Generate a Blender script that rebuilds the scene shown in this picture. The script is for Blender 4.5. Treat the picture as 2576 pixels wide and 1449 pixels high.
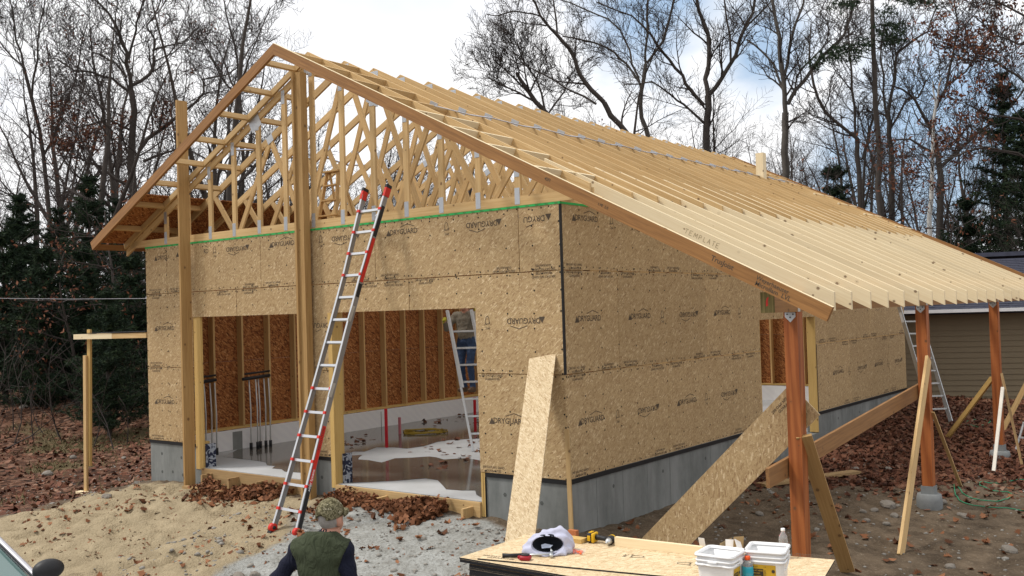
import bpy, bmesh, math, random
import numpy as np
from mathutils import Vector, Matrix, Quaternion, noise
R = math.radians
FT = .3048
random.seed(7)
S = bpy.context.scene
for o in list(bpy.data.objects): bpy.data.objects.remove(o)

# ------------------------------------------------------------------ camera
CAM = Vector((6.4914, -9.3933, 1.9805)); YAW, PIT, ROL, FPX = .6557, .0232, -.0298, 3932.07 * 2576 / 4096
_f = Vector((-math.sin(YAW) * math.cos(PIT), math.cos(YAW) * math.cos(PIT), math.sin(PIT)))
_r = Vector((math.cos(YAW), math.sin(YAW), 0)); _u = _r.cross(_f)
RT = _r * math.cos(ROL) + _u * math.sin(ROL); UP = -_r * math.sin(ROL) + _u * math.cos(ROL)
cam = bpy.data.cameras.new('camera'); co = bpy.data.objects.new('camera', cam); S.collection.objects.link(co)
cam.sensor_width = 36; cam.lens = 3932.07 / 4096 * 36; cam.clip_end = 2000; cam.clip_start = .1
co.matrix_world = Matrix(((RT.x, UP.x, -_f.x, CAM.x), (RT.y, UP.y, -_f.y, CAM.y), (RT.z, UP.z, -_f.z, CAM.z), (0, 0, 0, 1)))
S.camera = co

def ray(x, y): return _f + RT * ((x - 1288) / FPX) - UP * ((y - 724.5) / FPX)
def at(ax, val, x, y):
    "world point on the plane axis=val seen at photo position x, y (photo 2576 wide): only used to survey where things stand"
    d = ray(x, y); t = (val - CAM[ax]) / d[ax]; return CAM + d * t
def far(x, y, D): return CAM + ray(x, y) * D

# ------------------------------------------------------------------ sky and light
SUN_EL, SUN_AZ = R(57), R(232)      # azimuth measured from +Y clockwise: light from behind and left of the camera
w = bpy.data.worlds.new('World'); S.world = w; w.use_nodes = True
nt = w.node_tree; nt.nodes.clear()
def wn(t, **k):
    n = nt.nodes.new(t)
    for a, b in k.items(): setattr(n, a, b)
    return n
out = wn('ShaderNodeOutputWorld'); bg = wn('ShaderNodeBackground'); nt.links.new(bg.outputs[0], out.inputs[0])
sky = wn('ShaderNodeTexSky', sky_type='NISHITA', sun_disc=False); sky.sun_elevation = SUN_EL; sky.sun_rotation = SUN_AZ
sky.air_density = 1.0; sky.dust_density = .6
bg.inputs[1].default_value = .1
tc = wn('ShaderNodeTexCoord')
def wmath(op, a, b=None, c=None, clamp=False):
    n = wn('ShaderNodeMath', operation=op, use_clamp=clamp)
    for i, v in enumerate((a, b, c)):
        if v is None: continue
        if isinstance(v, (int, float)): n.inputs[i].default_value = v
        else: nt.links.new(v, n.inputs[i])
    return n.outputs[0]
def wnoise(scale, detail, rough, sy=1.0, off=0.):
    mp = wn('ShaderNodeMapping'); mp.inputs['Scale'].default_value = (1, 1, 2.2); mp.inputs['Location'].default_value = (off, off * .7, 0)
    nt.links.new(tc.outputs['Generated'], mp.inputs[0])
    n = wn('ShaderNodeTexNoise'); n.inputs['Scale'].default_value = scale; n.inputs['Detail'].default_value = detail; n.inputs['Roughness'].default_value = rough
    nt.links.new(mp.outputs[0], n.inputs[0]); return n.outputs[0]
n1 = wnoise(2.6, 8, .55); n2 = wnoise(5.5, 6, .6, off=3.1); n3 = wnoise(1.7, 5, .5, off=7.7)
def toward(x, y, wid):
    "1 in the direction of photo position x, y, falling to 0 at wid radians"
    d = ray(x, y).normalized()
    dot = wn('ShaderNodeVectorMath', operation='DOT_PRODUCT'); nt.links.new(tc.outputs['Generated'], dot.inputs[0]); dot.inputs[1].default_value = d
    return wmath('SUBTRACT', 1, wmath('DIVIDE', wmath('ARCCOSINE', wmath('MINIMUM', dot.outputs['Value'], .99999)), wid, clamp=True), clamp=True)
hole = wmath('MAXIMUM', toward(1640, 60, .17), toward(2420, 330, .22))
hole = wmath('MAXIMUM', hole, wmath('MAXIMUM', toward(2250, 430, .18), toward(1900, 130, .12)))
gap = wmath('MULTIPLY_ADD', hole, 1.0, wmath('MULTIPLY_ADD', n2, .8, wmath('MULTIPLY_ADD', n1, .7, -1.16)))   # >0 where the cloud is open
open_ = wmath('MULTIPLY', gap, 2.6, clamp=True)
open_ = wmath('MULTIPLY', open_, .78)
cr = wn('ShaderNodeValToRGB'); cr.color_ramp.elements[0].position = .36; cr.color_ramp.elements[0].color = (9.3, 9.8, 10.9, 1)
cr.color_ramp.elements[1].position = .50; cr.color_ramp.elements[1].color = (12.2, 12.2, 12.3, 1); nt.links.new(n3, cr.inputs[0])
bb = wn('ShaderNodeMixRGB'); bb.inputs[1].default_value = (3.4, 6.3, 10.0, 1); bb.inputs[0].default_value = .35; nt.links.new(sky.outputs[0], bb.inputs[2])
mx = wn('ShaderNodeMixRGB'); nt.links.new(open_, mx.inputs[0]); nt.links.new(cr.outputs[0], mx.inputs[1]); nt.links.new(bb.outputs[0], mx.inputs[2])
nt.links.new(mx.outputs[0], bg.inputs[0])
sun = bpy.data.lights.new('sun', 'SUN'); sun.energy = 3.0; sun.angle = R(10); sun.color = (1, .95, .88)
so = bpy.data.objects.new('sun', sun); S.collection.objects.link(so)
sd = Vector((math.sin(SUN_AZ) * math.cos(SUN_EL), math.cos(SUN_AZ) * math.cos(SUN_EL), math.sin(SUN_EL)))
so.rotation_euler = sd.to_track_quat('Z', 'Y').to_euler()
S.view_settings.view_transform = 'Standard'; S.view_settings.look = 'None'; S.view_settings.gamma = 1
S.view_settings.use_curve_mapping = False; S.view_settings.exposure = -.1
S.cycles.max_bounces = 6; S.cycles.transparent_max_bounces = 8

# ------------------------------------------------------------------ helpers: materials
class Mt:
    def __init__(s, name, rough=.7, metal=0., spec=.3):
        s.m = bpy.data.materials.new(name); s.m.use_nodes = True; s.t = s.m.node_tree
        s.b = s.t.nodes['Principled BSDF']; s.b.inputs['Roughness'].default_value = rough
        s.b.inputs['Metallic'].default_value = metal; s.b.inputs['Specular IOR Level'].default_value = spec
    def n(s, t, ins=None, **k):
        n = s.t.nodes.new(t)
        for a, b in k.items(): setattr(n, a, b)
        for a, b in (ins or {}).items(): s.set(n.inputs[a], b)
        return n
    def set(s, i, v):
        if isinstance(v, bpy.types.NodeSocket): s.t.links.new(v, i)
        else:
            if isinstance(v, (tuple, list)) and len(v) == 3 and i.type == 'RGBA': v = (*v, 1)
            i.default_value = v
    def math(s, op, a, b=None, c=None, clamp=False):
        n = s.n('ShaderNodeMath', operation=op, use_clamp=clamp)
        for i, v in enumerate((a, b, c)):
            if v is not None: s.set(n.inputs[i], v)
        return n.outputs[0]
    def mix(s, f, a, b, mode='MIX'): return s.n('ShaderNodeMixRGB', {0: f, 1: a, 2: b}, blend_type=mode).outputs[0]
    def ramp(s, f, stops, interp='LINEAR'):
        n = s.n('ShaderNodeValToRGB', {0: f}); e = n.color_ramp.elements; n.color_ramp.interpolation = interp
        while len(e) < len(stops): e.new(1)
        for q, (p, c) in zip(e, stops): q.position = p; q.color = (*c, 1) if len(c) == 3 else c
        return n.outputs[0]
    def obj(s): return s.n('ShaderNodeTexCoord').outputs['Object']
    def rnd(s): return s.n('ShaderNodeObjectInfo').outputs['Random']
    def shift(s, v, k=(31., 17., 23.)):
        r = s.rnd(); c = s.n('ShaderNodeCombineXYZ', {0: s.math('MULTIPLY', r, k[0]), 1: s.math('MULTIPLY', r, k[1]), 2: s.math('MULTIPLY', r, k[2])})
        return s.n('ShaderNodeVectorMath', {0: v, 1: c.outputs[0]}, operation='ADD').outputs[0]
    def mp(s, v, scale, rot=(0, 0, 0)):
        if any(rot): v = s.n('ShaderNodeMapping', {'Vector': v, 'Rotation': rot}).outputs[0]
        return s.n('ShaderNodeMapping', {'Vector': v, 'Scale': scale}).outputs[0]
    def noise(s, v, scale, det=3, rough=.5, dist=0.):
        return s.n('ShaderNodeTexNoise', {'Vector': v, 'Scale': scale, 'Detail': det, 'Roughness': rough, 'Distortion': dist}).outputs[0]
    def vor(s, v, scale, out='Distance', feature='F1', rnd=1.):
        return s.n('ShaderNodeTexVoronoi', {'Vector': v, 'Scale': scale, 'Randomness': rnd}, feature=feature).outputs[out]
    def bump(s, h, strength=.3, dist=.01):
        n = s.n('ShaderNodeBump', {'Height': h, 'Strength': strength, 'Distance': dist}); s.t.links.new(n.outputs[0], s.b.inputs['Normal'])
    def col(s, c): s.set(s.b.inputs['Base Color'], c); return s.m

def flat(name, c, rough=.6, metal=0., spec=.3, var=.12, sc=9.):
    q = Mt(name, rough, metal, spec); v = q.obj()
    f = q.noise(v, sc, 4, .6)
    return q.col(q.mix(f, tuple(min(1, x * (1 + var)) for x in c), tuple(x * (1 - var) for x in c)))

def osb(name, cols, dark=(.16, .09, .045), k=1.):
    q = Mt(name, .75, 0, .25); v = q.shift(q.obj())
    lay = []
    for a, sx, sy in ((R(12), 14, 52), (R(78), 13, 48), (R(-40), 15, 50), (R(140), 20, 62)):
        p = q.mp(v, (sx * k, sy * k, 1), (0, 0, a))
        lay.append(q.n('ShaderNodeSeparateColor', {0: q.vor(p, 1., 'Color')}).outputs)
    s1 = q.math('GREATER_THAN', lay[0][1], .5); a = q.n('ShaderNodeMix', {0: s1, 2: lay[0][0], 3: lay[1][0]}).outputs[0]
    s2 = q.math('GREATER_THAN', lay[2][1], .45); a = q.n('ShaderNodeMix', {0: s2, 2: a, 3: lay[2][0]}).outputs[0]
    s3 = q.math('GREATER_THAN', lay[3][1], .7); a = q.n('ShaderNodeMix', {0: s3, 2: a, 3: lay[3][0]}).outputs[0]
    c = q.ramp(a, cols)
    sp = q.math('GREATER_THAN', q.noise(v, 95 * k, 2, .5), .655)
    c = q.mix(q.math('MULTIPLY', sp, .8), c, dark); r_ = q.rnd(); c = q.mix(1., c, q.mix(r_, (.93, .92, .90), (1.06, 1.05, 1.03)), 'MULTIPLY')
    big = q.noise(v, 1.3, 3, .6); c = q.mix(q.math('MULTIPLY', big, .35), c, q.mix(1., c, (.72, .68, .62), 'MULTIPLY'))
    q.bump(a, .25, .003)
    return q.col(c)

def wood(name, c1, c2, knot=(.13, .07, .035), kn=.0, rough=.65, grain=1., wave=.0, rv=.16):
    "long axis = local X"
    q = Mt(name, rough, 0, .25); v = q.shift(q.obj())
    g = q.noise(q.mp(v, (1.1 * grain, 26 * grain, 26 * grain)), 1.6, 5, .6, .6)
    if wave:
        wv = q.n('ShaderNodeTexWave', {'Vector': q.mp(v, (.5, 6, 6)), 'Scale': .9, 'Distortion': 9., 'Detail': 3, 'Detail Scale': .7}, bands_direction='DIAGONAL').outputs[1]
        g = q.n('ShaderNodeMix', {0: wave, 2: g, 3: wv}).outputs[0]
    c = q.mix(q.ramp(g, ((.3, (0, 0, 0)), (.72, (1, 1, 1)))), c1, c2)
    if kn:
        kv = q.vor(q.mp(v, (7.5, 9, 9)), 1., 'Distance'); ks = q.n('ShaderNodeSeparateColor', {0: q.vor(q.mp(v, (7.5, 9, 9)), 1., 'Color')}).outputs[0]
        sz = q.math('MULTIPLY', q.math('MAXIMUM', q.math('SUBTRACT', ks, .50), 0.), kn * 2.6)
        m = q.math('LESS_THAN', kv, sz); halo = q.math('LESS_THAN', kv, q.math('MULTIPLY', sz, 1.5))
        c = q.mix(q.math('MULTIPLY', halo, .16), c, knot); c = q.mix(q.math('MULTIPLY', m, .85), c, knot)
    st = q.noise(v, 2.2, 3, .6); c = q.mix(q.math('MULTIPLY', st, .22), c, c2)
    r = q.rnd(); br = q.math('MULTIPLY_ADD', r, rv, 1 - rv * .5)
    c = q.mix(1., c, q.n('ShaderNodeCombineColor', {0: br, 1: q.math('MULTIPLY', br, 1.0), 2: br}).outputs[0], 'MULTIPLY')
    q.bump(g, .12, .002)
    return q.col(c)

M = {}
M['osb'] = osb('osb_face', ((0, (.30, .19, .095)), (.14, (.39, .268, .14)), (.5, (.445, .315, .165)), (.88, (.50, .365, .20)), (1, (.66, .52, .33))), k=1.35)
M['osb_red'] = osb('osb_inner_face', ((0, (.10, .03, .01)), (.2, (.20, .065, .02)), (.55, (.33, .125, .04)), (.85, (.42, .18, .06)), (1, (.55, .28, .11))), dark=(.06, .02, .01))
M['osb_pale'] = osb('osb_pale_face', ((0, (.44, .32, .18)), (.15, (.54, .41, .25)), (.5, (.62, .49, .31)), (1, (.72, .60, .41))), k=1.4)
M['edge_black'] = flat('black_sealed_edge', (.014, .014, .016), .6)
M['tape_black'] = flat('black_flashing_tape', (.012, .012, .013), .5)
M['spruce'] = wood('spruce_lumber', (.62, .44, .22), (.46, .29, .12), kn=.12, rv=.24)
M['spruce_pale'] = wood('pale_spruce_lumber', (.80, .68, .46), (.71, .57, .35), kn=.15, rv=.12)
M['spruce_old'] = wood('weathered_lumber', (.42, .28, .13), (.27, .17, .08), kn=.18)
M['mast'] = wood('warm_brown_lumber', (.47, .30, .125), (.33, .19, .07), kn=.17)
M['spruce_int'] = wood('stud_lumber', (.60, .41, .19), (.47, .29, .12), kn=.12)
M['treated'] = wood('yellow_treated_lumber', (.58, .40, .15), (.47, .30, .10), kn=.14)
M['lvl'] = wood('laminated_veneer', (.38, .19, .065), (.21, .10, .035), rough=.5, rv=.04)
M['fir'] = wood('douglas_fir', (.42, .14, .042), (.22, .06, .017), kn=.15, rough=.5, grain=.8, wave=.28, rv=.06)
M['brace'] = wood('brown_brace_board', (.36, .19, .075), (.22, .11, .045), kn=.17)
q = Mt('galvanised_plate', .42, .75, .5); v = q.obj()
g = q.n('ShaderNodeTexWave', {'Vector': v, 'Scale': 26., 'Distortion': .0}, bands_direction='X').outputs[1]
M['plate'] = q.col(q.mix(g, (.62, .64, .66), (.36, .38, .40))); q.bump(g, .4, .004)
M['galv'] = flat('galvanised_steel', (.55, .57, .58), .4, .7, .5)
M['steel_bright'] = flat('bright_metal_strip', (.50, .54, .66), .25, .9, .5)
M['alu'] = flat('aluminium', (.56, .57, .59), .38, .8, .5, .06)
M['red'] = flat('red_plastic', (.55, .03, .02), .45)
M['print'] = flat('black_ink', (.085, .062, .042), .85)
M['nail'] = flat('nail_head', (.012, .010, .009), .8)
M['pencil'] = flat('pencil_line', (.34, .26, .15), .9)
M['white'] = flat('white_plastic', (.80, .80, .80), .35, 0, .5, .03)
M['green'] = flat('green_foam_strip', (.03, .42, .10), .6)
M['rubber'] = flat('black_rubber', (.02, .02, .022), .5)
q = Mt('white_membrane', .35, 0, .5); v = q.obj()
g = q.n('ShaderNodeTexWave', {'Vector': q.mp(v, (1, 1, 1.3), (.0, 0, 0)), 'Scale': 3., 'Distortion': 3.5, 'Detail': 2}, bands_direction='DIAGONAL').outputs[1]
q.bump(g, .10, .01); M['membrane'] = q.col(q.mix(g, (.72, .72, .72), (.69, .69, .70)))
q = Mt('poured_concrete', .85, 0, .2); v = q.obj()
a = q.noise(q.mp(v, (1, 1, .35)), 2.2, 6, .65); b = q.noise(v, 14, 4, .7); d = q.noise(q.mp(v, (3, 3, .25)), 3, 4, .6)
c = q.mix(q.ramp(a, ((.3, (0, 0, 0)), (.7, (1, 1, 1)))), (.25, .26, .255), (.10, .11, .105)); c = q.mix(q.ramp(d, ((.5, (0, 0, 0)), (.8, (.5, .5, .5)))), c, (.13, .135, .13))
q.bump(b, .3, .004); M['concrete'] = q.col(q.mix(q.math('MULTIPLY', b, .25), c, (.34, .34, .32)))
q = Mt('slab_concrete', .8, 0, .3); v = q.obj(); a = q.noise(v, 1.1, 6, .6)
M['slab'] = q.col(q.mix(q.ramp(a, ((.35, (0, 0, 0)), (.65, (1, 1, 1)))), (.44, .45, .46), (.36, .37, .37)))
q = Mt('puddle_water', .10, 0, .5); v = q.obj(); a = q.noise(v, .9, 5, .6)
M['puddle'] = q.col(q.mix(a, (.085, .078, .065), (.15, .142, .125)))
q = Mt('patterned_membrane', .5); v = q.obj()
M['wrap'] = q.col(q.mix(q.ramp(q.noise(v, 9, 1, .4, 1.5), ((.5, (0, 0, 0)), (.53, (1, 1, 1)))), (.015, .02, .045), (.30, .33, .38)))

# ------------------------------------------------------------------ helpers: objects
COL = S.collection
def link(o, parent=None):
    COL.objects.link(o)
    if parent is not None: o.parent = parent
    return o
def tag(o, label=None, cat=None, group=None, kind=None):
    for k, v in (('label', label), ('category', cat), ('group', group), ('kind', kind)):
        if v: o[k] = v
    return o
def thing(name, label, cat, loc=(0, 0, 0), group=None, rot=None):
    o = bpy.data.objects.new(name, None); o.empty_display_size = .1; link(o); o.location = loc
    if rot is not None: o.rotation_euler = rot
    return tag(o, label, cat, group)
def mesh(name, vs, fs, mat=None, parent=None, smooth=False, loc=None):
    me = bpy.data.meshes.new(name); me.from_pydata([tuple(v) for v in vs], [], fs); me.update()
    if mat is not None:
        for m_ in (mat if isinstance(mat, (list, tuple)) else [mat]): me.materials.append(m_)
    if smooth: me.polygons.foreach_set('use_smooth', [True] * len(me.polygons))
    o = bpy.data.objects.new(name, me); link(o, parent)
    if loc is not None: o.location = loc
    return o
BOXF = [(0, 3, 2, 1), (4, 5, 6, 7), (0, 1, 5, 4), (1, 2, 6, 5), (2, 3, 7, 6), (3, 0, 4, 7)]
_boxes = {}
def boxmesh(L, w_, h, mat, bev=.0018):
    k = (round(L, 3), round(w_, 3), round(h, 3), mat.name)
    if k not in _boxes:
        bm = bmesh.new(); bmesh.ops.create_cube(bm, size=1)
        bmesh.ops.scale(bm, vec=(L, w_, h), verts=bm.verts)
        me = bpy.data.meshes.new('board'); bm.to_mesh(me); bm.free(); me.materials.append(mat); _boxes[k] = me
    return _boxes[k]
def place(o, origin, x, up):
    "orient an object: local X along x, local Z as near up as it can"
    x = Vector(x).normalized(); up = Vector(up); y = up.cross(x)
    if y.length < 1e-6: y = Vector((0, 1, 0)).cross(x)
    y.normalize(); z = x.cross(y)
    o.matrix_local = Matrix(((x.x, y.x, z.x, origin[0]), (x.y, y.y, z.y, origin[1]), (x.z, y.z, z.z, origin[2]), (0, 0, 0, 1)))
    return o
def board(name, a, b, w_, h, mat, parent=None, up=(0, 0, 1)):
    "a board from a to b; h along up, w_ across"
    a, b = Vector(a), Vector(b)
    o = bpy.data.objects.new(name, boxmesh((b - a).length, w_, h, mat)); link(o, parent)
    return place(o, (a + b) / 2, b - a, up)
def box(name, lo, hi, mat, parent=None):
    "axis-aligned box as its own object, local X the longest axis"
    lo, hi = Vector(lo), Vector(hi); d = hi - lo; c = (lo + hi) / 2
    if d.z >= d.x and d.z >= d.y: return board(name, (c.x, c.y, lo.z), (c.x, c.y, hi.z), d.y, d.x, mat, parent, (1, 0, 0))
    if d.y >= d.x: return board(name, (c.x, lo.y, c.z), (c.x, hi.y, c.z), d.x, d.z, mat, parent)
    return board(name, (lo.x, c.y, c.z), (hi.x, c.y, c.z), d.y, d.z, mat, parent)
def prism(name, poly, t, mat, parent=None, org=(0, 0, 0), x=(1, 0, 0), n=(0, 0, 1), edge=None):
    "polygon in local XY, thickness t towards -Z (face at z=0), X axis x and face normal n"
    k = len(poly); vs = [(p[0], p[1], 0) for p in poly] + [(p[0], p[1], -t) for p in poly]
    fs = [tuple(range(k)), tuple(range(2 * k - 1, k - 1, -1))] + [(i, k + i, k + (i + 1) % k, (i + 1) % k) for i in range(k)]
    a = sum(poly[i][0] * poly[(i + 1) % k][1] - poly[(i + 1) % k][0] * poly[i][1] for i in range(k))
    if a < 0: fs = [f[::-1] for f in fs]
    o = mesh(name, vs, fs, [mat, edge] if edge else mat, parent)
    if edge:
        for p_ in o.data.polygons[2:]: p_.material_index = 1
    x = Vector(x).normalized(); z = Vector(n).normalized(); y = z.cross(x)
    o.matrix_local = Matrix(((x.x, y.x, z.x, org[0]), (x.y, y.y, z.y, org[1]), (x.z, y.z, z.z, org[2]), (0, 0, 0, 1)))
    return o
def tube_data(pts, rad, n=8, cap=True, base=0):
    pts = [Vector(p) for p in pts]
    if not isinstance(rad, (list, tuple)): rad = [rad] * len(pts)
    vs, fs = [], []; side = None
    for i, p in enumerate(pts):
        t = (pts[min(i + 1, len(pts) - 1)] - pts[max(i - 1, 0)])
        t = t.normalized() if t.length > 1e-9 else Vector((0, 0, 1))
        if side is None: side = t.orthogonal().normalized()
        else:
            side = side - t * side.dot(t); side = side.normalized() if side.length > 1e-6 else t.orthogonal().normalized()
        up = t.cross(side)
        for j in range(n):
            a = 2 * math.pi * j / n; vs.append(p + (side * math.cos(a) + up * math.sin(a)) * rad[i])
        if i:
            o_ = base + (i - 1) * n
            for j in range(n): fs.append((o_ + j, o_ + (j + 1) % n, o_ + n + (j + 1) % n, o_ + n + j))
    if cap: fs.append(tuple(base + j for j in range(n))[::-1]); fs.append(tuple(base + (len(pts) - 1) * n + j for j in range(n)))
    return vs, fs
def tube(name, pts, rad, mat, parent=None, n=8, smooth=True):
    vs, fs = tube_data(pts, rad, n); return mesh(name, vs, fs, mat, parent, smooth)
def lathe(name, prof, mat, parent=None, n=24, loc=(0, 0, 0), axis=None):
    vs, fs = [], []
    for r_, z in prof:
        for j in range(n): a = 2 * math.pi * j / n; vs.append((r_ * math.cos(a), r_ * math.sin(a), z))
    for i in range(len(prof) - 1):
        for j in range(n): fs.append((i * n + j, i * n + (j + 1) % n, (i + 1) * n + (j + 1) % n, (i + 1) * n + j))
    fs.append(tuple(range(n))[::-1]); fs.append(tuple((len(prof) - 1) * n + j for j in range(n)))
    o = mesh(name, vs, fs, mat, parent, True, loc)
    if axis is not None: place(o, loc, Vector(axis).orthogonal(), axis)
    return o
def merge(parts):
    vs, fs = [], []
    for v, f in parts:
        b = len(vs); vs += [tuple(q) for q in v]; fs += [tuple(b + i for i in g) for g in f]
    return vs, fs
def boxdata(lo, hi, M_=None):
    (a, b, c), (d, e, f) = lo, hi
    vs = [Vector(p) for p in ((a, b, c), (d, b, c), (d, e, c), (a, e, c), (a, b, f), (d, b, f), (d, e, f), (a, e, f))]
    if M_ is not None: vs = [M_ @ v_ for v_ in vs]
    return vs, BOXF
_txt = {}
def textdata(s, size, spacing=1., key=None):
    "text as a flat mesh (verts, tris), centred, in XY"
    k = (s, size, spacing)
    if k in _txt: return _txt[k]
    cu = bpy.data.curves.new('lettering', 'FONT'); cu.body = s; cu.size = size; cu.resolution_u = 2; cu.align_x = 'CENTER'; cu.align_y = 'CENTER'; cu.space_character = spacing; cu.offset = size * .011
    o = bpy.data.objects.new('lettering', cu); COL.objects.link(o); bpy.context.view_layer.update()
    me = bpy.data.meshes.new_from_object(o.evaluated_get(bpy.context.evaluated_depsgraph_get()))
    vs = [tuple(v_.co) for v_ in me.vertices]; fs = [tuple(p_.vertices) for p_ in me.polygons]
    bpy.data.objects.remove(o); bpy.data.curves.remove(cu); bpy.data.meshes.remove(me)
    _txt[k] = (vs, fs); return _txt[k]
def strokes(lines, wd):
    "flat line drawing in XY"
    vs, fs = [], []
    for ln in lines:
        for (a, b), (c, d) in zip(ln, ln[1:]):
            L = math.hypot(c - a, d - b) or 1; nx, ny = -(d - b) / L * wd / 2, (c - a) / L * wd / 2; k = len(vs)
            vs += [(a + nx, b + ny, 0), (a - nx, b - ny, 0), (c - nx, d - ny, 0), (c + nx, d + ny, 0)]; fs.append((k, k + 1, k + 2, k + 3))
    return vs, fs
def moved(d, dx=0, dy=0, s=1, rot=0):
    c, n_ = math.cos(rot), math.sin(rot)
    return [(v_[0] * s * c - v_[1] * s * n_ + dx, v_[0] * s * n_ + v_[1] * s * c + dy, 0) for v_ in d[0]], d[1]
def flatmesh(name, parts, mat):
    vs, fs = merge(parts); me = bpy.data.meshes.new(name); me.from_pydata(vs, [], fs); me.update(); me.materials.append(mat); return me
def stick(name, me, org, x, n, parent=None, label=None):
    o = bpy.data.objects.new(name, me); link(o, parent)
    x = Vector(x).normalized(); z = Vector(n).normalized(); y = z.cross(x)
    o.matrix_local = Matrix(((x.x, y.x, z.x, org[0]), (x.y, y.y, z.y, org[1]), (x.z, y.z, z.z, org[2]), (0, 0, 0, 1)))
    return tag(o, label)
def copy_tree(o, parent=None):
    c = o.copy(); COL.objects.link(c)
    if parent is not None:
        c.parent = parent
    for ch in list(o.children): copy_tree(ch, c)
    return c
# ------------------------------------------------------------------ ground
GP = [(-8.5, 0, -.70), (-7.3, 0, -.64), (-4.4, -.2, -.57), (-1.2, 0, -.55), (.14, .1, -.66), (0, 1.9, -.72), (0, 3.3, -.66), (0, 4.9, -.61), (0, 9, -.58), (0, 11.7, -.43), (0, 13.4, -.35),
      (2.7, .1, -.93), (2.7, 4.6, -.87), (2.7, 9.1, -.80), (2.7, 13.4, -.66), (-10.7, 0, -1.13), (.85, -4.4, -1.13), (-3.3, -1.6, -.60), (2, -4, -1.12), (-8, -4, -1.15), (-3, -5, -1.15), (6.5, -9.4, -1.4),
      (4, 1, -1.05), (5, 6, -.95), (1., 15.5, -.5), (-1, 16.5, -.45), (-12, 5, -1.0), (-20, 10, -.75), (-15, -3, -1.35), (-9, 6, -.85), (-9, 13, -.7), (-5, 6, -.7), (-30, 10, -.3), (-28, 25, .2), (-5, 25, .0), (10, 25, -.2),
      (-60, 30, 1.6), (-45, 60, 2.2), (0, 60, 1.2), (40, 60, .6), (60, 10, -.5), (40, -20, -1.6), (0, -40, -2), (-40, -20, -1.2), (-60, 0, .2), (0.3, -1.6, -.66), (-1.5, -2.2, -.72)]
_P = np.array(GP, float)
def _tpsk(d2): return np.where(d2 > 0, d2 * np.log(np.maximum(d2, 1e-12)) * .5, 0)
_n = len(_P); _A = np.zeros((_n + 3, _n + 3)); _d2 = ((_P[:, None, :2] - _P[None, :, :2]) ** 2).sum(-1)
_A[:_n, :_n] = _tpsk(_d2) + np.eye(_n) * .4; _A[:_n, _n] = 1; _A[:_n, _n + 1:] = _P[:, :2]; _A[_n:, :_n] = _A[:_n, _n:].T
_W = np.linalg.solve(_A, np.concatenate([_P[:, 2], np.zeros(3)]))
def g_np(x, y):
    x = np.asarray(x, float); y = np.asarray(y, float); r_ = np.hypot(x, y); k = np.minimum(1, 75 / np.maximum(r_, 1e-6)); xx, yy = x * k, y * k
    z = _W[_n] + _W[_n + 1] * xx + _W[_n + 2] * yy
    for i in range(_n): z = z + _W[i] * _tpsk((xx - _P[i, 0]) ** 2 + (yy - _P[i, 1]) ** 2)
    return z
def gz(x, y): return float(g_np(np.array([x]), np.array([y]))[0])
rng = np.random.default_rng(5)
def fbm(x, y, sc, octs=4, seed=0):
    "value noise, vectorised"
    t = np.zeros_like(x); amp = 1; tot = 0
    for o_ in range(octs):
        X, Y = x * sc + seed * 13.7 + o_ * 5.3, y * sc + seed * 7.1 + o_ * 9.1; xi, yi = np.floor(X), np.floor(Y); fx, fy = X - xi, Y - yi; fx = fx * fx * (3 - 2 * fx); fy = fy * fy * (3 - 2 * fy)
        h = lambda a, b: (np.sin(a * 127.1 + b * 311.7 + seed) * 43758.5453) % 1
        t += amp * ((h(xi, yi) * (1 - fx) + h(xi + 1, yi) * fx) * (1 - fy) + (h(xi, yi + 1) * (1 - fx) + h(xi + 1, yi + 1) * fx) * fy); tot += amp; amp *= .5; sc *= 2.1
    return t / tot
def sig(v): return 1 / (1 + np.exp(-np.clip(v, -30, 30)))
def soil(x, y):
    "weights: sand, gravel, litter, grass/dark"
    wob = (fbm(x, y, .6, 4, 3) - .5) * 2.2
    # sand fan in front of the left door; gravel in front of the right door
    line = (x + 3.2) + (y + 1.2) * .28 + wob * .8
    front = sig((-.15 - y + .2 * wob) * 6) * sig((y + 9.5) * 1.2)
    left = sig((x + 9.1 - (y + 1) * .55 + wob * .5) * 3)
    sand = front * left * sig(-line * 2.4)
    grav = front * sig(line * 2.4) * sig((1.1 - x - (y + 3) * .15 + wob) * 2)
    lr = sig((y - 4.4 - .75 * np.maximum(x - .3, 0) + wob * .9) * 2.5) * sig((x + .3) * 6) * sig((13 - x) * .8)
    ll = sig((-x - 9.6 - wob * 1.5 - .25 * np.maximum(-y, 0)) * .9)
    back = sig((y - 14.5) * 2)
    lit = np.clip(np.maximum(np.maximum(lr, ll), back), 0, 1)
    gr = sig((fbm(x, y, .55, 3, 9) - .57) * 26) * sig((-x - 11) * 1.) * sig((x + 22) * .8)
    return sand, grav, lit * (1 - sand) * (1 - grav), gr
def axis(lo, hi, a, b, fine, grow=1.16):
    c = list(np.arange(a, b + 1e-6, fine)); s = fine; q_ = a
    while q_ > lo: s *= grow; q_ -= s; c.insert(0, q_)
    s = fine; q_ = b
    while q_ < hi: s *= grow; q_ += s; c.append(q_)
    return np.array(c)
gx = axis(-380, 380, -12.5, 5.5, .075); gy = axis(-200, 420, -6.5, 9.5, .075)
X, Y = np.meshgrid(gx, gy); x, y = X.ravel(), Y.ravel(); z = g_np(x, y)
sa, gr_, li, ga = soil(x, y)
nearm = np.clip(1.4 - np.hypot(x + 3, y + 1) / 22, 0, 1)
lump = fbm(x, y, 2.6, 3, 1) - .5
foot = np.clip(fbm(x + .3 * y, y, 4.2, 2, 6) - .52, 0, 1)
sk = z * 0
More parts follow.
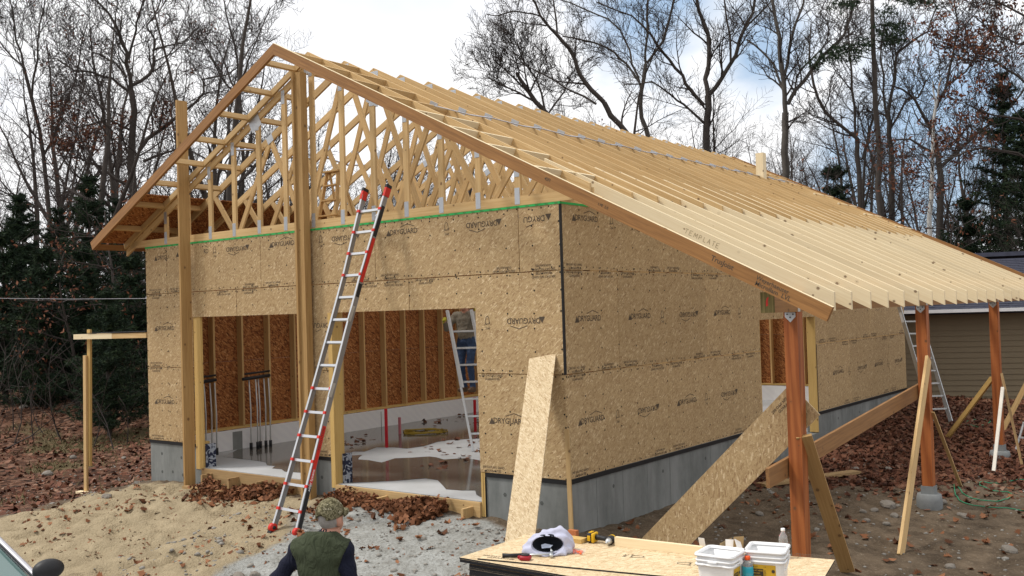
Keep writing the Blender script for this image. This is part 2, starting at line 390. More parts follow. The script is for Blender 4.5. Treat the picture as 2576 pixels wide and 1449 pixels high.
z = z + nearm * (sa * (.20 * lump - .42 * foot + .10 * (fbm(x * .6 + y, y - x * .6, 2.2, 3, 31) - .5) - .16 * np.clip(fbm(x, y, 7.0, 2, 26) - .60, 0, 1) + .07 * (fbm(x, y, 10., 2, 8) - .5)) + gr_ * (.06 * lump + .05 * (fbm(x, y, 8, 3, 2) - .5)) + (1 - sa - gr_) * (.07 * lump + .035 * (fbm(x, y, 11, 2, 4) - .5)))
z = z + np.clip(np.hypot(x, y) / 25 - .6, 0, 1) * (fbm(x, y, .12, 3, 11) - .5) * .8
# a low dark bank of earth beyond the left wall
bank = np.exp(-((y - (7.5 + .25 * (x + 14))) / 1.1) ** 2) * sig((-x - 10.5) * 2) * sig((x + 26) * .7); z = z + bank * .35
inside = (x > -8.4) & (x < -.1) & (y > .25) & (y < 13.3); z = np.where(inside, z - .35, z)
nx, ny = len(gx), len(gy)
idx = np.arange(nx * ny).reshape(ny, nx); quads = np.stack([idx[:-1, :-1], idx[:-1, 1:], idx[1:, 1:], idx[1:, :-1]], -1).reshape(-1, 4)
def fastmesh(name, co_, faces, k, mat, parent=None, smooth=False, attr=None):
    me = bpy.data.meshes.new(name); nf = len(faces); me.vertices.add(len(co_)); me.vertices.foreach_set('co', np.asarray(co_, np.float32).ravel())
    me.loops.add(nf * k); me.loops.foreach_set('vertex_index', np.asarray(faces, np.int32).ravel())
    me.polygons.add(nf); me.polygons.foreach_set('loop_start', np.arange(0, nf * k, k, dtype=np.int32)); me.polygons.foreach_set('loop_total', np.full(nf, k, np.int32))
    if smooth: me.polygons.foreach_set('use_smooth', np.ones(nf, bool))
    if attr is not None:
        a = me.color_attributes.new(name='tone', type='FLOAT_COLOR', domain='POINT'); a.data.foreach_set('color', np.asarray(attr, np.float32).ravel())
    me.update(calc_edges=True); me.materials.append(mat)
    o = bpy.data.objects.new(name, me); return link(o, parent)
q = Mt('earth', .95, 0, .15); v = q.obj(); at_ = q.n('ShaderNodeAttribute', attribute_name='tone')
sep = q.n('ShaderNodeSeparateColor', {0: at_.outputs['Color']}).outputs; alpha = at_.outputs['Alpha']
nz = q.noise(v, 3.5, 6, .65); fine = q.noise(v, 28, 4, .7); gran = q.vor(v, 34, 'Distance'); pc = q.n('ShaderNodeSeparateColor', {0: q.vor(v, 34, 'Color')}).outputs[0]
soilc = q.mix(q.ramp(nz, ((.35, (0, 0, 0)), (.65, (1, 1, 1)))), (.080, .058, .038), (.158, .118, .080)); soilc = q.mix(q.ramp(fine, ((.58, (0, 0, 0)), (.72, (.7, .7, .7)))), soilc, (.30, .25, .18))
sandc = q.mix(q.ramp(nz, ((.3, (0, 0, 0)), (.7, (1, 1, 1)))), (.385, .315, .205), (.26, .208, .132)); sandc = q.mix(q.ramp(fine, ((.60, (0, 0, 0)), (.74, (.6, .6, .6)))), sandc, (.22, .155, .085))
grc = q.mix(q.ramp(nz, ((.35, (0, 0, 0)), (.65, (1, 1, 1)))), (.36, .37, .355), (.24, .24, .22)); grc = q.mix(q.math('MULTIPLY', q.ramp(pc, ((.55, (0, 0, 0)), (.9, (1, 1, 1)))), .45), grc, (.15, .145, .13)); grc = q.mix(q.ramp(fine, ((.6, (0, 0, 0)), (.78, (.6, .6, .6)))), grc, (.5, .5, .48))
lt = q.vor(q.mp(v, (1, 1, 1)), 9, 'Color'); l1 = q.n('ShaderNodeSeparateColor', {0: lt}).outputs[0]
litc = q.ramp(l1, ((0, (.025, .013, .008)), (.35, (.07, .031, .017)), (.7, (.12, .058, .034)), (1, (.19, .11, .075))))
grassc = q.mix(nz, (.075, .065, .03), (.15, .115, .06))
def th(w_, k=6.): return q.math('MULTIPLY_ADD', q.math('ADD', w_, q.math('MULTIPLY_ADD', nz, .5, -.25)), k, -.5 * k + .5, clamp=True)
c = q.mix(th(sep[2]), soilc, litc); c = q.mix(q.math('MULTIPLY', th(alpha), .75), c, grassc); c = q.mix(th(sep[1]), c, grc); c = q.mix(th(sep[0]), c, sandc)
q.bump(q.math('ADD', q.math('ADD', fine, q.math('MULTIPLY', gran, .6)), q.math('MULTIPLY', nz, 2.)), .7, .03)
M['earth'] = q.col(c)
GZZ = z.reshape(ny, nx).copy(); GNX, GNY, GGX, GGY = nx, ny, gx, gy
ground = fastmesh('ground', np.stack([x, y, z], 1), quads, 4, M['earth'], smooth=True, attr=np.stack([sa, gr_, li, ga], 1)); tag(ground, kind='structure')
def gzs(px, py):
    "height of the finished ground sheet"
    i = min(max(int(np.searchsorted(GGX, px)) - 1, 0), GNX - 2); j = min(max(int(np.searchsorted(GGY, py)) - 1, 0), GNY - 2)
    a = (px - GGX[i]) / (GGX[i + 1] - GGX[i]); b = (py - GGY[j]) / (GGY[j + 1] - GGY[j])
    return float((GZZ[j, i] * (1 - a) + GZZ[j, i + 1] * a) * (1 - b) + (GZZ[j + 1, i] * (1 - a) + GZZ[j + 1, i + 1] * a) * b)
# ------------------------------------------------------------------ the building under construction
H = 3.229; XL = -8.534; LEN = 13.41; ZP = 5.77; SL = .5023; XR = -4.267; TH = math.atan(SL); CO, SI = math.cos(TH), math.sin(TH)
def zr(px): return ZP - SL * abs(px - XR)
B = thing('timber_garage', 'large unfinished timber garage sheathed in printed strand board with open roof trusses', 'building')
def pf(poly, mat=None, name='wall_panel', yf=0.): return prism(name, [(p[0], p[1]) for p in poly], .011, mat or M['osb'], B, (0, yf, 0), (1, 0, 0), (0, -1, 0))
G = .0055
def rect(a, c, b, d): return [(a + G, c + G), (b - G, c + G), (b - G, d - G), (a + G, d - G)]
F4, F8 = 1.219, 2.438
fronts = []
xs = [XL, -7.92, -5.48, -3.05, -.61, 0]
def panel_f(poly):
    # local origin at the panel's corner so that the flakes follow the panel
    ox = min(p[0] for p in poly); oz = min(p[1] for p in poly)
    o = prism('wall_panel', [(p[0] - ox, p[1] - oz) for p in poly], .011, M['osb'], B, (ox, 0, oz), (1, 0, 0), (0, -1, 0)); fronts.append((o, ox, oz)); return o
def panel_s(poly, mat=None):
    oy = min(p[0] for p in poly); oz = min(p[1] for p in poly)
    return prism('wall_panel', [(p[0] - oy, p[1] - oz) for p in poly], .011, mat or M['osb'], B, (0, oy, oz), (0, 1, 0), (1, 0, 0))
for a, b in zip(xs, xs[1:]): panel_f(rect(a, F8, b, H))
g = G; HD = 2.03
panel_f([(XL + g, F4 + g), (-7.24, F4 + g), (-7.24, HD), (-6.08 - g, HD), (-6.08 - g, F8 - g), (XL + g, F8 - g)])
panel_f([(-6.08 + g, HD), (-4.62, HD), (-4.62, F4 + g), (-4.34 - g, F4 + g), (-4.34 - g, F8 - g), (-6.08 + g, F8 - g)])
panel_f([(-4.34 + g, F4 + g), (-4.02, F4 + g), (-4.02, HD), (-2.44 - g, HD), (-2.44 - g, F8 - g), (-4.34 + g, F8 - g)])
panel_f([(-2.44 + g, HD), (-1.317, HD), (-1.317, F4 + g), (-g, F4 + g), (-g, F8 - g), (-2.44 + g, F8 - g)])
panel_f(rect(XL, 0, -7.24, F4)); panel_f(rect(-4.62, 0, -4.02, F4)); panel_f(rect(-1.317, 0, 0, F4))
# side wall
ft = FT
DO0, DO1, DH = 5.52, 7.97, 1.716
for a, b in ((0, 8), (8, 16), (16, 24), (24, 32), (32, 40), (40, 44)): panel_s(rect(a * ft, F8, b * ft, H))
panel_s(rect(0, F4, 4 * ft, F8)); panel_s(rect(4 * ft, F4, 12 * ft, F8))
panel_s([(12 * ft + g, F4 + g), (DO0, F4 + g), (DO0, DH), (20 * ft - g, DH), (20 * ft - g, F8 - g), (12 * ft + g, F8 - g)])
panel_s([(20 * ft + g, DH), (DO1, DH), (DO1, F4 + g), (28 * ft - g, F4 + g), (28 * ft - g, F8 - g), (20 * ft + g, F8 - g)])
panel_s(rect(28 * ft, F4, 36 * ft, F8)); panel_s(rect(36 * ft, F4, 44 * ft, F8))
panel_s(rect(0, 0, 8 * ft, F4)); panel_s(rect(8 * ft, 0, 16 * ft, F4)); panel_s(rect(16 * ft, 0, DO0, F4))
panel_s(rect(DO1, 0, 32 * ft, F4)); panel_s(rect(32 * ft, 0, 40 * ft, F4)); panel_s(rect(40 * ft, 0, 44 * ft, F4))
# left and back walls: their inner faces show through the openings
for r_, (z0, z1) in enumerate(((0, F4), (F4, F8), (F8, H))):
    cuts = [0, 2.438, 4.877, 7.315, 9.754, 12.19, LEN] if r_ % 2 == 0 else [0, 1.219, 3.658, 6.096, 8.534, 10.97, LEN]
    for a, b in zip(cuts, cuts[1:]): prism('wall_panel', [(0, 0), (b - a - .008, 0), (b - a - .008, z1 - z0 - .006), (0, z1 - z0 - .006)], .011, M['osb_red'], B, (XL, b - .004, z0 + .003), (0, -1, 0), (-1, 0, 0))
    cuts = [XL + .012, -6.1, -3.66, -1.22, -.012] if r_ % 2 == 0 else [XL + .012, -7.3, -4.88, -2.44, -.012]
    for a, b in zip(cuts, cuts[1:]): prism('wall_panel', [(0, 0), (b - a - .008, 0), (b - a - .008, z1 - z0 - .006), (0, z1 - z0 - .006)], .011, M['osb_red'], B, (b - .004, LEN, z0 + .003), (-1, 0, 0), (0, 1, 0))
SI_ = M['spruce_int']
for k in range(1, 22): box('stud', (XL + .012, k * .6096 - .019, .038), (XL + .15, k * .6096 + .019, 3.151), SI_, B)
for k in range(1, 21):
    xk = XL + .15 + k * .4064
    if xk < -.2: box('stud', (xk - .019, LEN - .15, .038), (xk + .019, LEN - .012, 3.151), SI_, B)
for k in range(0, 33):
    yk = .02 + k * .4064
    if yk < LEN - .1 and not (DO0 - .03 < yk < DO1 + .03): box('stud', (-.15, yk, .038), (-.012, yk + .038, 3.151), SI_, B)
for xk in (-8.1, -7.7, -1.2, -.8, -.4, -4.5, -4.2): box('stud', (xk - .019, .012, .038), (xk + .019, .15, 3.151 if xk not in (-4.5, -4.2) else 2.25), SI_, B)
for z0 in (3.152, 3.191):
    box('top_plate', (XL + .012, .152, z0), (XL + .15, LEN - .152, z0 + .036), SI_, B); box('top_plate', (-.15, .152, z0), (-.012, LEN - .152, z0 + .036), SI_, B)
    box('top_plate', (XL + .012, .012, z0), (-.012, .150, z0 + .036), SI_, B); box('top_plate', (XL + .012, LEN - .15, z0), (-.012, LEN - .012, z0 + .036), SI_, B)
for a, b in ((XL + .012, -7.06), (-4.6, -4.03), (-1.3, -.012)): box('bottom_plate', (a, .013, .0), (b, .149, .037), M['treated'], B)
box('bottom_plate', (XL + .0125, .152, 0), (XL + .17, LEN - .152, .037), M['treated'], B); box('bottom_plate', (XL + .0125, LEN - .17, 0.0), (-.0125, LEN - .0125, .037), M['treated'], B)
box('bottom_plate', (-.15, .152, 0), (-.0125, DO0 - .01, .037), M['treated'], B); box('bottom_plate', (-.15, DO1 + .01, 0), (-.0125, LEN - .172, .037), M['treated'], B)
box('header_beam', (-7.23, .013, HD + .004), (-1.31, .15, 2.33), M['spruce_int'], B)
box('side_header', (-.15, DO0 - .02, DH + .003), (-.0125, DO1 + .02, DH + .24), SI_, B)
tr = M['treated']
box('door_jamb', (-7.235, .012, -.40), (-7.045, .05, HD - .002), tr, B)
box('door_jamb', (-4.015, -.012, -.42), (-3.935, .17, HD - .002), tr, B); box('door_jamb', (-4.70, .012, -.40), (-4.625, .16, HD - .002), tr, B)
box('door_jamb', (-1.31, .012, .0), (-1.25, .16, HD - .002), tr, B); box('door_jamb', (-1.305, .0, -.545), (-1.275, .05, -.004), tr, B); box('door_jamb', (-1.268, .002, -.545), (-1.245, .05, -.004), tr, B)
box('door_jamb', (-.155, DO1 - .04, -.36), (-.003, DO1 - .003, DH - .002), M['treated'], B); box('door_jamb', (-.155, DO0 + .003, -.30), (-.013, DO0 + .04, DH - .002), M['treated'], B)
# foundation
M['tie'] = flat('form_tie_stain', (.09, .095, .09), .9, var=.4, sc=30)
def hexa(px, py, r_): return [(px + r_ * math.cos(a * math.pi / 3), py + r_ * math.sin(a * math.pi / 3), 0) for a in range(6)], [(0, 1, 2, 3, 4, 5)]
cz = M['concrete']; zb = -1.6; zt = -.045
def wallbox(lo, hi): 
    vs, fs = boxdata(lo, hi); o = mesh('foundation_wall', vs, fs, cz, B); return o
wallbox((XL + .008, .02, zb), (-7.05, .22, zt)); wallbox((-4.60, .02, zb), (-4.02, .24, zt)); wallbox((-1.235, .02, zb), (-.012, .22, zt))
wallbox((-.22, .222, zb), (-.0125, DO0, zt)); wallbox((-.22, DO0 + .002, zb), (-.0125, DO1 - .002, -.375)); wallbox((-.22, DO1, zb), (-.0125, LEN - .01, zt))
wallbox((XL + .008, .222, zb), (XL + .2, LEN - .01, zt)); wallbox((XL + .202, LEN - .21, zb), (-.222, LEN - .01, zt))
for a, b in ((XL + .002, -7.24), (-4.62, -4.03), (-1.24, .004)): box('sill_flashing', (a, .004, -.052), (b, .019, -.004), M['tape_black'], B)
for a, b in ((.004, DO0), (DO1, LEN)): box('sill_flashing', (-.0095, a, -.055), (.003, b, -.004), M['tape_black'], B)
box('sill_flashing', (-1.244, .0, -.55), (-1.2365, .06, -.056), M['tape_black'], B)
wr = M['wrap']
for (a, b) in (((-7.05, .05, -.56), (-7.0, .22, .0)), ((-4.018, .03, -.62), (-3.99, .24, -.0)), ((-4.63, .03, -.5), (-4.602, .24, -.0)), ((-3.93, .12, -.40), (-3.86, .24, .04))): box('foundation_wrap', a, b, wr, B)
slab = mesh('floor_slab', *boxdata((XL + .2, .04, -.48), (-.22, LEN - .2, -.37)), M['slab'], B)
for (a, b, n_) in (((XL + .205, .25), (XL + .205, LEN - .22), 0), ((XL + .21, LEN - .215), (-.23, LEN - .215), 1)):
    L = math.hypot(b[0] - a[0], b[1] - a[1]); vs, fs = [], []; K = 80
    for i in range(K + 1):
        t = i / K; px, py = a[0] + (b[0] - a[0]) * t, a[1] + (b[1] - a[1]) * t; wv = .012 * math.sin(t * 47) + .01 * math.sin(t * 91 + 1)
        for zz in (-.366, -.18, -.004): vs.append((px + (wv if n_ == 0 else 0) + (.012 if n_ == 0 else 0), py - (wv + .012 if n_ else 0), zz))
    for i in range(K):
        for j in range(2): fs.append((i * 3 + j, i * 3 + 3 + j, i * 3 + 4 + j, i * 3 + 1 + j))
    mesh('wall_membrane', vs, fs, M['membrane'], B, True)
# puddles on the slab
def P5(zx, zy): return at(2, -.366, 566 + zx / 3.273, 1006 + zy / 3.273)
front = [P5(*p_) for p_ in ((965, 660), (1000, 684), (1200, 675), (1400, 665), (1650, 645), (1750, 660), (1790, 700), (1820, 735), (1950, 745), (2060, 745), (2070, 780), (2105, 800))]
isle = [P5(*p_) for p_ in ((2140, 505), (2085, 495), (1990, 478), (1900, 483), (1800, 490), (1740, 472), (1680, 465), (1540, 475), (1400, 480), (1290, 515), (1180, 495), (1095, 490), (1105, 470), (1130, 452), (1060, 456), (985, 460), (1010, 440), (1060, 425), (1150, 425), (1250, 390), (1390, 390), (1500, 400), (1640, 380), (1750, 345), (1850, 330), (1980, 322), (2140, 316))]
leftb = [at(2, -.366, *p_) for p_ in ((562, 1149), (600, 1154), (640, 1158), (668, 1163), (672, 1170), (692, 1172), (684, 1178), (708, 1180), (716, 1186), (760, 1189), (812, 1206), (846, 1204))]
poly = [Vector((-8.30, 13.1, -.366)), Vector((-8.30, 1.6, -.366))] + leftb + front + [Vector((-1.3, 1.4, -.366)), Vector((-1.6, 3.0, -.366))] + isle + [Vector((-3.2, 6.2, -.366)), Vector((-2.5, 9, -.366)), Vector((-3.5, 12, -.366)), Vector((-5, 13.1, -.366))]
mesh('puddle', poly, [tuple(range(len(poly)))], M['puddle'], B)
# form boards in front of the door openings
for (a, b, y0) in ((-7.04, -4.64, -.03), (-3.92, -1.31, -.03)):
    box('form_board', (a, y0, -.60), (b, y0 + .036, -.372), M['spruce_old'] if a < -5 else M['spruce'], B)
    nb = 4; 
    for k in range(nb): xx = a + .25 + k * (b - a - .4) / (nb - 1); box('form_block', (xx, y0 - .19, -.62), (xx + .04, y0 - .003, -.43), M['spruce_old'] if a < -5 else M['spruce'], B)
    box('form_plank', (a - .1, y0 - .29, -.655), (b + .05, y0 - .20, -.615), M['spruce_old'] if a < -5 else M['spruce'], B)
for cx_, cz_ in ((-8.2, -.22), (-7.65, -.25), (-8.2, -.52), (-7.9, -.50), (-7.62, -.53), (-.95, -.25), (-.4, -.30), (-4.25, -.3)):
    stick('tie_hole', flatmesh('tie_hole', [hexa(0, 0, .028)], M['tie']), (cx_, .0185, cz_), (1, 0, 0), (0, -1, 0), B)
for cy_ in (1.0, 2.25, 3.5, 4.7, 9.0, 10.2, 11.4): stick('tie_hole', flatmesh('tie_hole', [hexa(0, 0, .026)], M['tie']), (-.0115, cy_, -.22), (0, 1, 0), (1, 0, 0), B)
for cy_ in (.61, 1.22, 1.83, 2.44, 3.05, 3.66, 4.27, 4.88, 8.6, 9.2, 9.8, 10.4, 11.0, 11.6, 12.2): box('form_line', (-.0123, cy_, -1.2), (-.0095, cy_ + .012, -.056), cz, B)
# green sill seal and black corner tape
box('sill_seal', (XL, -.006, H - .018), (.0, .0, H + .008), M['green'], B); box('sill_seal', (-.0, -.006, H - .018), (.006, LEN, H + .008), M['green'], B)
box('corner_tape', (.0005, -.004, 1.22), (.005, .034, H - .02), M['tape_black'], B); box('corner_tape', (-.012, -.004, 1.22), (.0, -.0008, H - .02), M['tape_black'], B)
box('corner_tape', (.0005, DO1 - .002, .0), (.005, DO1 + .012, F4), M['tape_black'], B)
vs_ = [(-.006, 0)]
marks = []
for k in range(60): marks.append(([( -.14 * k - .02, -.0), (-.14 * k - .07, .004), (-.14 * k - .07, .012), (-.14 * k - .02, .007)], 0))
me_ = flatmesh('seal_print', [([(a_, b_, 0) for a_, b_ in m_[0]], [(0, 1, 2, 3)]) for m_ in marks], M['print']); stick('seal_print', me_, (0, -.0075, H - .012), (1, 0, 0), (0, -1, 0), B)

# ------------------------------------------------------------------ nails
def hexa(px, py, r_): return [(px + r_ * math.cos(a * math.pi / 3), py + r_ * math.sin(a * math.pi / 3), 0) for a in range(6)], [(0, 1, 2, 3, 4, 5)]
rn = random.Random(3)
def nails(W, rows, skip, xs_, name, org, x, n_):
    parts = []
    for px in xs_:
        for zz in rows:
            if skip(px, zz): continue
            if rn.random() < .12: continue
            parts.append(hexa(px + rn.uniform(-.012, .012), zz + rn.uniform(-.02, .02), .0125))
    me = flatmesh('nail_heads', parts, M['nail']); return tag(stick('nail_heads', me, org, x, n_, B), kind='stuff')
rows = [.03, .25, .5, .62, .75, .95, 1.19, 1.25, 1.5, 1.75, 1.95, 2.2, 2.41, 2.47, 2.75, 3.0, 3.15]
fx_ = [XL + .02] + [-7.92 + .012, -7.94 + .0] + [-.4064 * k for k in range(1, 21)] + [-.02]
nails(0, rows, lambda a, b: (b < HD + .02 and (-7.2 < a < -4.6 or -4.05 < a < -1.34)), fx_, 'n', (0, -.0013, 0), (1, 0, 0), (0, -1, 0))
sx_ = [.02] + [.4064 * k for k in range(1, 33)]
nails(0, rows, lambda a, b: (b < DH + .02 and DO0 - .03 < a < DO1 + .03), sx_, 'n', (.0013, 0, 0), (0, 1, 0), (1, 0, 0))
hrow = [(px, zz) for px in np.arange(-8.45, -.05, .16) for zz in (1.185, 1.255, 2.405, 2.475, .03, 3.19)]
parts = [hexa(a + rn.uniform(-.03, .03), b + rn.uniform(-.01, .01), .0105) for a, b in hrow if not (b < HD and (-7.25 < a < -4.6 or -4.05 < a < -1.3))]
tag(stick('nail_heads', flatmesh('nail_heads', parts, M['nail']), (0, -.0016, 0), (1, 0, 0), (0, -1, 0), B), kind='stuff')
hrow = [(px, zz) for px in np.arange(.05, 13.3, .16) for zz in (1.185, 1.255, 2.405, 2.475, .03)]
parts = [hexa(a + rn.uniform(-.03, .03), b + rn.uniform(-.01, .01), .0105) for a, b in hrow if not (b < DH and DO0 < a < DO1)]
tag(stick('nail_heads', flatmesh('nail_heads', parts, M['nail']), (.0016, 0, 0), (0, 1, 0), (1, 0, 0), B), kind='stuff')

# ------------------------------------------------------------------ printed marks on the panels
tri = ([(-.045, -.038, 0), (.045, -.038, 0), (0, .042, 0)], [(0, 1, 2)])
logo = [moved(tri, -.245, -.004), moved(textdata('DRYGUARD', .098, .93), .03, 0), strokes([[(-.03, .062), (.10, .098), (.23, .062)]], .009)]
def cutlogo(txt):
    d = textdata(txt, .098, .93); w_ = max(p_[0] for p_ in d[0]); return [moved(tri, -.245, -.004), moved(d, -.19 + w_, 0), strokes([[(-.03, .062), (.08, .093)]], .009)]
ME_logo = flatmesh('panel_logo', logo, M['print']); ME_cut = flatmesh('panel_logo', cutlogo('DRYGU'), M['print']); ME_rd = flatmesh('panel_logo', [moved(textdata('RD', .098, .93), .17, 0), strokes([[(.13, .098), (.23, .062)]], .009)], M['print'])
ME_dr = flatmesh('panel_logo', [moved(tri, -.245, -.004), moved(textdata('D', .098, .93), -.15, 0)], M['print'])
hand = strokes([[(-.02, .035), (-.03, 0), (-.02, -.05), (0, -.065), (.022, -.05), (.03, 0), (.02, .04), (0, .03), (-.02, .035)], [(.03, .02), (.045, .05)], [(-.03, .01), (-.04, .04)]], .008)
ME_hand = flatmesh('recycle_mark', [hand, moved(textdata('PFC', .045), 0, .08)], M['print'])
ME_200 = flatmesh('guarantee_print', [moved(textdata('200 DAY NO SAND', .040, 1.0), 0, .022), moved(textdata('GUARANTEE', .040, 1.0), 0, -.022)], M['print'])
def pfront(me, px, pz, up=True, nm='panel_logo'): stick(nm, me, (px, -.0015, pz), (1 if up else -1, 0, 0), (0, -1, 0), B)
def pside(me, py, pz, up=True, nm='panel_logo'): stick(nm, me, (.0015, py, pz), (0, 1 if up else -1, 0), (1, 0, 0), B)
T, Mz, Lz = 3.065, 1.86, .645
pfront(ME_cut, -7.98, T - .03); pfront(ME_dr, -7.36, T); pfront(ME_rd, -7.0, T); pfront(ME_logo, -6.03, T, False); pfront(ME_logo, -4.98, T); pfront(ME_logo, -3.62, T, False); pfront(ME_logo, -2.54, T); pfront(ME_logo, -1.15, T, False); pfront(ME_cut, -.41, T, False)
for a in (-6.606, -4.13, -1.756): pfront(ME_hand, a, T, False, 'recycle_mark')
pfront(ME_logo, -8.02, Mz); pfront(ME_logo, -.546, Mz, False); pfront(ME_hand, -1.13, Mz, False, 'recycle_mark'); pfront(ME_cut, -4.2, Mz, False)
pfront(ME_logo, -8.06, Lz); pfront(ME_logo, -.86, Lz)
for a in (0, 2.438, 4.877, 8.534, 10.97):
    for (z_, off) in ((T, 0), (Mz, 1.219), (Lz, 0)):
        b = a + off
        for (o_, me, up, nm) in ((.53, ME_logo, True, 'panel_logo'), (1.13, ME_hand, False, 'recycle_mark'), (1.9, ME_logo, False, 'panel_logo')):
            yy = b + o_
            if yy > 13.1 or (z_ < DH + .2 and DO0 - .25 < yy < DO1 + .25): continue
            pside(me, yy, z_, up, nm)
pside(ME_logo, .53, Mz)
for px, pz, up in ((-8.25, F8 + .045, 1), (-7.66, F8 + .045, 1), (-8.25, F8 - .045, 1), (-5.75, F8 + .045, 0), (-5.2, F8 + .045, 1), (-6.4, F8 - .045, 0), (-5.78, F8 - .045, 1), (-3.35, F8 + .045, 0), (-2.78, F8 + .045, 1), (-2.72, F8 - .045, 0), (-2.15, F8 - .045, 1), (-.85, F8 + .045, 0), (-.26, F8 + .045, 0), (-.26, F8 - .045, 0), (-3.2, F8 - .045, 0),
                   (-8.28, F4 + .045, 1), (-8.28, F4 - .045, 1), (-8.28, .05, 1), (-1.08, F4 - .045, 1), (-1.1, .05, 1), (-4.2, .05, 0)):
    pfront(ME_200, px, pz, bool(up), 'guarantee_print')
for j in (0, 8, 16, 24, 32, 40):
    for (z_, off, sg) in ((F8 + .045, 0, 1), (F8 - .045, 4, -1), (F4 + .045, 4, 1), (F4 - .045, 0, -1), (.05, 0, 1)):
        for (d_, up) in ((.26, True), (-.26, False)):
            yy = (j + off) * ft + d_
            if yy < .1 or yy > 13.2 or (z_ < DH and DO0 - .2 < yy < DO1 + .2): continue
            pside(ME_200, yy, z_, up, 'guarantee_print')
pside(ME_200, .26, F8 - .045, True, 'guarantee_print'); pside(ME_200, .26, F4 + .045, True, 'guarantee_print')

# ------------------------------------------------------------------ roof
_sm = {}
def slope(name, side, x0, x1, y0, thick, d, drop=0., mat=None, parent=None, sq=False, mitre=False, cut0=True):
    "a member lying in the roof slope; side +1 right, -1 left; x0 nearer the ridge; drop = vertical drop of its top edge"
    u0, u1 = abs(x0 - XR) / CO, abs(x1 - XR) / CO
    k = (side, round(u1 - u0, 3), thick, d, sq, mitre, mat.name)
    org = (x0, y0 if side > 0 else y0 + thick, zr(x0) - drop)
    xd = (side * CO, 0, -SI); n_ = (0, -1, 0) if side > 0 else (0, 1, 0); L = u1 - u0
    if k not in _sm:
        poly = [(0, 0), (L, 0), (L, -d) if sq else (L + d * SL, -d), (d * SL, -d)]
        o = prism(name, poly, thick, mat, parent, org, xd, n_); _sm[k] = o.data; return o
    return stick(name, _sm[k], org, xd, n_, parent)
PL = {}
def plate(px, pz, y_, w_, h_, ang=0., parent=None, name='connector_plate'):
    k = (w_, h_)
    if k not in PL:
        vs, fs = boxdata((-w_ / 2, -h_ / 2, -.001), (w_ / 2, h_ / 2, .001)); me = bpy.data.meshes.new('connector_plate'); me.from_pydata([tuple(v_) for v_ in vs], [], fs); me.materials.append(M['plate']); PL[k] = me
    return stick(name, PL[k], (px, y_, pz), (math.cos(ang), 0, math.sin(ang)), (0, -1, 0), parent)
def part(name, parent, loc=(0, 0, 0)):
    o = bpy.data.objects.new(name, None); o.empty_display_size = .1; link(o, parent); o.location = loc; return o
sp = M['spruce']; XE = -9.112; XE2 = .578; BC = .115; TD = .098
# gable truss at the front: dropped by one member, with studs
gt = part('gable_truss', B)
slope('top_chord', -1, XR, XE, .002, .036, TD, .105, sp, gt, mitre=True); slope('top_chord', 1, XR, XE2, .002, .036, TD, .105, sp, gt, mitre=True)
board('bottom_chord', (XE + .12, .02, H + .012 + BC / 2), (XE2 - .12, .02, H + .012 + BC / 2), .036, BC, sp, gt)
for k in range(1, 15):
    px = -.6096 * k
    if px < -8.3: continue
    z0 = H + .012 + BC; z1 = zr(px) - .105 - TD / CO - .01
    if k == 7: z1 += .0
    if z1 - z0 < .12: continue
    board('gable_stud', (px, .02, z0), (px, .02, z1), .036, .089, sp, gt, (1, 0, 0))
    if z1 - z0 > .3:
        plate(px, z0 + .02, .0, .07, .17, math.pi / 2, gt) if False else plate(px - .005, z0 + .0, -.0005, .075, .20, 0, gt); plate(px - .005, z1 - .02, -.0005, .075, .20, 0, gt)
for px in (-5.55, -2.98): plate(px, zr(px) - .17, -.0015, .25, .27, math.copysign(TH, -(px - XR)), gt)
plate(XR + .0, zr(XR) - .2, -.0015, .26, .2, 0, gt)
# common truss
def truss(y_):
    t = part('roof_truss', B, (0, y_, 0))
    slope('top_chord', -1, XR, XE, 0, .038, TD + .012, 0, sp, t, mitre=True); slope('top_chord', 1, XR, XE2, 0, .038, TD + .012, 0, sp, t, mitre=True)
    board('bottom_chord', (XE + .1, .019, H + .012 + .045), (XE2 - .1, .019, H + .012 + .045), .038, .089, sp, t)
    bz = H + .07; ch = lambda dx: (XR + dx, .019, zr(XR + dx) - .08)
    nodes = [((.0, None), (.95, 1)), ((.95, 1), (1.75, None)), ((1.75, None), (2.65, 1)), ((2.65, 1), (3.25, None))]
    for s in (-1, 1):
        for a, b in nodes:
            pa = (XR + s * a[0], .019, bz) if a[1] else ch(s * a[0] + (0.02 * s if a[0] == 0 else 0)); pb = (XR + s * b[0], .019, bz) if b[1] else ch(s * b[0])
            board('web', pa, pb, .034, .086, sp, t, (0, 1, 0) if False else (pa[2] - pb[2], 0, -(pa[0] - pb[0])) if pa[2] - pb[2] > 0 else (-(pa[2] - pb[2]), 0, (pa[0] - pb[0])))
        plate(XR + s * .95, bz - .01, -.0015, .16, .1, 0, t); plate(XR + s * 1.75, zr(XR + 1.75) - .065, -.0015, .15, .12, -s * TH, t)
        plate(XR + s * 2.65, bz - .01, -.0015, .16, .1, 0, t)
    plate(XR, ZP - .12, -.0015, .2, .13, 0, t)
    return t
t0 = truss(.66)
for i in range(1, 21):
    c = copy_tree(t0, B); c.location = (0, .66 + .6096 * i, 0); c.rotation_euler = (rn.uniform(-.006, .006), 0, 0)
gb = copy_tree(gt, B); gb.location = (0, LEN - .045, 0)
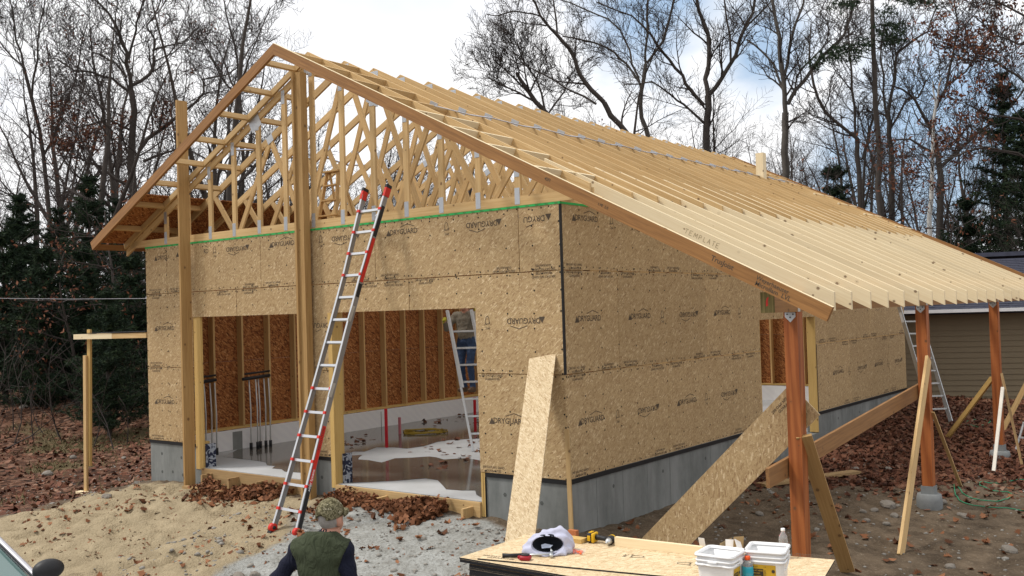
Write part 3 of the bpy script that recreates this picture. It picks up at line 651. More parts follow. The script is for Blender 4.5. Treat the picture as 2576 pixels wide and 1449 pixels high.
# barge beams, ladder boards and lookouts at both ends
lv = M['lvl']
LV = {}
for (yy, tag_) in ((-.651, 'f'), (LEN + .61, 'b')):
    slope('barge_beam', -1, XR, -9.119, yy, .044, .14, 0, lv, B, sq=True); LV[tag_] = slope('barge_beam', 1, XR, 3.388, yy, .044, .14, 0, lv, B, sq=True)
slope('beam_edge', 1, XR, 3.388, -.651, .044, .004, -.0048, M['spruce_pale'], B, sq=True)
for yy in (-.042, LEN + .003):
    slope('ladder_board', -1, XR, XE, yy, .038, .089, 0, sp, B, mitre=True); slope('ladder_board', 1, XR, .45, yy, .038, .089, 0, sp, B, mitre=True)
LX = (-4.557, -5.10, -5.66, -6.25, -6.80, -7.35, -7.92, -8.58)
for px in LX:
    for s in (-1, 1):
        x_ = px if s < 0 else 2 * XR - px; zz = zr(x_) - .047 / CO; up = (-SI if s < 0 else SI, 0, CO)
        m_ = sp if (s < 0 or x_ < -2) else M['spruce_pale']
        for (a, b) in ((-.606, -.043), (-.003, .659), (LEN - .62, LEN + .002), (LEN + .042, LEN + .609)): board('lookout', (x_, a, zz), (x_, b, zz), .038, .087, m_, B, up)
# rafters of the porch roof
RP = M['spruce_pale']; rafters = []
ys = [.225] + [.725 + .6096 * k for k in range(21)]
for k, yy in enumerate(ys): rafters.append(slope('porch_rafter', 1, -.36 + .0 * k, 3.094, yy, .038, .165, 0, RP, B))
tm = strokes([[(a_ + b_ * .075, c_ * .10) for b_, c_ in ln_] for a_, gl_ in zip((-.46, -.34, -.22, -.09, .03, .13, .24, .35), (([(0, 1), (1, 1.05)], [(.5, 1), (.45, 0)]), ([(0, 1), (0, 0), (.9, 0)], [(0, .5), (.7, .55)], [(0, 1), (.9, 1.05)]), ([(0, 0), (.1, 1), (.55, .3), (1, 1.05), (1.05, 0)],), ([(0, 0), (0, 1), (.7, .95), (.75, .55), (0, .45)],), ([(0, 1), (0, 0), (.8, -.02)],), ([(0, 0), (.45, 1.05), (.9, 0)], [(.2, .4), (.75, .42)]), ([(0, 1), (1, 1.05)], [(.5, 1), (.5, 0)]), ([(0, 1), (0, 0), (.9, 0)], [(0, .5), (.7, .55)], [(0, 1), (.9, 1.05)]))) for ln_ in gl_], .011); tm = moved(tm, 0, 0, .5); tx_ = at(1, .224, 1765, 600).x
stick('pencil_lettering', flatmesh('pencil_lettering', [tm], M['pencil']), (tx_, ys[0] - .0012, zr(tx_) - .11), (CO, 0, -SI), (0, -1, 0), B)
# lettering on the front barge beam
def on_barge(txt, size, px, drop, nm='beam_lettering', sp_=1.): stick(nm, flatmesh(nm, [textdata(txt, size, sp_)], M['print']), (px, -.6523, zr(px) - drop), (CO, 0, -SI), (0, -1, 0), B)
on_barge('TrusJoist', .075, 2.33, .075, 'beam_lettering', .95); on_barge('Weyerhaeuser', .058, 2.83, .055); on_barge('Microllam  LVL', .062, 2.83, .115); on_barge('1.9E  2.0', .04, 1.0, .075); on_barge('4SFI', .05, .30, .075)
# sheathing on the lower left slope, sub-fascia
for k in range(6):
    y0 = -.64 + 2.438 * k; y1 = min(y0 + 2.43, LEN + .64)
    u0, u1 = (7.75 + XR) / CO, (9.12 + XR) / CO
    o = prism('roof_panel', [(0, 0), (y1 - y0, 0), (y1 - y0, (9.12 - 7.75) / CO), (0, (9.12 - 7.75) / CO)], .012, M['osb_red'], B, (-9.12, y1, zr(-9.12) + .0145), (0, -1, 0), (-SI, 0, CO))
board('sub_fascia', (-9.13, -.60, 3.262), (-9.13, LEN + .6, 3.262), .022, .10, M['lvl'], B)
# metal spacer straps on the roof
for (sx, seed) in ((-2.12, 1), (-6.42, 2)):
    r2 = random.Random(seed); pts = []
    for i in range(0, 22):
        yy = .3 + i * .62; xx = sx + (.06 if i % 2 else -.05) - (.012 * i if sx > -4 else 0); pts.append((xx, yy, zr(xx) + .008))
    for a, b in zip(pts, pts[1:]): board('spacer_strap', a, b, .034, .014, M['steel_bright'], B, (SI if sx > XR else -SI, 0, CO))
# porch beam, posts, piers
PX = 2.784; PYS = (.039, 4.649, 9.10, 13.55); ZB = 1.888
box('porch_beam', (PX - .14, -.505, ZB), (PX, 13.98, ZB + .199), M['brace'], B)
q = Mt('treated_end_grain', .8); vv = q.obj(); M['endgrain'] = q.col(q.mix(q.ramp(q.noise(q.mp(vv, (40, 1, 2)), 1.2, 3), ((.4, (0, 0, 0)), (.6, (1, 1, 1)))), (.12, .10, .035), (.23, .18, .07)))
prism('beam_end', [(0, 0), (.138, 0), (.138, .197), (0, .197)], .006, M['endgrain'], B, (PX - .139, -.511, ZB + .001), (1, 0, 0), (0, -1, 0))
prism('paint_mark', [(0, 0), (.022, .01), (.02, .05), (.03, .09), (.012, .085), (.0, .05)], .0008, M['red'], B, (PX - .085, -.5123, ZB + .06), (1, 0, 0), (0, -1, 0))
cap = [(-.055, 0), (.055, 0), (.055, -.045), (.0, -.10), (-.055, -.045)]
for k, yy in enumerate(PYS):
    zb_ = -.57 if k else -.80
    po = board('porch_post', (PX - .07, yy + .07, zb_), (PX - .07, yy + .07, ZB - .002), .14, .14, M['fir'], B, (1, 0, 0))
    prism('post_cap_plate', cap, .003, M['galv'], B, (PX - .07, yy - .004, ZB - .004), (1, 0, 0), (0, -1, 0))
    prism('post_cap_plate', [(-.03, 0), (.03, 0), (.03, .06), (0, .10), (-.03, .06)], .003, M['galv'], B, (PX + .004, yy + .05, ZB + .0), (0, 1, 0), (1, 0, 0))
    for cx_, cy_ in ((-.03, -.02), (.03, -.02), (0, -.05)): prism('bolt', hexa(0, 0, .008)[0] and [(a_[0], a_[1]) for a_ in hexa(0, 0, .008)[0]], .004, M['nail'], B, (PX - .07 + cx_, yy - .0085, ZB - .004 + cy_), (1, 0, 0), (0, -1, 0))
for k, yy in enumerate(PYS):
    c_ = (PX - .07, yy + .07); gg = gz(*c_)
    if k == 0: continue
    top = -.57; lathe('pier_footing', [(.165, gg - top - .3), (.168, -.20), (.155, -.115), (.13, -.105)], flat('pier_concrete', (.20, .21, .21), .9, var=.2, sc=20) if k == 1 else bpy.data.materials['pier_concrete'], B, 28, (c_[0], c_[1], top))
    box('pier_cap', (c_[0] - .085, c_[1] - .085, top - .104), (c_[0] + .085, c_[1] + .085, top - .003), bpy.data.materials['pier_concrete'], B)
M['pier'] = bpy.data.materials['pier_concrete']
lathe('pier_footing', [(.165, -.3), (.168, -.06), (.155, -.02), (.13, -.005)], M['pier'], B, 28, (PX - .07, PYS[0] + .07, -.80))
# ------------------------------------------------------------------ trees
def tubes(name, polys, mat, parent=None, colours=None):
    "many tapered polylines as one mesh; polys = [(pts, radii)]; fast"
    V, F = [], []; base = 0
    for pts, rad in polys:
        n = 7 if rad[0] > .09 else (5 if rad[0] > .035 else 3)
        P = np.asarray(pts, float); k = len(P); T = np.empty_like(P); T[1:-1] = P[2:] - P[:-2]; T[0] = P[1] - P[0]; T[-1] = P[-1] - P[-2]
        T /= np.maximum(np.linalg.norm(T, axis=1, keepdims=True), 1e-9)
        ref = np.array([.31, .95, .05]) if abs(T[0][2]) > .7 else np.array([0, 0, 1.]); A = np.cross(T, ref); A /= np.maximum(np.linalg.norm(A, axis=1, keepdims=True), 1e-9); Bv = np.cross(T, A)
        ang = np.arange(n) * 2 * math.pi / n; r_ = np.asarray(rad, float)[:, None, None]
        ring = P[:, None, :] + (A[:, None, :] * np.cos(ang)[None, :, None] + Bv[:, None, :] * np.sin(ang)[None, :, None]) * r_
        V.append(ring.reshape(-1, 3)); i = np.arange(k - 1)[:, None] * n; j = np.arange(n)[None, :]; j2 = (j + 1) % n
        F.append(np.stack([i + j, i + j2, i + n + j2, i + n + j], -1).reshape(-1, 4) + base); base += k * n
    return fastmesh(name, np.concatenate(V), np.concatenate(F), 4, mat, parent, smooth=True)
def leafmesh(name, pts, size, mat, parent, rr, k=1):
    n = len(pts) * k; P = np.repeat(np.asarray(pts, float), k, 0) + rr.normal(0, size * 1.2, (n, 3)); a = rr.normal(0, 1, (n, 3)); a /= np.linalg.norm(a, axis=1, keepdims=True); b = np.cross(a, rr.normal(0, 1, (n, 3))); b /= np.linalg.norm(b, axis=1, keepdims=True)
    s = size * rr.uniform(.6, 1.3, (n, 1)); V = np.stack([P - a * s, P + b * s * .45, P + a * s, P - b * s * .45], 1).reshape(-1, 3); F = np.arange(n * 4).reshape(-1, 4)
    tone = np.repeat(rr.uniform(0, 1, (n, 1)), 4, 0); return fastmesh(name, V, F, 4, mat, parent, attr=np.concatenate([tone, tone, tone, tone * 0 + 1], 1))
def tonemat(name, stops, rough=.8, transl=0.):
    q = Mt(name, rough, 0, .2); a = q.n('ShaderNodeAttribute', attribute_name='tone'); q.col(q.ramp(q.n('ShaderNodeSeparateColor', {0: a.outputs['Color']}).outputs[0], stops)); return q.m
M['bark'] = flat('grey_brown_bark', (.060, .050, .043), .95, var=.5, sc=3.5)
M['bark2'] = flat('grey_bark', (.095, .085, .074), .95, var=.45, sc=3)
M['birch'] = flat('white_birch_bark', (.50, .49, .46), .8, var=.45, sc=5)
M['twig'] = flat('twig_bark', (.045, .036, .032), .95, var=.3, sc=3)
M['oakleaf'] = tonemat('retained_oak_leaf', ((0, (.07, .026, .016)), (.6, (.14, .052, .028)), (1, (.22, .095, .05))))
M['needle'] = tonemat('pine_needle', ((0, (.006, .014, .008)), (.6, (.015, .031, .014)), (1, (.034, .055, .022))))
def unit(v): return v / max(np.linalg.norm(v), 1e-9)
def grow(rr, p, d, L, r0, lev, out, spread=.75, up=.12, dens=1., tips=None, rmin=.0075):
    "a wavy branch with children; lev counts down to 0"
    n = 6 if lev >= 2 else (4 if lev == 1 else 3); pts = [p.copy()]; rads = [r0]; step = L / n; q = p.copy(); d = unit(d)
    for i in range(n):
        d = unit(d + rr.normal(0, .17 if lev > 0 else .12, 3) + np.array([0, 0, up * .5])); q = q + d * step; pts.append(q.copy()); rads.append(max(rmin * .7, r0 * (1 - .85 * (i + 1) / n)))
    out.append((pts, rads))
    if lev == 0:
        if tips is not None: tips.append(pts[-1]); 
        return
    m = int(round({3: 8, 2: 7, 1: 5}.get(lev, 8) * dens))
    for k in range(m):
        t = .18 + .80 * (k + rr.uniform(.1, .9)) / m; f = t * n; i = min(int(f), n - 1); w_ = f - i; b = pts[i] * (1 - w_) + pts[i + 1] * w_; r_ = rads[i] * (1 - w_) + rads[i + 1] * w_
        t_ = unit(pts[i + 1] - pts[i]); s = rr.normal(0, 1, 3); s = unit(s - t_ * s.dot(t_)); nd = unit(t_ * (1 - spread * .55) + s * spread + np.array([0, 0, up]))
        grow(rr, b, nd, L * rr.uniform(.38, .6) * (1.15 - .5 * t), max(rmin, min(r_ * .62, r0 * .5)), lev - 1, out, spread, up, dens, tips, rmin)
def new_tree(label, cat='tree', group=None, name='bare_tree', loc=(0, 0, 0)): return thing(name, label, cat, loc, group)
def generic(seed, height, r0, spread=.62, lean=0., forks=2, crown0=.33, name='bare_tree'):
    rr = np.random.default_rng(seed); trunkp, crown, tips = [], [], []
    root = new_tree('x', name=name)
    for s in range(forks):
        d = np.array([rr.normal(0, .10) + lean + (s - .5 * (forks - 1)) * .28, rr.normal(0, .12), 1.]); n = 9; q = np.array([0, 0, -.6]) ; q0 = q; pts, rads = [q.copy()], [r0 * 1.25 * (1 if s == 0 else .8)]; d = unit(d) if s else unit(np.array([lean, 0, 1.]))
        base = np.array([0, 0, -.6]); 
        if s: # forks from part way up the first stem
            f = rr.integers(2, 4); base = trunkp[0][0][f].copy(); pts = [base.copy()]; rads = [trunkp[0][1][f] * .8]; q = base.copy()
            d = unit(np.array([rr.choice([-1, 1]) * .45, rr.normal(0, .3), 1]))
        L = (height - q[2]) * (1 if s == 0 else .85)
        for i in range(n):
            d = unit(d + rr.normal(0, .07, 3) + np.array([0, 0, .10])); q = q + d * L / n; pts.append(q.copy()); rads.append(max(.015, rads[0] * (1 - .9 * ((i + 1) / n) ** 1.1)))
        trunkp.append((pts, rads)); nb = int(12 / forks ** .5)
        for k in range(nb):
            t = (crown0 if s == 0 else .1) + (.97 - (crown0 if s == 0 else .1)) * (k + rr.uniform(0, 1)) / nb; f = t * n; i = min(int(f), n - 1); w_ = f - i; b = pts[i] * (1 - w_) + pts[i + 1] * w_; r_ = rads[i] * (1 - w_) + rads[i + 1] * w_
            az = rr.uniform(0, 2 * math.pi); el = rr.uniform(.35, 1.0); nd = np.array([math.cos(az), math.sin(az), el]) * np.array([spread / .62, spread / .62, 1])
            grow(rr, b, nd, L * rr.uniform(.26, .44) * (1.2 - .75 * t), max(.03, r_ * .5), 2, crown, .72, .16, 1.15, tips, .011)
    tubes('trunk', trunkp, M['bark'], root); tubes('crown', crown, M['twig'], root)
    return root, tips
VAR = []
for i, (hh, r0, sp_, fk, c0) in enumerate(((17, .19, .6, 2, .3), (15, .15, .5, 2, .25), (19, .22, .7, 1, .35), (14, .12, .45, 3, .2), (18, .2, .55, 2, .42), (12, .10, .5, 2, .15))):
    t_, tips_ = generic(100 + i, hh, r0, sp_, (.0, .06, -.04, .1, -.08, .03)[i], fk, c0); t_.location = (0, 0, -100 - i); VAR.append(t_)
def plant(src, px, py, s, rz, label, cat='tree', group=None, dz=0.):
    c = copy_tree(src); c.location = (px, py, gz(px, py) + dz); c.scale = (s, s, s); c.rotation_euler = (0, 0, rz); tag(c, label, cat, group); return c
def ground_at(px, D):
    "ground point at distance D in the direction of photo column px"
    d = ray(px, 770); d = Vector((d.x, d.y, 0)) ; p_ = CAM + d * D; return p_.x, p_.y
rt = random.Random(11)
# the wood behind: rows of bare trees, near rows thinner
def inframe(px, py):
    d = Vector((px, py, 0)) - CAM; return 1288 + FPX * d.dot(RT) / d.dot(_f)
BT = []
ZN = ((0, 'off the left edge'), (130, 'at the left edge'), (260, 'left of the big oak'), (420, 'beside the big dark oak'), (600, 'behind the left roof slope'), (800, 'behind the middle planks'), (1100, 'seen through the trusses'), (1330, 'above the ridge'), (1500, 'above the rafters'), (1700, 'by the leaning oak'), (1880, 'left of the post end'), (2060, 'right of the post end'), (2230, 'by the straight pine'), (2330, 'left of the birch'), (2450, 'right of the birch'), (2590, 'over the shingle roof'), (9999, 'off the right edge'))
for row, (D, n_, jit, smin, smax) in enumerate(((34, 11, 3, .62, .85), (42, 13, 4, .72, .98), (52, 16, 5, .8, 1.1), (64, 18, 6, .85, 1.15), (80, 20, 8, .95, 1.3), (100, 20, 10, 1.1, 1.5), (57, 26, 6, .8, 1.05), (73, 28, 7, .9, 1.2))):
    for k in range(n_):
        px = -160 + (2576 + 320) * (k + rt.uniform(.15, .85)) / n_; DD = D + rt.uniform(-jit, jit)
        if 700 < px < 1200: sc = .72 if row else .45
        elif 1200 <= px < 1450: sc = .62 if row else .4
        elif px >= 1450: sc = .86 if row else .55
        else: sc = 1.
        if row > 5: sc = .74 if px > 1420 else (.62 if px > 620 else 0)
        if not sc: continue
        if (px < 600 and row == 0) or (px > 1450 and rt.random() < .18): continue
        x_, y_ = ground_at(px, DD); kv = rt.randrange(6); sv = rt.uniform(smin, smax) * sc * (1.05 if px < 600 else .95); zz_ = [z_ for z_ in ZN if px < z_[0]][0][1]
        lb_ = '%s bare tree, %s, %s' % (('two stemmed', 'slim forked', 'thick single', 'thin three stemmed', 'leaning forked', 'small forked')[kv], ('nearest row of the wood', 'second row of the wood', 'third row of the wood', 'deep in the wood', 'far in the wood', 'farthest back in the wood', 'middle of the wood', 'well back in the wood')[row], zz_)
        BT.append(plant(VAR[kv], x_, y_, sv, rt.uniform(0, 6.28), lb_, 'tree', 'bare trees of the wood behind the garage'))
for v_ in VAR: bpy.data.objects.remove(v_.children[0]); 
for v_ in VAR:
    for c_ in list(v_.children): bpy.data.objects.remove(c_)
    bpy.data.objects.remove(v_)

def hero(label, D, limbs, leaves=None, bark=None, dens=1., lev=2, twig=1., name='oak_tree', seed=1, ref=(0, 0, 0), depthj=1., kids=7, spread=.7):
    "limbs surveyed from the photograph: [(x, y, diameter), ...] at distance D, given real depth by bending each limb towards or away"
    rr = np.random.default_rng(seed); x0, y0, _ = limbs[0][0]; gx_, gy_ = ground_at(x0, D); base = Vector((gx_, gy_, gz(gx_, gy_)))
    root = thing(name, label, 'tree', base); trunk, crown, tips = [], [], []
    for li, lb in enumerate(limbs):
        bend = 0 if li == 0 else rr.uniform(-1, 1) * depthj * .35; p0 = None; pts, rads = [], []; arc = 0; prev = None
        for (a, b, w_) in lb:
            if prev is not None: arc += math.hypot(a - prev[0], b - prev[1]) * D / FPX
            prev = (a, b); p_ = far(a, b, D + bend * arc) - base; pts.append(np.array(p_)); rads.append(max(.012, w_ * .5 * D / FPX))
        # refine with slight wobble
        P2, R2 = [pts[0]], [rads[0]]
        for a, b, ra, rb in zip(pts, pts[1:], rads, rads[1:]):
            m = (a + b) / 2 + rr.normal(0, .03 * np.linalg.norm(b - a), 3); P2 += [m, b]; R2 += [(ra + rb) / 2, rb]
        if li == 0: P2[0] = P2[0] * np.array([1, 1, 0]) + np.array([0, 0, -.5])
        trunk.append((P2, R2)); L = sum(np.linalg.norm(b - a) for a, b in zip(P2, P2[1:]))
        m = max(2, int(kids * (L / 4.5) * dens)) if li else int(2 * dens)
        for k in range(m):
            t = (.12 if li else .55) + (.88 if li else .45) * (k + rr.uniform(0, 1)) / m; f = t * (len(P2) - 1); i = min(int(f), len(P2) - 2); w_ = f - i; b = P2[i] * (1 - w_) + P2[i + 1] * w_; r_ = R2[i] * (1 - w_) + R2[i + 1] * w_
            t_ = unit(P2[i + 1] - P2[i]); s = rr.normal(0, 1, 3); s = unit(s - t_ * s.dot(t_)); nd = unit(t_ * .6 + s * spread + np.array([0, 0, .25]))
            grow(rr, b, nd, rr.uniform(1.3, 3.2) * twig, max(.016, min(r_ * .5, .055)), lev, crown, .7, .14, 1.1, tips, .012)
    tubes('trunk', trunk, bark or M['bark'], root)
    if crown: tubes('crown', crown, M['twig'], root)
    if leaves:
        sel = [t_ for t_ in tips if leaves(Vector(t_) + base, rr)]
        if sel: leafmesh('leaves', sel, .075, M['oakleaf'], root, rr, 6)
    return root
def px_of(v):
    d = v - CAM; k = d.dot(_f); return 1288 + FPX * d.dot(RT) / k, 724.5 - FPX * d.dot(UP) / k
def zone(x0, y0, x1, y1, pr):
    def f(v, rr):
        a, b = px_of(v); return x0 < a < x1 and y0 < b < y1 and rr.random() < pr
    return f
hero('big dark oak with crooked limbs rising over the left eave of the garage', 44, [
    [(352, 835, 27), (345, 640, 25), (335, 480, 21), (333, 330, 17), (330, 228, 15)],
    [(330, 228, 11), (317, 160, 10), (320, 133, 9), (300, 83, 8), (273, 33, 6), (227, -10, 4)], [(324, 150, 7), (338, 93, 6), (343, 60, 5), (367, -10, 4)],
    [(333, 215, 10), (377, 187, 9), (387, 160, 8), (385, 127, 7), (410, 118, 5), (460, 108, 4), (493, 73, 3)], [(387, 127, 6), (390, 100, 5), (367, 67, 4), (387, 43, 4), (407, -5, 3)],
    [(322, 228, 8), (283, 197, 7), (233, 182, 6), (187, 177, 4), (143, 147, 3)], [(318, 195, 6), (293, 160, 5), (253, 137, 4), (230, 130, 3)],
    [(350, 377, 11), (370, 350, 10), (417, 317, 9), (467, 277, 7), (513, 233, 6), (510, 200, 5), (567, 190, 4), (610, 160, 3)], [(360, 407, 8), (433, 380, 5), (500, 350, 3)],
    [(333, 467, 9), (290, 450, 8), (250, 417, 6), (200, 397, 5), (143, 390, 4)], [(333, 330, 6), (270, 300, 5), (200, 320, 4), (150, 300, 3)]],
    leaves=lambda v, rr: (lambda a: (90 < a[0] < 440 and 255 < a[1] < 470 and rr.random() < .75) or rr.random() < .03)(px_of(v)), kids=8, dens=1.25, seed=3)
hero('tall oak with two upright limbs behind the middle of the roof slope', 50, [
    [(1778, 800, 20), (1778, 500, 19), (1778, 377, 18), (1779, 300, 17), (1781, 240, 17)], [(1781, 240, 12), (1774, 200, 12), (1784, 133, 11), (1781, 83, 10), (1758, 27, 9), (1740, -60, 7)],
    [(1784, 238, 12), (1814, 200, 11), (1851, 140, 10), (1861, 100, 9), (1894, 33, 8), (1905, -60, 6)], [(1772, 265, 9), (1738, 227, 9), (1718, 190, 8), (1684, 150, 7), (1660, 122, 7), (1640, 90, 6), (1590, 40, 4), (1500, 5, 3)],
    [(1838, 158, 6), (1836, 90, 6), (1822, 0, 4), (1815, -50, 3)], [(1861, 95, 5), (1884, 60, 5), (1925, 20, 4), (1950, -10, 3)], [(1772, 310, 7), (1720, 262, 6), (1690, 240, 5), (1640, 205, 4), (1570, 212, 3)]], seed=5, kids=6)
hero('grey oak with three rising limbs behind the short post on the roof', 47, [
    [(1978, 800, 22), (1978, 433, 19), (1976, 333, 17), (1976, 283, 17)], [(1976, 283, 12), (1974, 240, 12), (1971, 200, 12), (1961, 133, 11), (1951, 50, 9), (1942, -50, 7)], [(1974, 187, 8), (1984, 133, 8), (1998, 67, 7), (2025, -40, 5)],
    [(1982, 262, 10), (2001, 227, 10), (2044, 173, 9), (2084, 127, 8), (2124, 87, 7), (2150, 0, 6), (2160, -50, 5)], [(1971, 230, 7), (1945, 160, 6), (1915, 128, 5), (1880, 100, 4)], [(2000, 240, 5), (2005, 190, 5), (2060, 130, 4), (2090, 100, 3)]], bark=M['bark2'], seed=8, kids=6)
hero('leaning oak whose trunk slants left above the roof slope', 46, [
    [(1640, 800, 20), (1600, 400, 16), (1576, 334, 14), (1536, 291, 14), (1520, 258, 13)], [(1520, 258, 12), (1487, 226, 12), (1458, 186, 11), (1447, 151, 10), (1431, 121, 10), (1404, 91, 9), (1385, 72, 7), (1358, 38, 6), (1337, -10, 5)],
    [(1358, 40, 4), (1325, 33, 4), (1291, 28, 4), (1250, 40, 3), (1225, 35, 2)], [(1402, 90, 5), (1399, 50, 5), (1390, -10, 3)], [(1375, 65, 4), (1330, 60, 3), (1282, 48, 2)], [(1500, 262, 6), (1440, 230, 5), (1400, 205, 4), (1320, 165, 3), (1290, 130, 3)]], seed=13, kids=4, dens=.9)
hero('slim oak with a fork like a letter Y beside the leaning oak', 52, [
    [(1636, 800, 16), (1632, 350, 13), (1614, 296, 11), (1614, 229, 10), (1624, 161, 9)], [(1624, 161, 6), (1627, 100, 6), (1627, 48, 6), (1632, -50, 4)], [(1628, 158, 7), (1667, 105, 7), (1684, 48, 6), (1702, -20, 5)],
    [(1612, 223, 6), (1589, 161, 6), (1584, 126, 5), (1560, 75, 5), (1530, 48, 4), (1468, 22, 4), (1395, -5, 3)], [(1611, 213, 6), (1575, 160, 6), (1546, 132, 6), (1503, 110, 5), (1470, 102, 5), (1415, 91, 4)]], bark=M['bark2'], seed=21, kids=6)
hero('old broken-topped tree with a round mass of fine twigs at the roof edge', 48, [
    [(1440, 800, 18), (1410, 420, 15), (1380, 290, 13), (1347, 256, 12), (1320, 215, 10), (1299, 183, 8)], [(1347, 256, 6), (1300, 230, 5), (1262, 212, 4), (1225, 195, 3)], [(1370, 275, 6), (1350, 200, 5), (1315, 150, 4), (1300, 100, 3)], [(1380, 285, 5), (1420, 230, 4), (1440, 180, 3)], [(1330, 235, 5), (1270, 175, 4), (1240, 150, 3)]], seed=34, kids=15, dens=1.7, twig=.9)
pine_h = hero('tall straight pine trunk with sparse dark green tufts', 40, [
    [(2210, 800, 18), (2208, 467, 15), (2208, 333, 14), (2201, 200, 12), (2194, 0, 10), (2186, -140, 6)], [(2198, 130, 3), (2160, 118, 3), (2110, 128, 2)], [(2200, 150, 3), (2150, 140, 3), (2070, 145, 2)], [(2195, 70, 3), (2240, 62, 3), (2270, 80, 2)], [(2192, 10, 3), (2150, 5, 2), (2110, 15, 2)], [(2192, 0, 3), (2260, -10, 3), (2340, 5, 2)], [(2198, 100, 3), (2240, 105, 2), (2262, 96, 2)]], seed=44, kids=2, dens=.5, twig=.5, name='pine_tree', bark=M['bark'])
hero('forked dark oak standing right of the straight pine trunk', 45, [
    [(2245, 800, 18), (2243, 417, 14), (2236, 340, 12), (2234, 283, 11)], [(2234, 283, 9), (2251, 200, 8), (2257, 133, 8), (2300, 100, 6), (2334, 80, 5), (2357, 15, 4)], [(2232, 300, 7), (2222, 233, 6), (2215, 150, 5), (2225, 60, 4)], [(2236, 330, 6), (2280, 250, 6), (2310, 245, 5), (2330, 200, 4)]], seed=55, kids=8)
hero('pair of crossing dark stems low behind the far end of the roof', 43, [
    [(2167, 800, 16), (2161, 430, 12), (2157, 350, 11), (2140, 335, 10)], [(2157, 350, 8), (2117, 317, 9), (2077, 283, 8), (2047, 213, 7), (2035, 150, 5), (2040, 60, 3)], [(2170, 400, 8), (2185, 350, 8), (2195, 300, 6), (2215, 240, 4)], [(2155, 370, 7), (2150, 270, 7), (2142, 180, 6), (2135, 100, 4), (2130, 10, 3)]], seed=66, kids=8)
hero('white barked birch with a thin forked top', 36, [
    [(2338, 800, 13), (2340, 600, 12), (2343, 500, 11), (2348, 333, 8), (2353, 275, 7)], [(2353, 275, 5), (2360, 235, 5), (2368, 195, 4)], [(2353, 275, 5), (2348, 230, 4), (2347, 205, 3)]], bark=M['birch'], seed=77, kids=2, dens=.6, twig=.5, name='birch_tree')
hero('wide spreading oak with many crooked limbs right of the birch', 42, [
    [(2375, 800, 20), (2367, 450, 16), (2351, 350, 12), (2340, 320, 11)], [(2345, 330, 8), (2327, 300, 8), (2301, 250, 7), (2270, 225, 5), (2240, 215, 4)], [(2342, 320, 8), (2351, 277, 8), (2381, 217, 7), (2398, 133, 6), (2411, 67, 5), (2400, 0, 3)], [(2381, 217, 5), (2430, 180, 5), (2470, 120, 4), (2500, 60, 3)], [(2365, 420, 10), (2400, 390, 10), (2440, 352, 9), (2484, 317, 7), (2544, 267, 6), (2590, 200, 4)], [(2362, 400, 8), (2320, 370, 7), (2290, 350, 5), (2240, 352, 4)]], seed=88, kids=8)
hero('oak at the right edge still holding clusters of rust brown leaves', 33, [
    [(2640, 800, 24), (2640, 420, 20), (2620, 200, 16), (2600, 60, 12), (2590, -60, 9)], [(2620, 260, 8), (2560, 190, 6), (2500, 150, 5), (2460, 140, 3)], [(2600, 60, 6), (2540, 20, 5), (2500, 0, 4), (2440, -10, 3)], [(2630, 340, 8), (2570, 300, 7), (2500, 290, 5), (2430, 260, 3)], [(2640, 430, 9), (2560, 385, 7), (2480, 370, 6), (2400, 395, 4), (2360, 410, 3)], [(2610, 120, 6), (2560, 110, 5), (2500, 90, 4), (2450, 40, 3)]],
    leaves=lambda v, rr: rr.random() < .42, seed=99, kids=9, dens=1.2)
hero('slender forked tree left of the big dark oak', 46, [
    [(140, 840, 12), (130, 600, 11), (110, 400, 10), (80, 250, 9), (60, 170, 8)], [(60, 170, 6), (40, 100, 5), (30, 20, 4), (20, -30, 3)], [(80, 250, 6), (95, 150, 5), (100, 60, 4), (115, -10, 3)], [(110, 390, 7), (140, 330, 6), (170, 250, 5), (200, 150, 4), (220, 60, 3)], [(60, 170, 5), (10, 120, 4), (-30, 60, 3)]], seed=111, kids=10, dens=1.2)
hero('slim tree with upswept twigs behind the left roof slope', 50, [
    [(640, 800, 10), (612, 400, 9), (604, 250, 8), (600, 190, 7)], [(600, 190, 6), (590, 110, 5), (570, 40, 4), (560, -20, 3)], [(603, 210, 5), (625, 150, 4), (650, 90, 3), (680, 20, 3)], [(606, 260, 5), (560, 200, 4), (535, 150, 3), (500, 90, 3)]], seed=122, kids=9, dens=1.2)
# a few more leafy brown oak saplings low on both sides
def brown(label, D, px, hpx, seed, n_=5):
    rr = np.random.default_rng(seed); gx_, gy_ = ground_at(px, D); base = Vector((gx_, gy_, gz(gx_, gy_))); root = thing('oak_sapling', label, 'tree', base); tr_, cr_, tips = [], [], []
    p_ = np.array([0, 0, -.2]); d = np.array([0, 0, 1.]); pts, rads = [p_], [.07]
    for i in range(7): d = unit(d + rr.normal(0, .12, 3)); p_ = p_ + d * hpx / 7; pts.append(p_); rads.append(.07 * (1 - i / 8))
    tr_.append((pts, rads))
    for k in range(14):
        i = rr.integers(1, 7); az = rr.uniform(0, 6.28); grow(rr, pts[i], np.array([math.cos(az), math.sin(az), .35]), hpx * rr.uniform(.25, .42), .025, 1, cr_, .8, .05, 1.3, tips, .009)
    tubes('trunk', tr_, M['bark'], root); tubes('crown', cr_, M['twig'], root); leafmesh('leaves', tips, .065, M['oakleaf'], root, rr, n_); return root
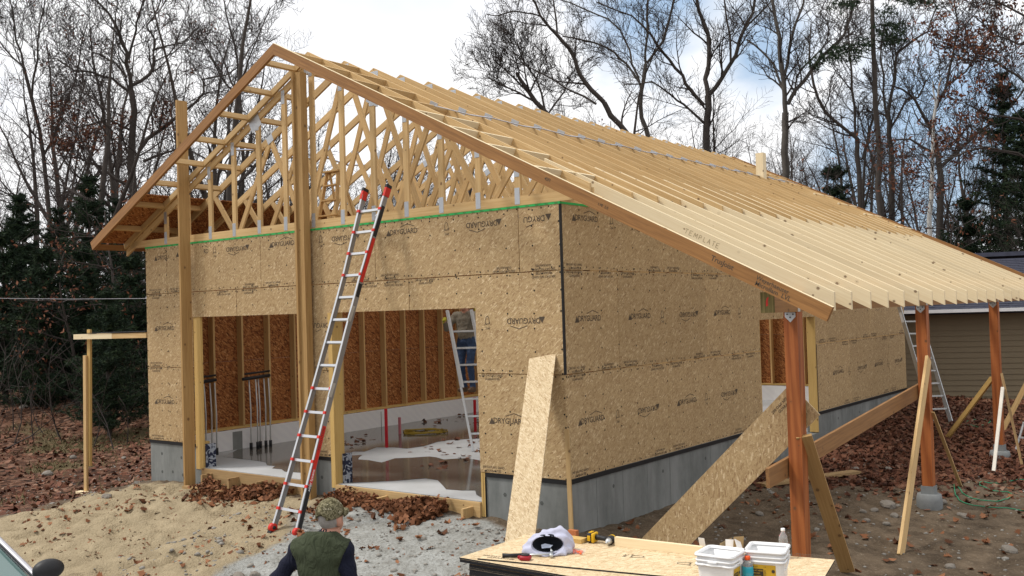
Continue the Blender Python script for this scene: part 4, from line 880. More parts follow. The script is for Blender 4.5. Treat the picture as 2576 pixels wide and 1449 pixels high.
for i, (D, px, hh, lb) in enumerate(((30, 290, 6.5, 'rust leaved sapling just left of the garage eave'), (33, 60, 5.5, 'rust leaved sapling at the far left of the wood'), (30, 190, 4.5, 'rust leaved sapling among the dark evergreens'), (34, 420, 7., 'rust leaved sapling behind the left roof overhang'), (38, 520, 6.0, 'rust leaved sapling seen through the left roof lookouts'), (36, 1560, 9.2, 'rust leaved young oak showing over the roof slope'), (38, 2060, 7.5, 'rust leaved sapling behind the far rake of the roof'), (34, 2390, 5.2, 'rust leaved sapling beside the birch'), (44, 1050, 6.5, 'rust leaved sapling seen through the trusses'))):
    brown(lb, D, px, hh, 200 + i, 4)
# evergreens
def conifer(seed, hh, rad, n_whorl, low=.06):
    rr = np.random.default_rng(seed); root = thing('evergreen_tree', 'x', 'tree'); tr_ = [([np.array([0, 0, -.5]), np.array([.1, 0, hh * .5]), np.array([0, .05, hh])], [.17 * hh / 10, .10 * hh / 10, .01])]; cr_, spots = [], []
    for w_ in range(n_whorl):
        t = low + (1 - low) * (w_ + rr.uniform(0, .6)) / n_whorl; zz = t * hh; L = rad * (1 - t) ** .75 * rr.uniform(.7, 1.15) + .15; nb = 7
        for b in range(nb):
            az = 2 * math.pi * b / nb + rr.uniform(0, 1.); d = np.array([math.cos(az), math.sin(az), .12 + .3 * t]); p_ = np.array([0, 0, zz]); pts = [p_]; n_ = 5; Lb = L * rr.uniform(.65, 1.1)
            for i in range(n_): d = unit(d + rr.normal(0, .07, 3) + np.array([0, 0, .03])); p_ = p_ + d * Lb / n_; pts.append(p_)
            cr_.append((pts, [.028, .022, .017, .012, .008, .005]))
            for i in range(1, n_ + 1):
                side = np.cross(d, [0, 0, 1.]); k = int(3 + 6 * Lb / 3)
                for _ in range(k): spots.append(pts[i] + side * rr.normal(0, .22 * Lb * .5) - d * rr.uniform(0, Lb / n_) + np.array([0, 0, rr.normal(0, .08)]))
    S_ = np.array(spots); n_ = len(S_); m = 9; P = np.repeat(S_, m, 0); a = rr.normal(0, 1, (n_ * m, 3)) * np.array([1, 1, .7]); a /= np.linalg.norm(a, axis=1, keepdims=True); b = np.cross(a, rr.normal(0, 1, (n_ * m, 3))); b /= np.linalg.norm(b, axis=1, keepdims=True)
    L = rr.uniform(.14, .30, (n_ * m, 1)); V = np.stack([P - b * .022, P + b * .022, P + a * L], 1).reshape(-1, 3); F = np.arange(n_ * m * 3).reshape(-1, 3)
    tone = np.repeat(np.repeat(rr.uniform(0, 1, (n_, 1)), m, 0), 3, 0); tubes('trunk', tr_, M['bark'], root); tubes('crown', cr_, M['twig'], root)
    fastmesh('needles', V, F, 3, M['needle'], root, attr=np.concatenate([tone] * 3 + [tone * 0 + 1], 1)); return root
EV = [conifer(301, 11, 3.6, 19), conifer(302, 8, 3.2, 15), conifer(303, 13, 3.8, 21, .1)]
for i, (k, D, px, s, lb) in enumerate(((0, 34, 230, .70, 'dark evergreen with its pointed top left of the garage eave'), (1, 29, 330, .62, 'dark bushy evergreen hugging the left wall of the garage'), (1, 30, 110, .66, 'low dark evergreen left of the wooden arm'), (1, 33, 10, .74, 'dark evergreen at the left edge of the photo'), (2, 46, 60, .62, 'tall evergreen farther back at the far left'), (0, 40, 400, .55, 'small evergreen behind the left roof overhang'),
      (2, 42, 2545, .86, 'tall dark evergreen at the right edge behind the shingle roof'), (1, 40, 2440, .72, 'short bushy evergreen between birch and shingle roof'), (1, 46, 2110, 1.0, 'small dark evergreen just above the far rake beam'), (0, 38, 2590, .8, 'dark evergreen partly cut off by the right edge'), (1, 31, 210, .66, 'low evergreen in the middle of the dark clump left'), (1, 52, 2010, .85, 'evergreen low behind the short post on the roof'), (0, 40, 300, .66, 'dark evergreen in the rear of the left clump behind the eave'), (0, 38, 150, .62, 'dark evergreen in the rear of the left clump above the arm'), (2, 44, 350, .50, 'slender evergreen rising beside the big oak trunk'), (0, 37, 50, .66, 'rear dark evergreen near the left edge'), (1, 26, 270, .5, 'small dark evergreen nearest the staging arm'))):
    x_, y_ = ground_at(px, D); plant(EV[k], x_, y_, s, rt.uniform(0, 6.28), lb)
# pine tufts on the tall straight trunk
rr = np.random.default_rng(5); base = pine_h.location; sp_ = []
for (a, b) in ((2110, 128), (2130, 122), (2160, 118), (2075, 146), (2100, 144), (2150, 140), (2180, 112), (2240, 62), (2262, 72), (2255, 98), (2235, 103), (2112, 12), (2140, 8), (2260, -8), (2310, 0), (2338, 6), (2290, 2), (2050, 160), (2230, 30), (2215, 80)):
    for _ in range(26): sp_.append(np.array(far(a + rr.normal(0, 13), b + rr.normal(0, 8), 40 + rr.normal(0, .7)) - base))
S_ = np.array(sp_); m = 8; P = np.repeat(S_, m, 0); n_ = len(P); a = rr.normal(0, 1, (n_, 3)); a /= np.linalg.norm(a, axis=1, keepdims=True); b = np.cross(a, rr.normal(0, 1, (n_, 3))); b /= np.linalg.norm(b, axis=1, keepdims=True)
V = np.stack([P - b * .02, P + b * .02, P + a * rr.uniform(.14, .26, (n_, 1))], 1).reshape(-1, 3); tone = np.repeat(rr.uniform(.2, 1, (n_, 1)), 3, 0)
fastmesh('needles', V, np.arange(n_ * 3).reshape(-1, 3), 3, M['needle'], pine_h, attr=np.concatenate([tone] * 3 + [tone * 0 + 1], 1))
for e_ in EV:
    for c_ in list(e_.children): bpy.data.objects.remove(c_)
    bpy.data.objects.remove(e_)
# ------------------------------------------------------------------ surface-net solids for soft shapes
def blob(prims, lo, hi, h, k=.03, cut=None):
    """prims: ('c', a, b, ra, rb, label) rounded limb or ('e', centre, radii, label) ellipsoid, smooth union; cut(X,Y,Z,f)->f. Returns verts, quads, labels"""
    lo = np.array(lo, float); n = np.ceil((np.array(hi) - lo) / h).astype(int) + 1
    X, Y, Z = [lo[i] + h * np.arange(n[i]) for i in range(3)]; X, Y, Z = np.meshgrid(X, Y, Z, indexing='ij'); f = np.full(X.shape, 9.); lab = np.zeros(X.shape, int); best = np.full(X.shape, 9.)
    for p in prims:
        if p[0] == 'c':
            a, b, ra, rb, l = np.array(p[1], float), np.array(p[2], float), p[3], p[4], p[5]; ab = b - a; L2 = max(ab @ ab, 1e-12)
            t = np.clip(((X - a[0]) * ab[0] + (Y - a[1]) * ab[1] + (Z - a[2]) * ab[2]) / L2, 0, 1)
            d = np.sqrt((X - a[0] - t * ab[0]) ** 2 + (Y - a[1] - t * ab[1]) ** 2 + (Z - a[2] - t * ab[2]) ** 2) - (ra + (rb - ra) * t)
        else:
            c, r_, l = np.array(p[1], float), np.array(p[2], float), p[3]; q_ = np.sqrt(((X - c[0]) / r_[0]) ** 2 + ((Y - c[1]) / r_[1]) ** 2 + ((Z - c[2]) / r_[2]) ** 2); d = (q_ - 1) * r_.min()
        m = d < best; lab[m] = l; best = np.minimum(best, d)
        hh = np.clip(.5 + .5 * (f - d) / k, 0, 1); f = np.where(f > 5, d, f * (1 - hh) + d * hh - k * hh * (1 - hh))
    if cut is not None: f = cut(X, Y, Z, f)
    f[0], f[-1], f[:, 0], f[:, -1], f[:, :, 0], f[:, :, -1] = [np.maximum(v, 1e-3) for v in (f[0], f[-1], f[:, 0], f[:, -1], f[:, :, 0], f[:, :, -1])]
    s = f < 0; c = [s[i:n[0] - 1 + i, j:n[1] - 1 + j, k_:n[2] - 1 + k_] for i in (0, 1) for j in (0, 1) for k_ in (0, 1)]; cnt = sum(v.astype(int) for v in c); act = (cnt > 0) & (cnt < 8)
    idx = -np.ones(act.shape, int); idx[act] = np.arange(act.sum()); I = np.argwhere(act); acc = np.zeros((len(I), 3)); num = np.zeros(len(I))
    for ax in range(3):
        for u in (0, 1):
            for v in (0, 1):
                o = [0, 0, 0]; oth = [a for a in range(3) if a != ax]; o[oth[0]] = u; o[oth[1]] = v; p0 = I + np.array(o); p1 = p0.copy(); p1[:, ax] += 1
                f0, f1 = f[tuple(p0.T)], f[tuple(p1.T)]; cr = (f0 < 0) != (f1 < 0); t = np.where(cr, f0 / np.where(cr, f0 - f1, 1), 0); pt = p0.astype(float); pt[:, ax] += t; acc[cr] += pt[cr]; num[cr] += 1
    V = lo + h * acc / num[:, None]; F = []
    for ax in range(3):
        o1, o2 = [a for a in range(3) if a != ax]; sl0 = [slice(None)] * 3; sl1 = [slice(None)] * 3; sl0[ax] = slice(0, -1); sl1[ax] = slice(1, None); e = np.argwhere(s[tuple(sl0)] != s[tuple(sl1)])
        e = e[(e[:, o1] > 0) & (e[:, o2] > 0) & (e[:, o1] < n[o1] - 1) & (e[:, o2] < n[o2] - 1)]
        def g_(a, b): q_ = e.copy(); q_[:, o1] -= a; q_[:, o2] -= b; return idx[tuple(q_.T)]
        Q = np.stack([g_(0, 0), g_(1, 0), g_(1, 1), g_(0, 1)], 1); ins = s[tuple(e.T)]; flip = ins if ax != 1 else ~ins; Q[flip] = Q[flip][:, ::-1]; F.append(Q[(Q >= 0).all(1)])
    F = np.concatenate(F); li = np.clip(np.round((V - lo) / h).astype(int), 0, n - 1); return V, F, lab[tuple(li.T)]
def blobmesh(name, prims, lo, hi, h, mats, parent=None, k=.03, cut=None, loc=None, flipn=True):
    V, F, L = blob(prims, lo, hi, h, k, cut)
    o = fastmesh(name, V, F[:, ::-1] if flipn else F, 4, mats[0], parent, smooth=True)
    for m_ in mats[1:]: o.data.materials.append(m_)
    o.data.polygons.foreach_set('material_index', L[F[:, 0]].astype(np.int32) if len(mats) > 1 else np.zeros(len(F), np.int32))
    bm = bmesh.new(); bm.from_mesh(o.data); bmesh.ops.recalc_face_normals(bm, faces=bm.faces); bm.to_mesh(o.data); bm.free()
    if loc is not None: o.location = loc
    return o

# ------------------------------------------------------------------ neighbouring house behind
sidc = flat('tan_clapboard', (.205, .165, .105), .7, var=.1, sc=4); shing = flat('dark_slate_shingle', (.030, .032, .050), .8, var=.5, sc=7); gut = flat('white_gutter', (.72, .73, .75), .4)
NH = thing('neighbour_house', 'low tan clapboard house with dark shingle roof behind the far end of the garage', 'house', (-3.2, 15.2, -.6), rot=(0, 0, R(19)))
# local frame: x along the wall, y away from the camera
EV_Z = 2.41; prism('wall', [(0, -.4), (13, -.4), (13, EV_Z), (0, EV_Z)], .2, sidc, NH, (0, 0, 0), (1, 0, 0), (0, -1, 0))
prism('wall', [(0, -.4), (7, -.4), (7, EV_Z), (3.5, EV_Z + 1.1), (0, EV_Z)], .2, sidc, NH, (0, 7, 0), (0, -1, 0), (-1, 0, 0))
nbm = None
for i in range(24):
    zz = .02 + i * .135
    if zz + .1 > EV_Z: break
    if nbm is None: nbm = mesh('clapboard', [(0, -.026, 0), (13, -.030, 0), (13, -.008, .145), (0, -.008, .145), (0, -.002, -.001), (13, -.002, -.001), (13, -.002, .145), (0, -.002, .145)], [(0, 1, 2, 3), (0, 4, 5, 1), (3, 2, 6, 7)], sidc, NH); nbm.location = (0, 0, zz)
    else: c_ = nbm.copy(); link(c_, NH); c_.location = (0, 0, zz)
prism('roof_slope', [(-.3, 0), (13.3, 0), (13.3, 3.85), (-.3, 3.85)], .12, shing, NH, (0, -.45, EV_Z - .12), (1, 0, 0), (0, -.34, .94)); prism('roof_slope', [(-.3, 0), (13.3, 0), (13.3, 4.4), (-.3, 4.4)], .12, shing, NH, (13, 7.4, EV_Z - .12), (-1, 0, 0), (0, .34, .94))
row = None
for i in range(26):
    u = .02 + i * .145; pts = []
    if row is None:
        vs, fs = [], []; rs = random.Random(4); xx = -.3
        while xx < 13.2:
            w_ = rs.uniform(.26, .36); t = rs.uniform(.008, .016); k_ = len(vs); vs += [(xx, 0, .002), (xx + w_ - .012, 0, .002), (xx + w_ - .012, 0, t), (xx, 0, t), (xx, .15, .003), (xx + w_ - .012, .15, .003)]; fs += [(k_, k_ + 1, k_ + 2, k_ + 3), (k_ + 3, k_ + 2, k_ + 5, k_ + 4)]; xx += w_
        row = mesh('shingle_course', vs, fs, shing, NH); rr_ = row
    else: rr_ = row.copy(); link(rr_, NH)
    yv, zv = .94, .34; rr_.matrix_local = Matrix(((1, 0, 0, (-.12 if i % 2 else 0)), (0, yv, -zv, -.45 + u * yv), (0, zv, yv, EV_Z - .12 + u * zv), (0, 0, 0, 1)))
box('gutter', (-.3, -.56, EV_Z - .19), (13.3, -.455, EV_Z - .11), gut, NH)
box('soffit', (0, -.45, EV_Z - .16), (13, -.02, EV_Z - .13), gut, NH)

# ------------------------------------------------------------------ free standing timbers
def lone(label, cat, name, a, b, w_, h_, mat, up=(0, 0, 1), group=None):
    o = board(name, a, b, w_, h_, mat, None, up); return tag(o, label, cat, group)
so_ = M['spruce_old']; tr = M['treated']
ax0 = at(1, -.24, 441, 256).x + .02
lone('tall weathered plank standing on edge at the left door opening', 'plank', 'mast_plank', (ax0, -.145, -.66), (ax0, -.145, 5.50), .19, .04, M['mast'], (1, 0, 0))
bx = at(1, -.19, 735, 300).x; lone('tall plank left of the pair standing against the middle of the gable', 'plank', 'mast_plank', (bx + .02, -.125, -.60), (bx + .02, -.125, 5.49), .145, .038, M['mast'], (1, 0, 0))
bx2 = bx + .055; lone('tall thick plank right of the pair standing against the middle of the gable', 'plank', 'mast_plank', (bx2 + .035, -.105, -.60), (bx2 + .035, -.105, 5.47), .115, .14, M['mast'], (1, 0, 0))
bp = far(1936, 440, 21.5); lone('short pale post end sticking up above the far roof edge', 'post', 'post_stub', (-2.30, 11.2, 4.3), (-2.30, 11.2, 5.30), .17, .17, M['spruce_pale'], (1, 0, 0))
pole_b = gz(-10.6, .02); ARM = thing('staging_arm', 'wooden arm on a tall leg sticking out from the left wall of the garage', 'staging', (-10.6, 0, pole_b))
arm = lambda n_, a, b, w_, h_, m_, up=(0, 0, 1): board(n_, Vector(a) - Vector((-10.6, 0, pole_b)), Vector(b) - Vector((-10.6, 0, pole_b)), w_, h_, m_, ARM, up)
arm('leg', (-10.66, .04, pole_b - .03), (-10.60, .04, 1.40), .04, .09, M['spruce'], (1, 0, 0)); arm('leg', (-10.60, .085, pole_b + .5), (-10.52, .085, 1.87), .04, .10, tr, (1, 0, 0))
arm('cross_board', (-10.89, -.0, 1.742), (-9.60, -.0, 1.748), .04, .092, M['spruce_pale']); arm('cross_board', (-9.596, .003, 1.745), (-8.54, .003, 1.752), .04, .085, M['spruce'])
arm('cross_board', (-10.8, .40, 1.745), (-8.54, .40, 1.752), .04, .088, M['spruce']); arm('deck_panel', (-10.4, .2, 1.805), (-8.545, .2, 1.815), .46, .012, M['edge_black']); arm('base_block', (-10.85, -.01, pole_b + .02), (-10.55, -.01, pole_b + .03), .10, .04, M['spruce_pale'])
# strand board strips
def osbstrip(label, T1, T2, d, L, mat, side=1):
    T1, T2, d = Vector(T1), Vector(T2), Vector(d).normalized(); w_ = (T2 - T1).length; xd = d; yd = (T2 - T1).normalized(); n_ = xd.cross(yd); 
    o = prism('board_strip', [(0, 0), (L, 0), (L, w_), (0, w_)], .011, mat, None, T1, xd, n_, M['osb_pale']); return tag(o, label, 'board strip')
A_ = osbstrip('strand board strip leaning upright against the near front corner of the garage', (-.46, -.062, 1.41), (-.115, -.03, 1.414), (.25, -.56, -.784), 2.56, M['osb_pale'])
bs = osbstrip('wide strand board brace running diagonally from the near porch post down to the ground', (2.625, .196, 1.158), (2.92, .196, .86), (-.712, .0, -.702), 2.64, M['osb'])
ME_200b = ME_200
stick('guarantee_print', ME_200b, (2.60, .194, .97), (.70, 0, .714), (0, -1, 0)).parent = None
g_o = [o for o in COL.objects if o.name.startswith('guarantee_print') and o.parent is None][0]; g_o.parent = bs; g_o.matrix_parent_inverse = bs.matrix_world.inverted() if False else Matrix(); 
bpy.context.view_layer.update(); g_o.matrix_local = bs.matrix_world.inverted() @ Matrix(((.70, 0, 0, 2.58), (0, 0, -1, .1935), (.714, .7, 0, .93), (0, 0, 0, 1)))
g_o.matrix_local = bs.matrix_local.inverted() @ Matrix(((.707, -.707, 0, 2.56), (0, 0, -1, .1935), (.707, .707, 0, .96), (0, 0, 0, 1)))
# porch braces
br = M['brace']
lone('long brown plank nailed level between the first and second porch posts', 'plank', 'stay_plank', (2.615, -.42, .30), (2.615, 4.80, .715), .036, .19, br)
g1 = at(2, -.93, 2132, 1440); lone('wide brown board bracing the near porch post down to the right', 'board', 'brace_board', (2.80, .06, .66), (g1.x, g1.y, -.92), .15, .036, M['mast'], (.2, -.9, .3))
lone('long pale board bracing the second porch post towards the camera', 'board', 'brace_board', (2.83, 4.50, 1.17), (3.03, 2.26, gz(3.03, 2.26) - .02), .13, .036, M['spruce'], (.9, .1, .25))
lone('thin pale batten leaning from the second porch post to the right', 'batten', 'brace_batten', (2.80, 4.72, .43), (2.75, 6.30, gz(2.75, 6.3) - .02), .02, .045, M['spruce'], (1, 0, 0))
lone('yellow brown stud bracing the third porch post down to the left', 'stud', 'brace_board', (2.64, 9.14, .56), (1.6, 10.2, gz(1.6, 10.2)), .038, .09, tr)
lone('white painted stake leaning on the third porch post', 'stake', 'brace_batten', (2.83, 9.02, .42), (2.89, 7.80, gz(2.89, 7.8)), .04, .05, flat('white_painted_wood', (.66, .62, .54), .6), (1, 0, 0))
lone('thin dark batten leaning right from the third porch post', 'batten', 'brace_batten', (2.80, 9.12, .66), (3.13, 8.74, gz(3.13, 8.74)), .022, .04, M['spruce_old'], (1, 0, 0))
lone('pale stud bracing a hidden post at the far right edge', 'stud', 'brace_board', (2.80, 11.4, .35), (2.28, 11.5, gz(2.28, 11.5)), .038, .09, M['spruce'])
cgz = gz(.02, -.06); lone('narrow stake standing against the near corner of the foundation', 'stake', 'corner_stake', (.05, -.035, cgz - .05), (.028, -.035, .60), .02, .055, M['spruce'], (1, 0, 0))
tag(box('scrap_block', (-.02, -.36, gzs(.05, -.3) - .02), (.14, -.29, gzs(.05, -.3) + .07), M['treated']), 'small wood block by the corner stake', 'block')
box_ = lone('short plank lying on the dirt along the side foundation', 'plank', 'ground_plank', (.55, 4.1, gz(.6, 4.2) + .03), (1.3, 6.0, gz(1.3, 6) + .03), .19, .04, M['spruce_old'])

# ------------------------------------------------------------------ ladders
def boxes(name, segs, mat, parent):
    parts = []
    for a, b, w_, h_, up in segs:
        a, b = Vector(a), Vector(b); x_ = (b - a); L = x_.length; x_.normalize(); y_ = Vector(up).cross(x_).normalized(); z_ = x_.cross(y_); c = (a + b) / 2
        Mx = Matrix(((x_.x, y_.x, z_.x, c.x), (x_.y, y_.y, z_.y, c.y), (x_.z, y_.z, z_.z, c.z), (0, 0, 0, 1))); parts.append(boxdata((-L / 2, -w_ / 2, -h_ / 2), (L / 2, w_ / 2, h_ / 2), Mx))
    vs, fs = merge(parts); return mesh(name, vs, fs, mat, parent)
M['alu_dull'] = flat('dull_aluminium', (.30, .305, .32), .45, .7, .5, .06); alu = M['alu']; red = M['red']
base = Vector((-3.08, -1.62, gzs(-3.08, -1.62))); top = Vector((-2.93, -.085, 3.60)); LD = thing('extension_ladder', 'aluminium ladder with red rung ends leaning on the gable between the doors', 'ladder', base)
ax_ = (top - base); LL = ax_.length; ax_.normalize(); side = Vector((1, -.06, 0)).normalized(); nrm = side.cross(ax_).normalized()    # nrm points away from the wall
if nrm.y > 0: nrm = -nrm
def hw(t): 
    ks = ((0, .245), (.09, .225), (.40, .190), (.57, .178), (.74, .178), (.86, .205), (1, .235))
    for (a, b), (c, d) in zip(ks, ks[1:]):
        if t <= c: return b + (d - b) * (t - a) / (c - a)
    return .235
def lp(t, s, off=0.): return ax_ * (LL * t) + side * (s * hw(t)) + nrm * off
for s in (-1, 1):
    ts = [.0, .09, .22, .40, .57, .74, .86, 1.0]
    boxes('rail', [(lp(a, s), lp(b, s), .022, .066, nrm) for a, b in zip(ts, ts[1:])], M['alu_dull'], LD)
    boxes('rail_flange', [(lp(a, s * .97, .036), lp(b, s * .97, .036), .032, .006, nrm) for a, b in zip(ts, ts[1:])], alu, LD)
    boxes('rail_cap', [(lp(.985, s), lp(1.012, s), .04, .085, nrm)], red, LD); boxes('rail_cap', [(lp(1.0125, s), lp(1.022, s), .042, .088, nrm)], M['rubber'], LD)
    ft_ = lathe('foot', [(.0, -.03), (.052, -.028), (.055, .0), (.052, .028), (.0, .03)], red, LD, 20, lp(.012, s, .02), side); lathe('foot_bolt', [(.0, -.0), (.022, .0), (.024, .035), (.0, .037)], M['rubber'], ft_, 14, (0, 0, 0)); boxes('foot_pad', [(lp(-.012, s, .0), lp(.002, s, .0), .07, .11, nrm)], M['rubber'], LD)
for k in range(14):
    t = .065 + k * .0677; rd = k <= 5 or k >= 10
    boxes('rung', [(lp(t, -1), lp(t, 1), .032 if rd else .03, .034 if rd else .05, nrm)], alu, LD)
    if rd:
        for s in (-1, 1): boxes('rung_bracket', [(lp(t, s * .86, .034), lp(t, s * 1.06, .034), .036, .024, nrm)], red, LD)
for (a, b, m_) in ((.86, .955, M['rubber']), (.72, .855, red), (.675, .715, M['rubber']), (.14, .30, red), (.02, .135, M['rubber'])):
    boxes('rail_sticker', [(lp(a, 1.0) + side * .0145, lp(b, 1.0) + side * .0145, .002, .052, nrm)], m_, LD)
lt_ = textdata('Little Giant Ladder Systems', .045, 1.); me_l = flatmesh('sticker_lettering', [lt_], M['white']); dr_ = (lp(.24, 1) - lp(.04, 1)).normalized(); stick('sticker_lettering', me_l, lp(.125, 1.0) + side * .0165, dr_, side, LD)
lt_ = textdata('REVOLUTION', .04, 1.2); stick('sticker_lettering', flatmesh('sticker_lettering', [lt_], M['rubber']), lp(.265, 1.0) + side * .0166, dr_, side, LD)
for s in (1,): boxes('lock_lever', [(lp(.60, s, .04) + side * .02, lp(.645, s, .04) + side * .035, .02, .05, nrm)], M['galv'], LD); boxes('lock_lever', [(lp(.38, s, .04) + side * .02, lp(.42, s, .04) + side * .035, .02, .05, nrm)], M['galv'], LD)
boxes('kick_brace', [(lp(.065, .9, 0), lp(.0, .72, 0), .012, .02, nrm)], alu, LD); boxes('kick_brace', [(lp(.94, .95, 0), lp(.925, .60, 0), .012, .02, nrm)], alu, LD)
# second ladder, in the garage
lb = Vector((-4.25, 3.36, -.37)); l2 = thing('stepladder', 'grey aluminium ladder standing in the right door opening', 'ladder', lb); tl = far(1124, 782, 17.2) - lb; a2 = Vector(tl); L2 = a2.length; a2.normalize(); sd2 = Vector((.79, .61, 0)); 
for s in (0, 1):
    o_ = sd2 * (.42 * s); boxes('rail', [(o_, o_ + a2 * L2, .04, .09, sd2.cross(a2))], M['galv'], l2)
    boxes('rail', [(o_ + a2 * (L2 * .45) + Vector((.10, -.06, 0)), o_ + a2 * L2 + Vector((.06, -.03, 0)), .03, .08, sd2.cross(a2))], M['galv'], l2)
for k in range(1, int(L2 / .30)): boxes('rung', [(a2 * (.30 * k), a2 * (.30 * k) + sd2 * .42, .03, .04, sd2.cross(a2))], M['galv'], l2)
boxes('warning_sticker', [(a2 * (L2 - .62) + sd2 * .435, a2 * (L2 - .5) + sd2 * .435, .002, .05, sd2.cross(a2))], red, l2)
# ladder behind the second post
p0, p1 = at(2, -.5, 2348, 1062), at(2, -.5, 2392, 1060); q0, q1 = far(2262, 772, (p0 - CAM).dot(_f) + .8), far(2306, 772, (p1 - CAM).dot(_f) + .8)
p0 = p1 + (p0 - p1); l3 = thing('leaning_ladder', 'aluminium extension ladder leaning behind the second porch post', 'ladder', p0)
for a, b in ((p0, q0), (p1, q1)): boxes('rail', [(a - p0, b - p0, .028, .08, (1, -.3, 0))], M['galv'], l3)
for k in range(1, 9): a = p0.lerp(q0, k / 9.2) - p0; b = p1.lerp(q1, k / 9.2) - p0; boxes('rung', [(a, b, .03, .03, (0, 0, 1))], M['galv'], l3)
boxes('top_sticker', [(p0.lerp(q0, .86) - p0 + Vector((0, -.05, 0)), p0.lerp(q0, .95) - p0 + Vector((0, -.05, 0)), .05, .004, (0, -1, 0))], M['white'], l3)
# small aluminium step at the right edge
sb = at(2, -.7, 2556, 1130); st = thing('folding_step', 'small aluminium folding step at the right edge', 'step ladder', sb)
for dx_, dy_ in ((0, 0), (.35, .1)): boxes('rail', [((dx_, dy_, 0), (dx_ + .12, dy_ + .1, .45), .03, .03, (0, 1, 0))], M['galv'], st); boxes('rail', [((dx_ + .25, dy_ + .45, 0), (dx_ + .12, dy_ + .12, .45), .03, .03, (0, 1, 0))], M['galv'], st)
boxes('tread', [((.10, .12, .45), (.50, .22, .45), .18, .02, (0, 0, 1))], alu, st); boxes('tread', [((.04, .04, .20), (.44, .14, .20), .10, .02, (0, 0, 1))], alu, st)
# wooden stepladder standing in the trusses
sl_ = thing('wooden_stepladder', 'small wooden stepladder standing among the trusses right of the middle planks', 'step ladder', (-5.35, 1.22, H + .10)); ow = M['spruce_int']
for s in (0, 1):
    o_ = Vector((.34 * s, 0, 0)); boxes('rail', [(o_ + Vector((-.10 + s * .10, -.14, 0)), o_ + Vector((.03 - .08 * s, .0, .93)), .03, .06, (0, 1, 0))], ow, sl_); boxes('rail', [(o_ + Vector((-.10 + s * .1, .38, 0)), o_ + Vector((.03 - .08 * s, .06, .93)), .02, .035, (0, 1, 0))], ow, sl_)
for k in range(1, 4): boxes('tread', [((-.08 + .03 * k, -.13 + .03 * k, .24 * k), (.40 - .03 * k, -.13 + .03 * k, .24 * k), .09, .02, (0, 0, 1))], ow, sl_)
boxes('top_step', [((-.02, .02, .945), (.34, .02, .945), .16, .025, (0, 0, 1))], ow, sl_); boxes('tread', [((-.25, -.2, -.02), (.7, -.2, -.02), .2, .03, (0, 0, 1))], ow, sl_)

# ------------------------------------------------------------------ pipes, stakes and cables in the garage
pvc = flat('white_pipe', (.55, .55, .54), .4); pipes = thing('pipe_manifold', 'cluster of white pipes with a dark valve rail on the left inner wall', 'pipes', (-8.1, 1.75, -.37)); 
for i, (dx, dy) in enumerate(((0, 0), (.02, .13), (-.02, .22), (.0, .33), (.04, .40))): tube('pipe', [(dx, dy, 0), (dx, dy + .01, .7), (dx - .02, dy, 1.25)], .012, pvc, pipes, 6); tube('pipe_stub', [(dx, dy, 0), (dx, dy, .12)], .028, M['rubber'], pipes, 8)
tube('valve_rail', [(0, -.15, 1.27), (0, .45, 1.30)], .03, M['rubber'], pipes, 8); tube('valve_rail', [(0, -.1, 1.36), (0, .45, 1.38)], .018, M['rubber'], pipes, 8)
c2 = copy_tree(pipes); c2.location = (-8.1, .62, -.37); c2.rotation_euler = (0, 0, .1); tag(c2, 'leaning white pipes by the left door jamb inside the garage', 'pipes')
for i, (px, pyy, x1, y1, lb_) in enumerate(((973, 1126, 972, 1028, 'red stake standing in the puddle in front of the white liner'), (1006, 1092, 1003, 1050, 'faded pink stake just right of the red stake'), (1196, 1085, 1192, 1000, 'red stake behind the ladder in the garage'))):
    b_ = at(2, -.37, px, pyy); D_ = (b_ - CAM).dot(_f); t_ = far(x1, y1, D_); tag(box('marker_stake', (b_.x - .02, b_.y - .02, -.37), (b_.x + .02, b_.y + .02, t_.z), flat('stake_red_%d' % i, ((.42, .01, .02), (.45, .14, .17), (.42, .01, .02))[i], .6)), lb_, 'stake')
rc = random.Random(9); cen = at(2, -.36, 1085, 1088)
pts = [(cen.x + .6 * math.cos(i * .55) * rc.uniform(.3, 1) - .2, cen.y + .5 * math.sin(i * .55) * rc.uniform(.3, 1), -.352 + .01 * (i % 3)) for i in range(60)]
tag(tube('yellow_cord', pts, .011, flat('yellow_cord', (.28, .19, .02), .6), None, 5), 'tangled yellow cord lying on the wet garage floor', 'cord')
rr = np.random.default_rng(61)
# green hose on the dirt
def hose(label, pp, r_=.0075, zz=-.8):
    pts = []
    for a, b in pp: v = at(2, zz, a, b); v = at(2, gz(v.x, v.y) + .02, a, b); v.z = gzs(v.x, v.y) + .015; pts.append(v)
    out_ = []
    for i in range(len(pts) - 1):
        p0_, p1_, p2_, p3_ = pts[max(i - 1, 0)], pts[i], pts[i + 1], pts[min(i + 2, len(pts) - 1)]
        for t in (0, .2, .4, .6, .8): q_ = .5 * ((2 * p1_) + (p2_ - p0_) * t + (2 * p0_ - 5 * p1_ + 4 * p2_ - p3_) * t * t + (3 * p1_ - p0_ - 3 * p2_ + p3_) * t ** 3); q_.z = gzs(q_.x, q_.y) + .014; out_.append(q_)
    return tag(tube('air_hose', out_ + [pts[-1]], r_, flat('green_hose', (.02, .22, .11), .45) if 'green_hose' not in bpy.data.materials else bpy.data.materials['green_hose'], None, 6), label, 'hose')
hose('green hose looping over the dirt right of the second pier', ((2400, 1205), (2402, 1235), (2412, 1258), (2440, 1270), (2490, 1277), (2540, 1283), (2590, 1286)))
hose('green hose curling between the thin batten and the right edge', ((2408, 1222), (2425, 1240), (2455, 1258), (2500, 1263), (2533, 1258), (2546, 1247), (2530, 1238), (2490, 1230), (2466, 1220), (2470, 1210), (2510, 1212), (2550, 1205), (2590, 1205)))
